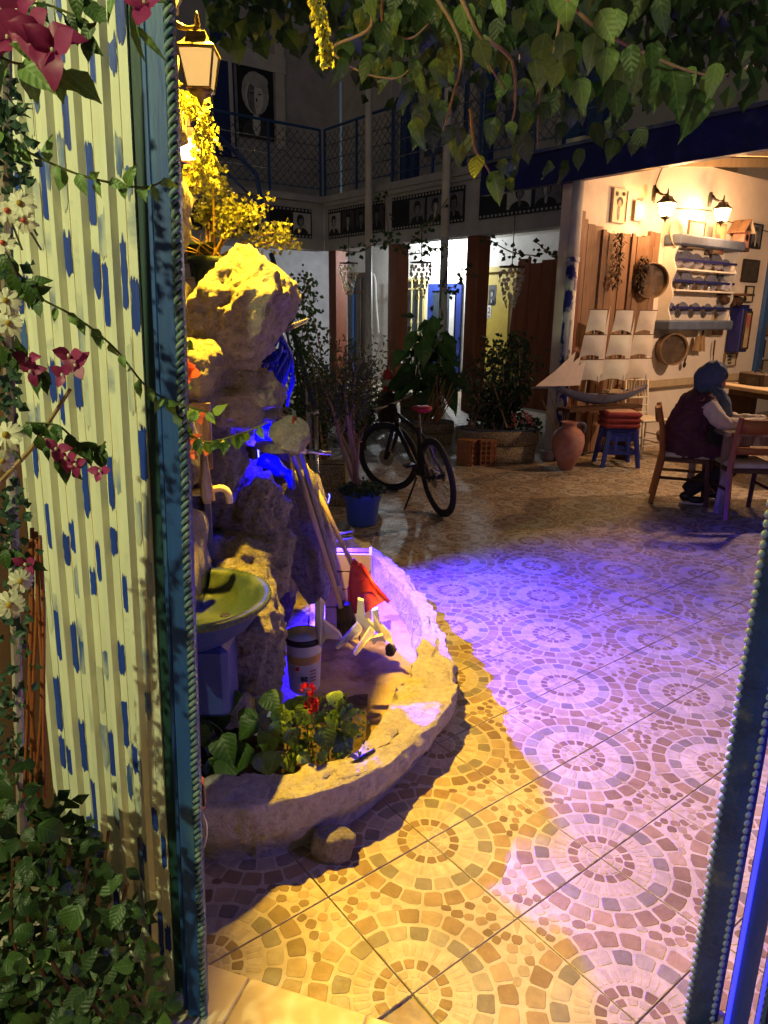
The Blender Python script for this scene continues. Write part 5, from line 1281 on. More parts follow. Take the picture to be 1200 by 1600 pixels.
# potted shrub and vine by the lamp ------------------------------------------
PV = thing('potted_shrub', 'golden lit bushy shrub in an olive pot behind the boulder', 'shrub', at(338, 460, 3.25))
pc = at(335, 455, 3.25); s_ = 3.25/1120
MB().lathe(pc-UP*.02, [(.07,0),(.085,.10),(.09,.13),(.11,.135),(.112,.155),(.10,.16),(.095,.14),(.001,.135)], 20).build('pot', 'terracotta' if 0 else 'basin_green', PV, True)
MB().lathe(pc+Vector((-.05,.03,.06)), [(.055,0),(.065,.12),(.075,.125),(.075,.14),(.06,.13),(.001,.12)], 18).build('pot', 'basin_green', PV, True)
rg = random.Random(31); fo = MB(); tips = []
for k in range(11):
    b0 = pc+Vector((rg.uniform(-.02,.03), rg.uniform(-.03,.03), .12)); x, y = rg.choice(((330,250),(350,260),(345,300),(380,330),(420,340),(450,370),(330,320),(310,330),(360,280),(400,325),(440,380)))
    e_ = at(x+rg.uniform(-15,15), y+rg.uniform(-12,12), 3.25+rg.uniform(-.15,.15)); m_ = (b0+e_)/2+Vector((rg.uniform(-.04,.04), 0, .04))
    pts = arc([b0, m_, e_], 8); MB().tube(pts, [.007-.005*i/(len(pts)-1) for i in range(len(pts))], 6).build('stem', 'bark_gold', PV, True); tips.append(pts)
for k in range(1150):
    pts = rg.choice(tips); i = rg.uniform(.45, 1)*(len(pts)-1); p = pts[int(i)]+rv(rg)*.055
    leafcloud(fo, p, rv(rg)+Vector((0,0,.2)), TOCAM+rv(rg)*.8, rg.uniform(.016,.030))
fo.build('foliage', 'leaf_gold', PV, kind='stuff')
for k in range(8): MB().tube(arc([at(330+rg.uniform(-10,10), 440, 3.2), at(315+rg.uniform(-25,35), 400, 3.18), at(300+rg.uniform(-30,30), 375+rg.uniform(-20,20), 3.16)], 4), .002, 4).build('twig', 'bark_gold', PV)
CV = thing('climbing_vine', 'yellow leaved climbing vine hanging between the two lanterns', 'vine', at(300, 260, 2.95))
fo = MB(); vpts = arc([at(262,120,2.7), at(280,160,2.75), at(310,165,2.75), at(322,200,2.8), at(315,235,2.9), at(320,260,3.0), at(290,275,3.0), at(280,300,2.9), at(335,270,3.1)], 6)
MB().tube(vpts, .004, 6).build('stem', 'bark_gold', CV, True)
for k in range(620):
    p = rg.choice(vpts)+rv(rg)*.045; leafcloud(fo, p, rv(rg)+Vector((0,-.2,-.6)), TOCAM+rv(rg)*.7, rg.uniform(.018,.034))
fo.build('foliage', 'leaf_gold', CV, kind='stuff')
HV = thing('hanging_vine', 'dry yellow vine tuft dangling under the leafy canopy', 'vine', at(505, 100, 3.0))
fo = MB()
for k in range(330):
    t = rg.random(); p = at(492+t*20+rg.uniform(-10,10)*(1-t*.5), -20+t*120, 2.4)+rv(rg)*.012; leafcloud(fo, p, rv(rg)+Vector((0,0,-.9)), TOCAM+rv(rg), rg.uniform(.012,.022))
fo.build('foliage', 'leaf_gold', HV, kind='stuff'); MB().tube([at(490,-40,2.4), at(500,30,2.4), at(510,95,2.4)], .004, 5).build('stem', 'stem_red', HV)
# coral flower near the post
CF = thing('coral_rose', 'coral red rose blossom peeking out behind the gate post', 'flower', at(290, 600, 1.75))
c = at(286, 578, 1.72)
for k in range(16):
    a = k*2.4; r_ = .004+.0013*k; d = Vector((math.cos(a)*r_*45, -.6, math.sin(a)*r_*45)).normalized()
    put_leaf(CF, c+Vector((math.cos(a)*r_*.5, 0, math.sin(a)*r_*.5)), d, Vector((-math.cos(a), -.4, -math.sin(a))), .017+.0009*k, 'round', 'petal_coral', rg, name='petal')
MB().tube(arc([at(262,540,1.78), at(275,575,1.76), c+Vector((0,.01,0))], 4), .003, 5).build('stem', 'stem_green', CF)
for k in range(8): put_leaf(CF, at(rg.uniform(272,300), rg.uniform(540,610), 1.76), rv(rg), TOCAM, .028, 'ovate', 'leaf', rg)

# ================================================================== COURTYARD OBJECTS
# ---- bicycle
def bicycle():
    T_ = thing('bicycle', 'black mountain bicycle with red saddle cover parked on the tiles', 'bicycle', (0,0,0))
    r_ = .325
    def wheel(c, ax, nm):
        ax = Vector(ax).normalized(); x, y, _ = frame(ax)
        circ = [c+x*(math.cos(a)*r_)+y*(math.sin(a)*r_) for a in (2*math.pi*k/40 for k in range(40))]
        Wl = MB().tube(circ, .027, 8, close=True).build('tyre', 'rubber', T_, True)
        circ2 = [c+(p-c)*.905 for p in circ]; MB().tube(circ2, .011, 6, close=True).build('rim', 'black', Wl, True)
        sp_ = MB()
        for k in range(28):
            a = 2*math.pi*k/28; o_ = ax*(.025*(1 if k % 2 else -1))
            sp_.tube([c+o_+(x*math.cos(a+.3)+y*math.sin(a+.3))*.02, c+(x*math.cos(a)+y*math.sin(a))*r_*.9], .0014, 3, cap=False)
        sp_.build('spokes', 'steel', Wl); MB().cyl(c-ax*.045, c+ax*.045, .02, n=10).build('hub', 'black', Wl)
        for k in range(2): MB().lathe(c+ax*.035, [(.03,0),(.085,.001),(.085,.003),(.03,.004)], 20, ax=ax).build('brake_disc', 'steel', Wl) if k == 0 else None
        return Wl
    rh = Vector((0,0,r_+.027)); bb = Vector((.43,0,.30)); st_ = Vector((.27,0,.76)); hd = Vector((.84,0,.80)); hb2 = Vector((.88,0,.66))
    steer = R(38); fdir = Vector((math.cos(steer), math.sin(steer), 0)); fs_ = Vector((-fdir.y, fdir.x, 0))
    fh = Vector((.93,0,0))+fdir*.13; fh.z = r_+.027
    wheel(rh, (0,1,0), 'rear'); wheel(fh, fs_, 'front')
    fr = MB()
    for a, b, q in ((bb, st_, .018), (st_+(bb-st_)*.12, hd, .019), (bb, hb2, .024), (hd, hb2, .024)): fr.tube([a, b], q, 10)
    for s in (-1, 1):
        fr.tube([bb+Vector((0,s*.03,0)), rh+Vector((0,s*.065,0))], .011, 8); fr.tube([st_+(bb-st_)*.15+Vector((0,s*.02,0)), rh+Vector((0,s*.065,0))], .010, 8)
    fr.build('frame', 'black', T_, True)
    fk = MB(); cr = hb2-UP*.02+fdir*.02
    for s in (-1, 1): fk.tube([cr+fs_*s*.06, (cr+fh)/2+fs_*s*.062, fh+fs_*s*.06], [.021,.019,.015], 8)
    fk.tube([cr+fs_*-.06, cr+fs_*.06], .02, 8); fk.build('fork', 'black', T_, True)
    stem = hd+UP*.08; hbm = stem+fdir*.07
    h_ = MB(); h_.tube([hd, stem, hbm], .016, 8); h_.tube(arc([hbm-fs_*.33-fdir*.04+UP*.02, hbm-fs_*.12, hbm, hbm+fs_*.12, hbm+fs_*.33-fdir*.04+UP*.02], 4), .013, 8); h_.build('handlebar', 'black', T_, True)
    for s in (-1, 1): MB().tube([hbm+fs_*s*.21-fdir*.02+UP*.01, hbm+fs_*s*.335-fdir*.04+UP*.02], .019, 8).build('grip', 'rubber', T_); MB().tube([hbm+fs_*s*.18+fdir*.02, hbm+fs_*s*.28+fdir*.05-UP*.02], .006, 6).build('brake_lever', 'steel', T_)
    MB().tube([st_, st_+(st_-bb).normalized()*.13], .014, 8).build('seat_post', 'steel', T_)
    sc = st_+(st_-bb).normalized()*.15+Vector((0,0,.01))
    s_ = MB(); s_.ball(sc+Vector((-.10,0,.02)), (.09,.075,.03), 14); s_.ball(sc+Vector((.02,0,.012)), (.10,.045,.026), 14); s_.ball(sc+Vector((.11,0,.0)), (.06,.024,.022), 12)
    soften(s_.build('saddle', 'red_seat', T_), .012, 4)
    MB().lathe(bb+Vector((0,-.05,0)), [(.02,0),(.08,0),(.08,.004),(.02,.004)], 20, ax=(0,-1,0)).build('chainring', 'iron', T_)
    for s in (-1, 1):
        e_ = bb+Vector((.10*s,-.07*s,-.12*s)); MB().tube([bb+Vector((0,-.06*s,0)), e_], .011, 6).build('crank', 'iron', T_); MB().box(e_+Vector((0,-.05*s,0)), (.09,.09,.02)).build('pedal', 'black', T_)
    MB().tube([bb+Vector((-.06,.05,-.02)), Vector((.28,.26,.0))], .009, 6).build('kickstand', 'iron', T_)
    ch = MB(); ch.tube([bb+Vector((0,-.052,.08)), rh+Vector((0,-.052,.035))], .004, 4); ch.tube([bb+Vector((0,-.052,-.08)), rh+Vector((.02,-.052,-.06))], .004, 4); ch.build('chain', 'iron', T_)
    MB().lathe(rh+Vector((0,-.05,0)), [(.012,0),(.05,.002),(.05,.012),(.02,.02)], 16, ax=(0,-1,0)).build('cassette', 'steel', T_)
    MB().tube(arc([hd+UP*.05+fdir*.05, hd+Vector((.12,.06,.05)), hb2+Vector((.03,.03,0)), hb2+Vector((-.1,.0,-.04))], 5), .004, 5).build('brake_cable', 'black', T_)
    return T_
BI = bicycle(); b0 = gz(690, 806); b1 = gz(632, 768); fw = (b1-b0); fw.z = 0; yaw = math.atan2(fw.y, fw.x)
BI.rotation_mode = 'XYZ'; BI.matrix_basis = Matrix.Translation(b0) @ Matrix.Rotation(yaw, 4, 'Z') @ Matrix.Rotation(R(-9), 4, 'X')

# ---- blue pot with little tree
pc = gz(566, 818); PB = thing('potted_tree', 'bare stemmed little tree in a bright blue plastic pot', 'potted tree', pc)
MB().lathe(pc, [(.115,0),(.125,.02),(.145,.20),(.150,.205),(.152,.222),(.158,.225),(.166,.30),(.158,.305),(.15,.285),(.001,.27)], 28).build('pot', 'pot_blue', PB, True)
rg = random.Random(8); br_l = []
for k, (ex, ey, e2x, e2y) in enumerate(((520,640,495,575),(540,620,540,540),(552,650,560,560),(530,670,510,600),(547,655,585,585),(560,700,566,690))):
    b_ = pc+Vector((rg.uniform(-.05,.0), rg.uniform(-.04,.02), .27)); e1 = at(ex, ey, 5.62+rg.uniform(-.1,.15)); e2 = at(e2x, e2y, 5.65+rg.uniform(-.15,.2))
    pts = arc([b_, (b_+e1)/2+rv(rg)*.03, e1, (e1+e2)/2+rv(rg)*.04, e2], 5); MB().tube(pts, [.017-.013*i/(len(pts)-1) for i in range(len(pts))], 7).build('branch', 'bark', PB, True); br_l.append(pts)
    for j in range(3):
        q = pts[rg.randrange(6, len(pts)-3)]; MB().tube([q, q+rv(rg)*.05+UP*.05, q+rv(rg)*.08+UP*.13], [.006,.004,.002], 5).build('twig', 'bark', PB)
fo = MB()
for k in range(1500):
    pts = rg.choice(br_l[:5]); p = pts[rg.randrange(int(len(pts)*.55), len(pts))]+rv(rg)*.14; leafcloud(fo, p, rv(rg)+Vector((0,0,-.2)), TOCAM+rv(rg)*.9, rg.uniform(.03,.055), .16)
fo.build('crown', 'leaf_olive', PB, kind='stuff')
fo = MB()
for k in range(900):
    a = rg.uniform(0, 6.28); r_ = .19*math.sqrt(rg.random()); p = pc+Vector((math.cos(a)*r_, math.sin(a)*r_, .29+rg.uniform(-.05,.09)*(1.1-r_/.2))); leafcloud(fo, p, rv(rg)+Vector((math.cos(a),math.sin(a),.3))*.5, UP+rv(rg)*.7-Vector((0,.5,0)), rg.uniform(.022,.038), .45)
fo.build('ground_cover', 'leaf_blue', PB, kind='stuff')
q = gz(520, 792); sq = thing('square_planter', 'square pebble aggregate planter half hidden behind the blue pot', 'planter', q+Vector((0,.1,0)))
MB().box(q+Vector((.0,.14,.19)), (.24,.24,.38), bev=.01).build('box', 'aggregate', sq); MB().box(q+Vector((.0,.14,.385)), (.21,.21,.01)).build('earth', 'earth', sq)

# ---- round aggregate planters
def planter(x0, x1, yb, ytop, label, dep=.7, rim='aggregate_rim', name='aggregate_planter', fz=None):
    b = gz((x0+x1)/2, yb); s = b.y/1135; w_ = (x1-x0)*s/2; c = b+Vector((0, w_*dep, 0)); h = at((x0+x1)/2, ytop, c.y).z
    if fz: h = fz
    T_ = thing(name, label, 'planter', c, 'pebble aggregate planters along the yard')
    MB().lathe(c, [(w_*.90,.0),(w_*.93,.02),(w_*.97,h*.52)], 40, sy=dep).build('lower_band', 'aggregate', T_, True)
    MB().lathe(c, [(w_*.96,h*.54),(w_,h*.57),(w_*1.0,h*.94),(w_*.97,h*.97)], 40, sy=dep).build('upper_band', 'aggregate', T_, True)
    MB().lathe(c, [(w_*.955,h*.51),(w_*.955,h*.55)], 40, sy=dep).build('groove', 'earth', T_, True)
    MB().lathe(c, [(w_*.98,h*.965),(w_*.98,h*1.0),(w_*.88,h*1.0),(w_*.86,h*.9),(.001,h*.9)], 40, sy=dep).build('rim', rim, T_, True)
    return c, w_, h
c1, w1, h1 = planter(711, 849, 726, 668, 'large oval pebble planter with coral flowers at its end', .55)
c2, w2, h2 = planter(640, 712, 697, 658, 'round pebble planter with cane stems beside the hollow bricks', .8)
c3, w3, h3 = planter(624, 668, 662, 615, 'tall pebble planter behind the bicycle saddle', .9)
c4_, w4, h4 = planter(545, 582, 668, 632, 'weathered pale pedestal planter near the left column', .9, 'aggregate')
c5, w5, h5 = planter(902, 940, 703, 652, 'pebble planter tucked behind the pink amphora', .9)
# coral geraniums
FL = thing('coral_flowers', 'cluster of coral pink flowers at the end of the oval planter', 'flowers', c1+Vector((.36,-.1,h1)))
rg = random.Random(77)
for k in range(12):
    p = at(rg.uniform(795,836), rg.uniform(643,668), c1.y-.12+rg.uniform(-.08,.05))
    b_ = MB()
    for j in range(14): leafcloud(b_, p+rv(rg)*.025, rv(rg), TOCAM+rv(rg)*.7, .03, .5)
    b_.build('blossom', 'petal_pink', FL)
fo = MB()
for k in range(160): leafcloud(fo, at(rg.uniform(785,845), rg.uniform(652,676), c1.y-.1+rg.uniform(-.1,.1)), rv(rg), TOCAM+rv(rg), .05, .4)
fo.build('foliage', 'leaf_dark_mass', FL, kind='stuff')
def bush(label, c, xs, ys, Y, n, mt, size, wf, stems, seed, name='bush', spread=.18, shape=None, smt='bark'):
    rg = random.Random(seed); T_ = thing(name, label, 'bush', c); brs = []
    for k in range(stems):
        e = at(rg.uniform(*xs), rg.uniform(*ys), Y+rg.uniform(-.25,.25)); b = Vector(c)+Vector((rg.uniform(-.12,.12), rg.uniform(-.1,.1), 0))
        pts = arc([b, (b+e)/2+rv(rg)*.12+UP*.05, e], 7); MB().tube(pts, [.014-.010*i/(len(pts)-1) for i in range(len(pts))], 5).build('stem', smt, T_, True); brs.append(pts)
    fo = MB()
    for k in range(n):
        pts = rg.choice(brs); p = pts[rg.randrange(int(len(pts)*.3), len(pts))]+rv(rg)*spread
        leafcloud(fo, p, rv(rg)+Vector((0,0,-.3)), TOCAM+rv(rg)*.9, rg.uniform(size*.6, size), wf)
    fo.build('crown', {'leaf':'leaf_mass','leaf_dark':'leaf_dark_mass'}.get(mt, mt), T_, kind='stuff'); return T_
bush('dark leafy bush rising from the oval planter before the partition', c1+UP*h1*.9, (735,840), (515,640), c1.y, 1500, 'leaf_dark', .09, .3, 12, 41)
bush('olive twiggy bush with sparse leaves left of the oval planter', c1+Vector((-.3,0,h1*.9)), (715,790), (550,650), c1.y, 380, 'leaf_olive', .08, .3, 8, 42, spread=.14)
bush('dark ivy like shrub covering the stair side behind the handrail', Vector((-.78, 8.4, 0)), (455,505), (430,720), 8.5, 2600, 'leaf', .06, .4, 14, 43, spread=.16)
bush('grey green olive bush behind the potted tree', Vector((-.35, 9.0, 0)), (490,600), (530,640), 9.0, 1500, 'leaf_olive', .08, .17, 10, 44, spread=.2)
bush('low dark shrub spreading around the pedestal planter', Vector((-.35,10.5,0)), (510,590), (600,680), 10.4, 700, 'leaf_dark', .09, .35, 6, 45, spread=.2)
bush('leafy green succulents in the planter behind the amphora', c5+UP*h5*.9, (885,940), (628,660), c5.y, 330, 'leaf', .08, .3, 6, 46, spread=.08)
# big leaved plant
BL = thing('broadleaf_plant', 'tall broad leaved green plant before the blue door', 'plant', c3+UP*h3*.9)
rg = random.Random(51)
for (x, y, s, dx) in ((655,610,62,-.7),(672,625,58,-.1),(690,612,54,.5),(650,585,50,-.8),(668,580,48,.1),(690,580,46,.7),(640,560,44,-.6),(662,545,46,.0),(685,550,42,.6),(700,600,50,.9),(645,600,55,-.9),(665,520,36,.2),(676,505,34,.1),(650,530,36,-.5),(692,535,36,.6)):
    Y = c3.y-.3+rg.uniform(-.2,.2); p = at(x, y-s*.35, Y); put_leaf(BL, p, Vector((dx, -.35, -.55)), Vector((0,-.5,1)), s*Y/1135, 'ovate', 'leaf', rg)
    MB().tube(arc([c3+UP*h3*.9, (c3+p)/2+UP*.35, p], 4), .012, 5).build('stem', 'stem_green', BL)
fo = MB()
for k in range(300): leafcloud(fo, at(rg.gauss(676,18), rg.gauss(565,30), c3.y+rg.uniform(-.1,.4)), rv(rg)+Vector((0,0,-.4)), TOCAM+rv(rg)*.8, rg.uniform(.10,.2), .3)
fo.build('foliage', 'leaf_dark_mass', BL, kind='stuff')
CN = thing('dry_cane', 'bundle of dry orange cane stems in the round planter', 'canes', c2+UP*h2*.9)
for k in range(13): MB().tube([c2+Vector((rg.uniform(-.15,.15), rg.uniform(-.1,.1), h2*.88)), at(rg.uniform(670,712), rg.uniform(585,625), c2.y+rg.uniform(-.1,.1))], [.012,.007], 5).build('cane', 'wood_orange', CN)
MB().tube([at(768,590,8.3), at(792,668,8.25)], .010, 6).build('cane', 'straw', CN)
# hollow bricks
def hollow(x, yb, label, rz):
    b = gz(x, yb); T_ = thing('hollow_brick', label, 'brick', b, 'hollow bricks by the oval planter'); ax = (Vector((math.cos(rz), math.sin(rz), 0)), Vector((-math.sin(rz), math.cos(rz), 0)), UP)
    mb = MB(); X, Y, Z = ax; w_, d_, h_ = .19, .19, .30; c = b+UP*h_/2+Y*d_/2
    mb.box(c+Y*.02, (w_-.004,d_-.04,h_-.004), ax)
    for i in range(4): mb.box(c+X*(-w_/2+.008+i*(w_-.016)/3)-Y*(d_/2-.01), (.013,.03,h_), ax)
    for i in range(6): mb.box(c+Z*(-h_/2+.008+i*(h_-.016)/5)-Y*(d_/2-.011), (w_-.002,.028,.013), ax)
    mb.build('body', 'brick', T_)
hollow(741, 727, 'hollow clay brick standing on end with its plain side turned out', R(62)); hollow(762, 728, 'hollow clay brick standing on end showing its grid of holes', R(8))
# red canister
c = c3+Vector((-.42,-.25,0)); rc = thing('fire_extinguisher', 'small red fire extinguisher with white label by the column', 'extinguisher', Vector((c.x, c.y, .5)))
pd = tag(rock('tree_stump', Vector((c.x, c.y, .25)), (.32,.28,.52), 140, 'wood_dark', None, amp=.15, k=4, sub=4), 'short dark tree stump under the red extinguisher', 'stump')
MB().lathe(Vector((c.x,c.y,.5)), [(.08,0),(.085,.02),(.085,.28),(.06,.33),(.025,.35),(.025,.38)], 16).build('cylinder', 'red_plastic', rc, True); MB().lathe(Vector((c.x,c.y,.5)), [(.087,.10),(.087,.20)], 16).build('label_band', 'paper', rc, True)
MB().tube([Vector((c.x,c.y,.88)), Vector((c.x-.06,c.y-.03,.93)), Vector((c.x-.09,c.y-.05,.86))], .012, 6).build('handle', 'black', rc)

# ---- amphora
b = gz(888, 737)+Vector((0,.12,0)); AM = thing('amphora', 'pink terracotta amphora with a loop handle standing on the tiles', 'amphora', b)
k_ = .55/.55
MB().lathe(b, [(.065,0),(.07,.01),(.12,.10),(.17,.22),(.185,.32),(.175,.40),(.13,.46),(.085,.485),(.08,.52),(.10,.545),(.085,.55),(.065,.52),(.05,.4),(.001,.38)], 32).build('body', 'terracotta', AM, True)
MB().tube(arc([b+Vector((.075,-.02,.53)), b+Vector((.15,-.02,.53)), b+Vector((.175,-.02,.49)), b+Vector((.16,-.02,.42))], 5), .016, 8).build('handle', 'grey_blue', AM, True)
TW = thing('dry_twigs', 'dry twigs sticking up behind the amphora mouth', 'twigs', b+Vector((0,.2,.3)))
for k in range(8): MB().tube([b+Vector((rg.uniform(-.05,.05),.25,.3)), b+Vector((rg.uniform(-.3,.15),.28,rg.uniform(.6,.85)))], [.010,.004], 5).build('twig', 'straw', TW)
WB = tag(MB().box(gz(858,722)+Vector((0,.12,.06)), (.14,.14,.12), bev=.008).build('wooden_block', 'worn_wood'), 'worn wooden block at the foot of the mottled shed post', 'block')
# ---- blue stool and cushions
b = gz(967, 730)+Vector((0,.14,0)); SB = thing('plastic_stool', 'navy blue plastic stool carrying red cushions', 'stool', b); hS = .42; wS = .19
for sx in (-1,1):
    for sy in (-1,1): MB().tube([b+Vector((sx*wS*1.08, sy*wS*.95, 0)), b+Vector((sx*wS*.8, sy*wS*.75, hS))], [.026,.032], 6).build('leg', 'stool_blue', SB)
for sy in (-1,1): MB().box(b+Vector((0,sy*wS*.83,hS*.42)), (wS*1.9,.02,.05)).build('stretcher', 'stool_blue', SB); MB().box(b+Vector((0,sy*wS*.78,hS*.85)), (wS*1.75,.02,.10)).build('apron', 'stool_blue', SB)
for sx in (-1,1): MB().box(b+Vector((sx*wS*.93,0,hS*.42)), (.02,wS*1.6,.05)).build('stretcher', 'stool_blue', SB); MB().tube([b+Vector((sx*wS*.4,-wS*.86,.2)), b+Vector((sx*wS*.35,-wS*.8,hS*.85))], .02, 6).build('front_bar', 'stool_blue', SB)
MB().box(b+UP*(hS+.012), (wS*1.9,wS*1.8,.035), bev=.015).build('seat', 'stool_blue', SB)
for k in range(3):
    c = b+UP*(hS+.03+.035+k*.062)+Vector((.005*k-.01,0,0)); o = MB().box(c, (wS*2.15,wS*1.95,.062), bev=.025).build('seat_cushion', 'red_cloth', None, True)
    tag(o, ('dark red cushion lying directly on the blue stool', 'dark red cushion in the middle of the stool pile', 'dark red cushion with pale piping on top of the pile')[k], 'cushion', 'red cushions on the blue stool')
    if k == 2: MB().box(c+UP*.029, (wS*1.75,wS*1.55,.012), bev=.005).build('pale_panel', 'copper_pipe', o)
# ---- model ship
sbow, sst = at(868, 606, 8.1), at(1008, 626, 8.75); SHP = thing('model_ship', 'large model sailing ship with cloth sails before the plank doors', 'model ship', (sbow+sst)/2-UP*.18)
fx_ = (sst-sbow); fx_.z = 0; LN = fx_.length; fx_.normalize(); fy = Vector((-fx_.y, fx_.x, 0)); z0 = sbow.z
def shp(a, b_, c): return Vector((sbow.x, sbow.y, z0))+fx_*(a*LN)+fy*b_+UP*c
def hull(u, v):
    sheer = .14*(u-.55)**2*3.2-.10; beam = .085*math.sin(math.pi*min(1, .06+u*.92))**.6*(1 if u > .02 else .2)
    a = (v-.5)*2; d_ = (1-abs(a)**2.2); depth = .12*(.45+.55*math.sin(math.pi*min(1, u+.02))); return shp(u+.0*v, math.copysign(abs(a)**.8, a)*beam, sheer-depth*d_)
hm = MB().grid(hull, 24, 12); hm.build('hull', 'hull', SHP, True)
dk_ = MB().grid(lambda u, v: shp(u, (v-.5)*.155*math.sin(math.pi*min(1,.06+u*.92))**.6, .14*(u-.55)**2*3.2-.115), 16, 3); dk_.build('deck', 'wood', SHP)
MB().tube([shp(.05,0,.0), shp(-.24,-.0,.012)], [.014,.008], 6).build('bowsprit', 'grey_blue', SHP)
MB().box(shp(.62,0,-.07), (.22,.10,.03), (fx_, fy, UP)).build('cabin', 'wood_pale', SHP)
for mi, (am, hm_) in enumerate(((.30,.86),(.58,.84),(.84,.80))):
    MB().tube([shp(am,0,-.12), shp(am+.07,0,hm_)], [.014,.006], 6).build('mast', 'wood_pale', SHP)
    for k in range(3):
        zb_ = .05+k*.275; zt_ = zb_+.25; wb, wt = .33-.045*k, .30-.045*k; mt_ = 'sail_pale' if mi < 2 else 'sail'
        def sail(u, v, am=am, zb_=zb_, zt_=zt_, wb=wb, wt=wt):
            w_ = wb+(wt-wb)*v; z = zb_+(zt_-zb_)*v+.03*math.sin(math.pi*u)*(1-v); t_ = am+.07*(z/.85)
            s_ = (u-.5)*w_; bulge = .03*math.sin(math.pi*u)*math.sin(math.pi*v)
            return shp(t_, 0, 0)-Vector((0,0,0))+UP*z+(fx_*.93-fy*.25).normalized()*s_*1.0-fy*(.02+bulge)
        MB().grid(sail, 6, 5).build('sail', mt_, SHP, True)
        MB().tube([sail(-.06,1.02), sail(1.06,1.02)], .005, 5).build('yard', 'wood_dark', SHP)
for k in range(3):
    o_ = k*.07; a_, b_, c_ = shp(-.22+o_,-.03,.03), shp(.10+o_*.9,-.04,.02+.0*k), shp(.16+o_*.8,-.03,.40-.05*k)
    MB().add([a_, b_, c_, (a_+c_)/2-UP*.02], [(0,1,2,3)]).build('jib_sail', 'sail', SHP)
for k, (am, h_) in enumerate(((.42,.72),(.70,.60),(.93,.66))): MB().add([shp(am-.03,-.01,.10), shp(am+.06,-.01,.14), shp(am+.075,-.01,h_+.18), shp(am+.03,-.01,h_-.15)], [(0,1,2,3)]).build('stay_sail', 'sail', SHP)
for am in (.30,.58,.84):
    for s in (-1,1): MB().tube([shp(am+.07,0,.78), shp(am+.10,s*.075,-.09)], .0025, 4).build('rigging', 'wood_dark', SHP)
tz = thing('trestle', 'dark wooden trestle carrying the model ship', 'trestle', Vector((shp(.5,0,0).x, shp(.5,0,0).y, 0))); kz = z0-.235
MB().box(Vector((shp(.5,.0,0).x, shp(.5,.0,0).y, kz-.02)), (LN*.8,.2,.04), (fx_, fy, UP)).build('board', 'wood_dark', tz)
for a in (.2,.8): q = shp(a,0,0); MB().box((q.x,q.y,(kz-.04)/2), (.06,.18,kz-.04), (fx_,fy,UP)).build('leg', 'wood_dark', tz)
# ---- white chiavari chair
cb0 = gz(1010, 716); CH_ = thing('spindle_chair', 'pale ivory spindle back chair beside the blue stool', 'chair', cb0+Vector((.2,.2,0))); X = Vector((.93,.37,0)).normalized(); Yc = Vector((-X.y,X.x,0)); o0 = cb0+Vector((.02,.25,0))
def cc(a, b_, z): return o0+X*a+Yc*b_+UP*z
for a in (-.18,.18):
    MB().tube([cc(a*1.05,.20,0), cc(a,.17,.45), cc(a*.95,.22,.92)], [.016,.016,.014], 8).build('back_post', 'cream', CH_, True); MB().tube([cc(a*1.1,-.22,0), cc(a,-.18,.44)], [.014,.018], 8).build('leg', 'cream', CH_, True)
for z in (.92,.70,.60,.51): MB().tube([cc(-.175,.17+(z-.45)*.106,z), cc(.175,.17+(z-.45)*.106,z)], .013, 8).build('back_rail', 'cream', CH_, True)
for k in range(7): a = -.13+k*.26/6; MB().tube([cc(a,.197,.70), cc(a,.22,.92)], .008, 6).build('spindle', 'cream', CH_)
MB().box(cc(0,0,.455), (.41,.40,.035), (X,Yc,UP), bev=.012).build('seat', 'cream', CH_)
for z in (.15,.25):
    MB().tube([cc(-.19,-.21,z), cc(.19,-.21,z)], .009, 6).build('stretcher', 'cream', CH_)
    for a in (-.19,.19): MB().tube([cc(a,-.21,z), cc(a,.19,z)], .009, 6).build('stretcher', 'cream', CH_)
# ---- wooden chairs
def wchair(o, f, label, cushion='cream'):
    f = Vector(f).normalized(); s = Vector((-f.y, f.x, 0)); T_ = thing('wooden_chair', label, 'chair', o, 'orange brown wooden chairs at the table')
    def q(a, b_, z): return Vector(o)+f*a+s*b_+UP*z
    for b_ in (-.2,.2):
        m_ = MB(); ax = (s, f, UP)
        pts = [q(-.26,b_,0), q(-.20,b_,.44), q(-.23,b_,.70), q(-.28,b_,.90)]
        m_.tube(pts, [.026,.028,.026,.024], 4); m_.build('back_post', 'wood_orange', T_)
        MB().tube([q(.22,b_*.98,0), q(.19,b_,.43)], [.022,.027], 4).build('leg', 'wood_dark', T_); MB().tube([q(-.22,b_,.25), q(.20,b_,.25)], .014, 4).build('stretcher', 'wood_dark', T_)
    for z0_, z1_ in ((.76,.88),(.58,.64)):
        def rail(u, v, z0_=z0_, z1_=z1_): b_ = -.19+.38*u; z = z0_+(z1_-z0_)*v; return q(-.205-(z-.44)*.16-.03*math.sin(math.pi*u), b_, z)
        g = MB().grid(rail, 8, 1); o_ = g.build('back_rail', 'wood_orange', T_, True); sd_ = o_.modifiers.new('thick', 'SOLIDIFY'); sd_.thickness = .022; sd_.offset = 0
    MB().box(q(0,0,.425), (.42,.42,.04), (f,s,UP), bev=.008).build('seat_frame', 'wood_dark', T_)
    MB().box(q(.01,0,.462), (.41,.41,.05), (f,s,UP), bev=.022).build('seat_cushion', cushion, T_, True)
    return T_
PF = Vector((.94,-.34,0)).normalized(); PS = Vector((-PF.y,PF.x,0)); HP = Vector((2.86, 6.62, 0))
wchair(HP-PF*.02, PF, 'orange brown wooden chair in which the woman sits')
p_ = gz(1138, 814); wchair(p_+Vector((.20,.27,0)), (.05,1,0), 'orange brown wooden chair with pale cushion standing empty at the table')
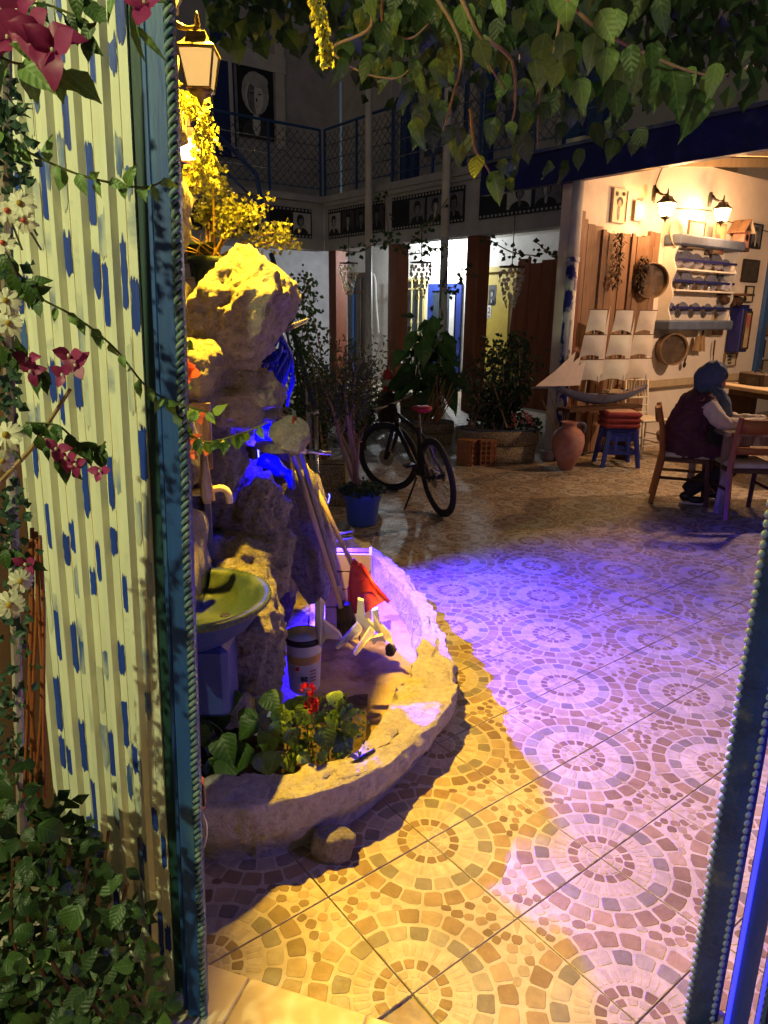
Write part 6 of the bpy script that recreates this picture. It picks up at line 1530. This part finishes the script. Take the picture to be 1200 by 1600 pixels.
# ---- table
tl = gz(1122, 802); TB = thing('wooden_table', 'weathered wooden table with rough peeling legs', 'table', tl+Vector((.5,.4,0)))
tb0 = Vector((tl.x-.06, tl.y-.05, 0)); MB().box(tb0+Vector((.65,.38,.725)), (1.3,.82,.04), bev=.008).build('tabletop', 'worn_wood', TB); MB().box(tb0+Vector((.65,.38,.66)), (1.16,.70,.08)).build('apron', 'worn_wood', TB)
for a in (.06,1.22):
    for b_ in (.06,.72): MB().tube([tb0+Vector((a,b_,0)), tb0+Vector((a+.012,b_,.3)), tb0+Vector((a-.006,b_,.55)), tb0+Vector((a,b_,.70))], [.042,.036,.04,.045], 7).build('leg', 'worn_wood', TB)
# ---- seated woman
def hp(a, b_, z): return HP+PF*a+PS*b_+UP*z
WO = thing('person', 'seated woman in blue headscarf, maroon tunic and white sleeves holding a phone', 'person', HP)
bd_ = MB()
bd_.ball(hp(.155,0,1.185), (.085,.075,.11), 16, ax=(PF,PS,UP)); bd_.ball(hp(.235,0,1.165), (.022,.014,.02), 8); bd_.ball(hp(.215,0,1.10), (.035,.035,.03), 10); bd_.ball(hp(.225,0,1.135), (.02,.028,.012), 8); bd_.ball(hp(.222,0,1.205), (.018,.05,.014), 8)
bd_.tube([hp(.12,0,1.12), hp(.08,0,.98), hp(.02,0,.75), hp(0,0,.55)], [.055,.10,.12,.13], 12)
hands = []
for s, wr in ((-1, hp(.62,-.07,.80)), (1, hp(.64,.10,.80))):
    sh = hp(.06,s*.17,.99); el = hp(.26,s*.24,.77); bd_.tube([sh, el, wr], [.05,.042,.026], 10)
    pm_ = wr+PF*.05+UP*.012; bd_.tube([wr, pm_, pm_+PF*.035+UP*.01], [.026,.032,.026], 8)
    for k in range(4):
        o_ = PS*((k-1.5)*.017); L_ = (.065,.075,.07,.055)[k]; bd_.tube([pm_+PF*.02+o_, pm_+PF*(.02+L_*.6)+o_+UP*.02, pm_+PF*(.02+L_)+o_+UP*.035-PS*s*.008], [.0095,.009,.008], 6)
    bd_.tube([wr+PF*.02-PS*s*.02, wr+PF*.055-PS*s*.045+UP*.02, wr+PF*.085-PS*s*.045+UP*.045], [.012,.0105,.009], 6)
    kn = hp(.44,s*.11,.50); an = hp(.02 if s < 0 else .26, s*.11, .12); bd_.tube([hp(0,s*.09,.54), kn, an, an-UP*.03+PF*.04], [.10,.06,.04,.04], 10)
soften(bd_.build('body', 'skin', WO), .0075, 2)
hj = MB(); hj.ball(hp(.135,0,1.205), (.115,.105,.118), 18, ax=(PF,PS,UP)); hj.ball(hp(.075,0,1.16), (.105,.10,.12), 16, ax=(PF,PS,UP)); hj.tube([hp(.09,0,1.12), hp(.10,0,1.04), hp(.13,0,.95)], [.10,.12,.14], 14)
hj.tube([hp(.16,-.03,1.05), hp(.23,-.03,.95), hp(.26,-.04,.84), hp(.25,-.05,.76)], [.06,.075,.07,.045], 12); hj.tube([hp(.16,.05,1.05), hp(.22,.06,.92), hp(.22,.07,.82)], [.06,.07,.05], 12)
hjo = soften(hj.build('headscarf', 'hijab', WO), .011, 5, -.022)
tn_ = MB()
tn_.tube([hp(-.02,0,.46), hp(-.04,0,.60), hp(.0,0,.78), hp(.06,0,.94), hp(.09,0,1.05)], [.20,.215,.19,.175,.09], 18)
for s in (-1,1):
    tn_.tube([hp(.06,s*.12,.99), hp(.13,s*.22,.90)], [.085,.08], 12); tn_.tube([hp(-.05,s*.08,.53), hp(.20,s*.11,.55), hp(.42,s*.12,.53)], [.14,.13,.10], 12)
    tn_.ball(hp(.12,s*.05,.80), (.10,.09,.12), 12)
soften(tn_.build('tunic', 'tunic', WO), .012, 5, -.035)
tr_ = MB()
for s in (-1,1):
    an = hp(.02 if s < 0 else .26, s*.11, .12); kn = hp(.45,s*.12,.50); tr_.tube([hp(.1,s*.11,.52), kn, (kn+an)/2+PF*.015, an], [.10,.088,.082,.062], 12)
soften(tr_.build('trousers', 'trousers', WO), .011, 3, -.03)
for s, wr in ((-1, hp(.62,-.07,.80)), (1, hp(.64,.10,.80))):
    sl = MB(); sl.tube([hp(.10,s*.21,.95), hp(.19,s*.25,.84), hp(.27,s*.245,.775), hp(.42,s*.17,.785), wr-PF*.02], [.072,.072,.066,.052,.038], 12); soften(sl.build('sleeve', 'sleeve', WO), .010, 4, -.02)
    an = hp(.02 if s < 0 else .26, s*.11, .10)
    sh_ = MB(); up_ = .05 if s < 0 else .02; sh_.ball(an+PF*.0-UP*.03, (.055,.042,.05), 10, ax=(PF,PS,UP)); sh_.ball(an+PF*.10-UP*.055, (.085,.045,.036), 12, ax=(PF,PS,UP)); so = soften(sh_.build('shoe', 'black', WO), .009, 3)
    MB().box(an+PF*.055-UP*.090, (.21,.07,.014), (PF,PS,UP), bev=.008).build('sole', 'white', so)
gl_ = MB()
for s in (-1,1): gl_.lathe(hp(.243,s*.036,1.196), [(.022,0),(.026,.002),(.026,.005),(.022,.006)], 12, ax=PF)
gl_.tube([hp(.243,-.012,1.2), hp(.246,.012,1.2)], .003, 5); gl_.tube([hp(.24,-.06,1.2), hp(.17,-.085,1.205)], .003, 5); gl_.build('glasses', 'black', WO)
ph = thing('phone', 'dark phone held in the hands of the seated woman', 'phone', hp(.74,.02,.84)); pax = ((PF*.8+UP*.6).normalized(), PS, (UP*.8-PF*.6).normalized()); MB().box(hp(.755,.02,.85), (.14,.07,.009), pax, bev=.003).build('body', 'black', ph); MB().box(hp(.755,.02,.85)+pax[2]*.006, (.125,.062,.002), pax).build('screen', 'grey_blue', ph)
hbg = rock('handbag', hp(.27,-.17,.665), (.32,.14,.19), 150, 'bag', None, amp=.16, k=3, sub=4); tag(hbg, 'black quilted handbag on the lap of the seated woman', 'handbag')
MB().tube(arc([hp(.16,-.2,.73), hp(.2,-.23,.80), hp(.3,-.23,.80), hp(.36,-.2,.73)], 5), .008, 6).build('strap', 'bag', hbg)

# ================================================================== FOLIAGE overhead and at the left
OT = thing('overhanging_tree', 'leafy branches of a mulberry tree hanging over the courtyard', 'tree', Vector((1.2, 3.4, 3.6)))
rg = random.Random(101)
brs = [([(840,-60),(905,20),(960,60),(1060,105),(1120,120),(1138,115)], 2.6), ([(700,-50),(740,40),(752,60),(770,110),(790,140)], 2.7), ([(560,-40),(580,40),(520,75),(560,110),(620,122),(655,90)], 3.2), ([(880,-40),(870,60),(845,140),(840,230)], 2.9), ([(660,-40),(720,70),(705,160),(692,205)], 2.9), ([(600,-30),(600,40),(640,60),(672,35)], 3.0), ([(760,60),(800,95),(805,160),(800,190)], 2.75), ([(735,170),(742,230),(760,260),(780,300)], 2.8)]
for pts, Y in brs:
    P_ = arc([at(x, y, Y+.02*i) for i, (x, y) in enumerate(pts)], 6); MB().tube(P_, [.008-.005*i/(len(P_)-1) for i in range(len(P_))], 6).build('branch', 'bark', OT, True)
MB().tube(arc([at(840,-60,2.6), Vector((1.1,3.3,3.7)), Vector((1.9,4.6,4.0)), Vector((3.0,5.6,3.9))], 6), [.015]*6+[.03]*6+[.05]*7, 8).build('limb', 'bark', OT, True)
lit = [(868,8,58),(890,-5,60),(780,10,42),(748,85,44),(757,72,36),(830,38,40),(852,78,52),(880,72,46),(856,110,62),(893,100,46),(876,115,36),(938,45,58),(965,42,56),(930,78,52),(950,100,56),(985,95,50),(975,125,56),(1003,112,52),(1032,125,62),(1050,140,62),(1018,90,48),(1090,175,74),(1108,140,52),(1120,118,40),(1075,125,40),(770,290,46),(748,262,40),(795,292,30),(720,28,44),(740,45,46),(622,5,40),(640,-8,36),(676,26,34),(905,145,46),(835,110,40),(815,30,38),(960,150,50)]
for x, y, s in lit:
    Y = 2.55+rg.uniform(-.12,.25) if x > 700 else 2.9+rg.uniform(-.1,.2); L_ = s*Y/1130*rg.uniform(.75,1.08)
    p = at(x, y-s*.5, Y); put_leaf(OT, p, Vector((rg.uniform(-.45,.45), rg.uniform(-.35,.1), -1)), Vector((rg.uniform(-.8,.1), -1, rg.uniform(-.1,.5))), L_, 'mulberry', ('leaf_lit' if rg.random() < .65 else 'leaf') if x > 690 else 'leaf_dark', rg, wide=rg.uniform(.8,1.05))
n = 0
while n < 235:
    x, y = rg.uniform(490, 1060), rg.uniform(-40, 270)
    if y > 250-abs(x-820)*.12-(60 if 520 < x < 600 else 0) and not (700 < x < 930): continue
    if x > 1000 and y > 110: continue
    if x < 640 and y > 120: continue
    if rg.random() < max(0, (y-90)/330): continue
    Y = rg.uniform(2.9, 4.3); s = rg.uniform(26, 46)*(3.2/Y)**.5; L_ = s*Y/1130
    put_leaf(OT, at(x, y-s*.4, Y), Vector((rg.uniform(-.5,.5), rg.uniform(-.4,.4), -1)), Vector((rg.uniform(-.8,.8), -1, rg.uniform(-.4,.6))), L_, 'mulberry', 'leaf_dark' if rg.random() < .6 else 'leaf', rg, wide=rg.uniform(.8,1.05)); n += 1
fo = MB()
for k in range(1500):
    x, y = rg.uniform(330, 1210), rg.uniform(-160, 60)+rg.random()**2*110
    if x < 560 and y > 60: continue
    leafcloud(fo, at(x, y, rg.uniform(3.6, 5.6)), rv(rg)+Vector((0,0,-1)), TOCAM+rv(rg)*.6, rg.uniform(.08,.13), .4)
fo.build('far_foliage', 'leaf_dark_mass', OT, kind='stuff')
PC = thing('portico_creeper', 'sparse creeper trailing along the portico beam', 'creeper', fb(-.3, 1, 2.9)); fo = MB()
for (x0, y0, x1, y1) in ((535,392,590,378),(600,380,665,395),(650,375,700,385),(735,420,690,455),(760,372,840,400),(840,380,885,400),(700,310,640,380),(600,300,612,390)):
    P_ = arc([at(x0, y0, 12.4-x0*.003), at((x0+x1)/2, (y0+y1)/2+8, 12.3-x0*.003), at(x1, y1, 12.4-x0*.003)], 6); MB().tube(P_, .008, 4).build('stem', 'bark', PC)
    for k in range(26): leafcloud(fo, rg.choice(P_)+rv(rg)*.10, rv(rg), TOCAM+rv(rg), rg.uniform(.05,.10), .4)
fo.build('foliage', 'leaf_dark_mass', PC, kind='stuff')

# left: bougainvillea, daisies, stems, shrub, dark wall
GW = thing('garden_wall', 'dark brown rendered garden wall behind the climbing plants', 'wall', (-1.7, 1.85, 0))
MB().box((-1.75, 1.86, 1.4), (1.7, .12, 2.8), bev=.01).build('wall_face', 'wood_dark', GW); MB().box((-1.75, 1.84, 2.83), (1.76, .2, .05)).build('coping', 'rock_dark', GW)
BG = thing('bougainvillea', 'bougainvillea with magenta bracts trailing across the cream gate', 'climber', Vector((-.75, 1.1, .6)))
rg = random.Random(55)
def sprig(pts, Y, n, size, kind='ovate', mt='leaf', t0=0.0):
    P_ = arc([at(x, y, Y+.015*i) for i, (x, y) in enumerate(pts)], 6); MB().tube(P_, .0018, 5).build('stem', 'stem_green', BG)
    for k in range(n):
        i = int((t0+(1-t0)*(k+rg.random()*.6)/n)*(len(P_)-1)); p = P_[min(i, len(P_)-1)]; sd_ = 1 if k % 2 else -1
        put_leaf(BG, p, Vector((rg.uniform(-.3,.5), rg.uniform(-.5,.1), -.75*rg.random()+.25*sd_)), TOCAM+rv(rg)*.5, size*rg.uniform(.75,1.15), kind, mt, rg)
sprig([(-20,190),(40,235),(110,268),(170,285),(225,293),(262,280)], 1.12, 18, .030, mt='leaf_lit')
sprig([(20,445),(70,470),(125,500),(180,545),(225,600),(262,625),(310,640),(345,650)], 1.16, 22, .030, mt='leaf_lit')
sprig([(262,625),(285,665),(320,690),(370,680),(420,660)], 1.35, 15, .034, mt='leaf')
sprig([(40,660),(90,665),(120,690),(150,705),(165,690)], 1.12, 16, .032)
sprig([(60,680),(100,720),(120,735)], 1.12, 9, .03); sprig([(-20,80),(30,100),(75,95),(110,120)], 1.05, 10, .05, 'ovate', 'leaf_lit')
sprig([(120,-20),(150,30),(120,70)], 1.08, 6, .035, mt='leaf'); sprig([(180,-30),(205,10),(212,55)], 1.1, 4, .055, 'narrow', 'leaf_lit'); sprig([(0,20),(60,5),(130,30)], 1.1, 10, .035, mt='leaf_dark')
sprig([(0,400),(40,440),(60,470)], 1.1, 9, .034); sprig([(0,540),(40,560),(80,600)], 1.1, 9, .034); sprig([(0,850),(25,870),(50,880)], 1.12, 8, .03)
for (x, y, s, Y) in ((45,45,.040,1.05),(70,60,.044,1.04),(85,80,.042,1.03),(30,20,.036,1.06),(110,555,.026,1.11),(120,570,.026,1.11),(45,560,.024,1.11),(50,580,.022,1.11),(100,585,.022,1.11),(105,715,.022,1.11),(120,725,.02,1.11),(158,735,.02,1.11),(90,700,.022,1.11),(42,880,.024,1.12),(228,5,.034,1.06),(312,650,.018,1.4),(300,685,.018,1.4),(325,700,.016,1.4),(298,705,.016,1.4),(15,60,.036,1.06)):
    c = at(x, y, Y)
    for k in range(3):
        a = 2.1*k+rg.random(); d = Vector((math.cos(a)*.8, -.45, math.sin(a)*.8)); put_leaf(BG, c, d, Vector((-math.cos(a)*.5, -1, -math.sin(a)*.5+.3)), s, 'bract', 'petal_pink' if x > 290 else 'bract', rg, name='bract')
    MB().ball(c+Vector((0,-.006,0)), .003, 6).build('floret', 'petal_white', BG)
stk = tag(MB().tube([at(110,608,1.14), at(50,700,1.13), at(-10,765,1.12)], [.003,.004,.005], 6).build('bamboo_stick', 'straw'), 'straight tan stick leaning across the climbing plants', 'stick')
def daisy(x, y, Y, s, i, red=False):
    s *= .68; c = at(x, y, Y); T_ = thing('daisy', i, 'daisy', c, 'white daisies on the left trellis'); nd = Vector((rg.uniform(-.2,.6), -1, rg.uniform(-.1,.5))).normalized(); a1, b1, _ = frame(nd)
    for k in range(15):
        a = 2*math.pi*k/15+rg.uniform(-.08,.08); d = a1*math.cos(a)+b1*math.sin(a); put_leaf(T_, c+d*s*.16, d+nd*rg.uniform(-.1,.25), nd, s*.85, 'petal', 'petal_white', rg, name='petal', wide=1.6)
    MB().ball(c+nd*.002, (s*.24,)*3, 8).build('eye', 'orange_red' if red else 'daisy_eye', T_, True); MB().tube([c, c-nd*.04-UP*.03], .0016, 5).build('stem', 'stem_green', T_)
for i, (x, y, s, rd_) in enumerate(((32,318,.028,0),(12,330,.026,1),(38,345,.024,1),(10,470,.028,0),(14,505,.028,0),(10,680,.034,0),(4,720,.026,0),(32,908,.028,0),(15,945,.034,0),(5,380,.024,1))):
    daisy(x, y, 1.06, s, ('white daisy with red heart under the upper vine sprig' if rd_ else 'white daisy with yellow heart under the upper vine sprig' if y < 400 else 'white daisy between the two vine sprigs above the magenta bracts' if y < 600 else 'white daisy beside the tan stick below the magenta bracts' if y < 800 else 'white daisy just above the bare reddish stems'), rd_)
TR = thing('trellis_greenery', 'dark small leaved garland wound around a weathered trellis stake', 'garland', Vector((-.62,1.16,.4))); fo = MB()
for (x, y) in ((22,180),(15,420),(12,600),(18,780),(28,1000),(15,1120),(30,260),(25,860)):
    for k in range(70): leafcloud(fo, at(x+rg.gauss(-6,16), y+rg.gauss(0,45), 1.14+rg.uniform(-.02,.06)), rv(rg), TOCAM+rv(rg), rg.uniform(.012,.024), .4)
fo.build('foliage', 'leaf_blue', TR, kind='stuff'); MB().tube([at(8,-30,1.22), at(12,500,1.2), at(25,1000,1.2), at(35,1300,1.2)], .009, 6).build('stake', 'worn_wood', TR)
RS = thing('bare_bush', 'bare reddish stemmed bush rising from the corner shrub', 'bush', at(50, 1250, 1.18))
for k, (a, b_, c) in enumerate(((50,45,38),(56,60,55),(62,68,70),(48,42,60),(58,52,48))): MB().tube(arc([at(a,825+k*6,1.17), at((a+b_)/2+3,950,1.17), at(b_+6*(k % 2),1080,1.17), at(c,1245,1.17)], 5), .0034, 6).build('stem', 'stem_red', RS, True)
SHB = thing('foreground_shrub', 'dense dark green shrub filling the corner before the gate', 'shrub', Vector((-.55,1.1,.1)))
n = 0
while n < 290:
    x, y = rg.uniform(-30, 265), rg.uniform(1170, 1610)
    if y < 1270+ (x-60)*.45 and x > 60 and rg.random() < .93: continue
    if x > 150+ (y-1250)*.45: continue
    Y = 1.02+.22*rg.random()-(y-1200)*.0002; put_leaf(SHB, at(x, y, Y), rv(rg)+Vector((0,-.3,-.1)), TOCAM+UP*.5+rv(rg)*.5, rg.uniform(.020,.046), rg.choice(('round','ovate','mulberry')), 'leaf' if rg.random() < .18 else 'leaf_dark', rg); n += 1
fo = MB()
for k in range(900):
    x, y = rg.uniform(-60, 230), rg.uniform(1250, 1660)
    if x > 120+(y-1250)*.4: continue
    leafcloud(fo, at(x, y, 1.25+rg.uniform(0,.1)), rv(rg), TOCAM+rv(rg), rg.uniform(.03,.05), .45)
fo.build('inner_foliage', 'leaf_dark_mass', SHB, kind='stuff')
for k in range(7): MB().tube(arc([Vector((-.62+.03*k,1.22,.02)), at(30+k*25,1500,1.2), at(20+k*30,1320+rg.uniform(-40,60),1.18)], 4), .004, 5).build('stem', 'wood_dark', SHB)
BED = structure(rock('earth_bed', Vector((-.95,1.12,-.02)), (.95,.75,.2), 160, 'earth', None, amp=.06, k=4, sub=4))
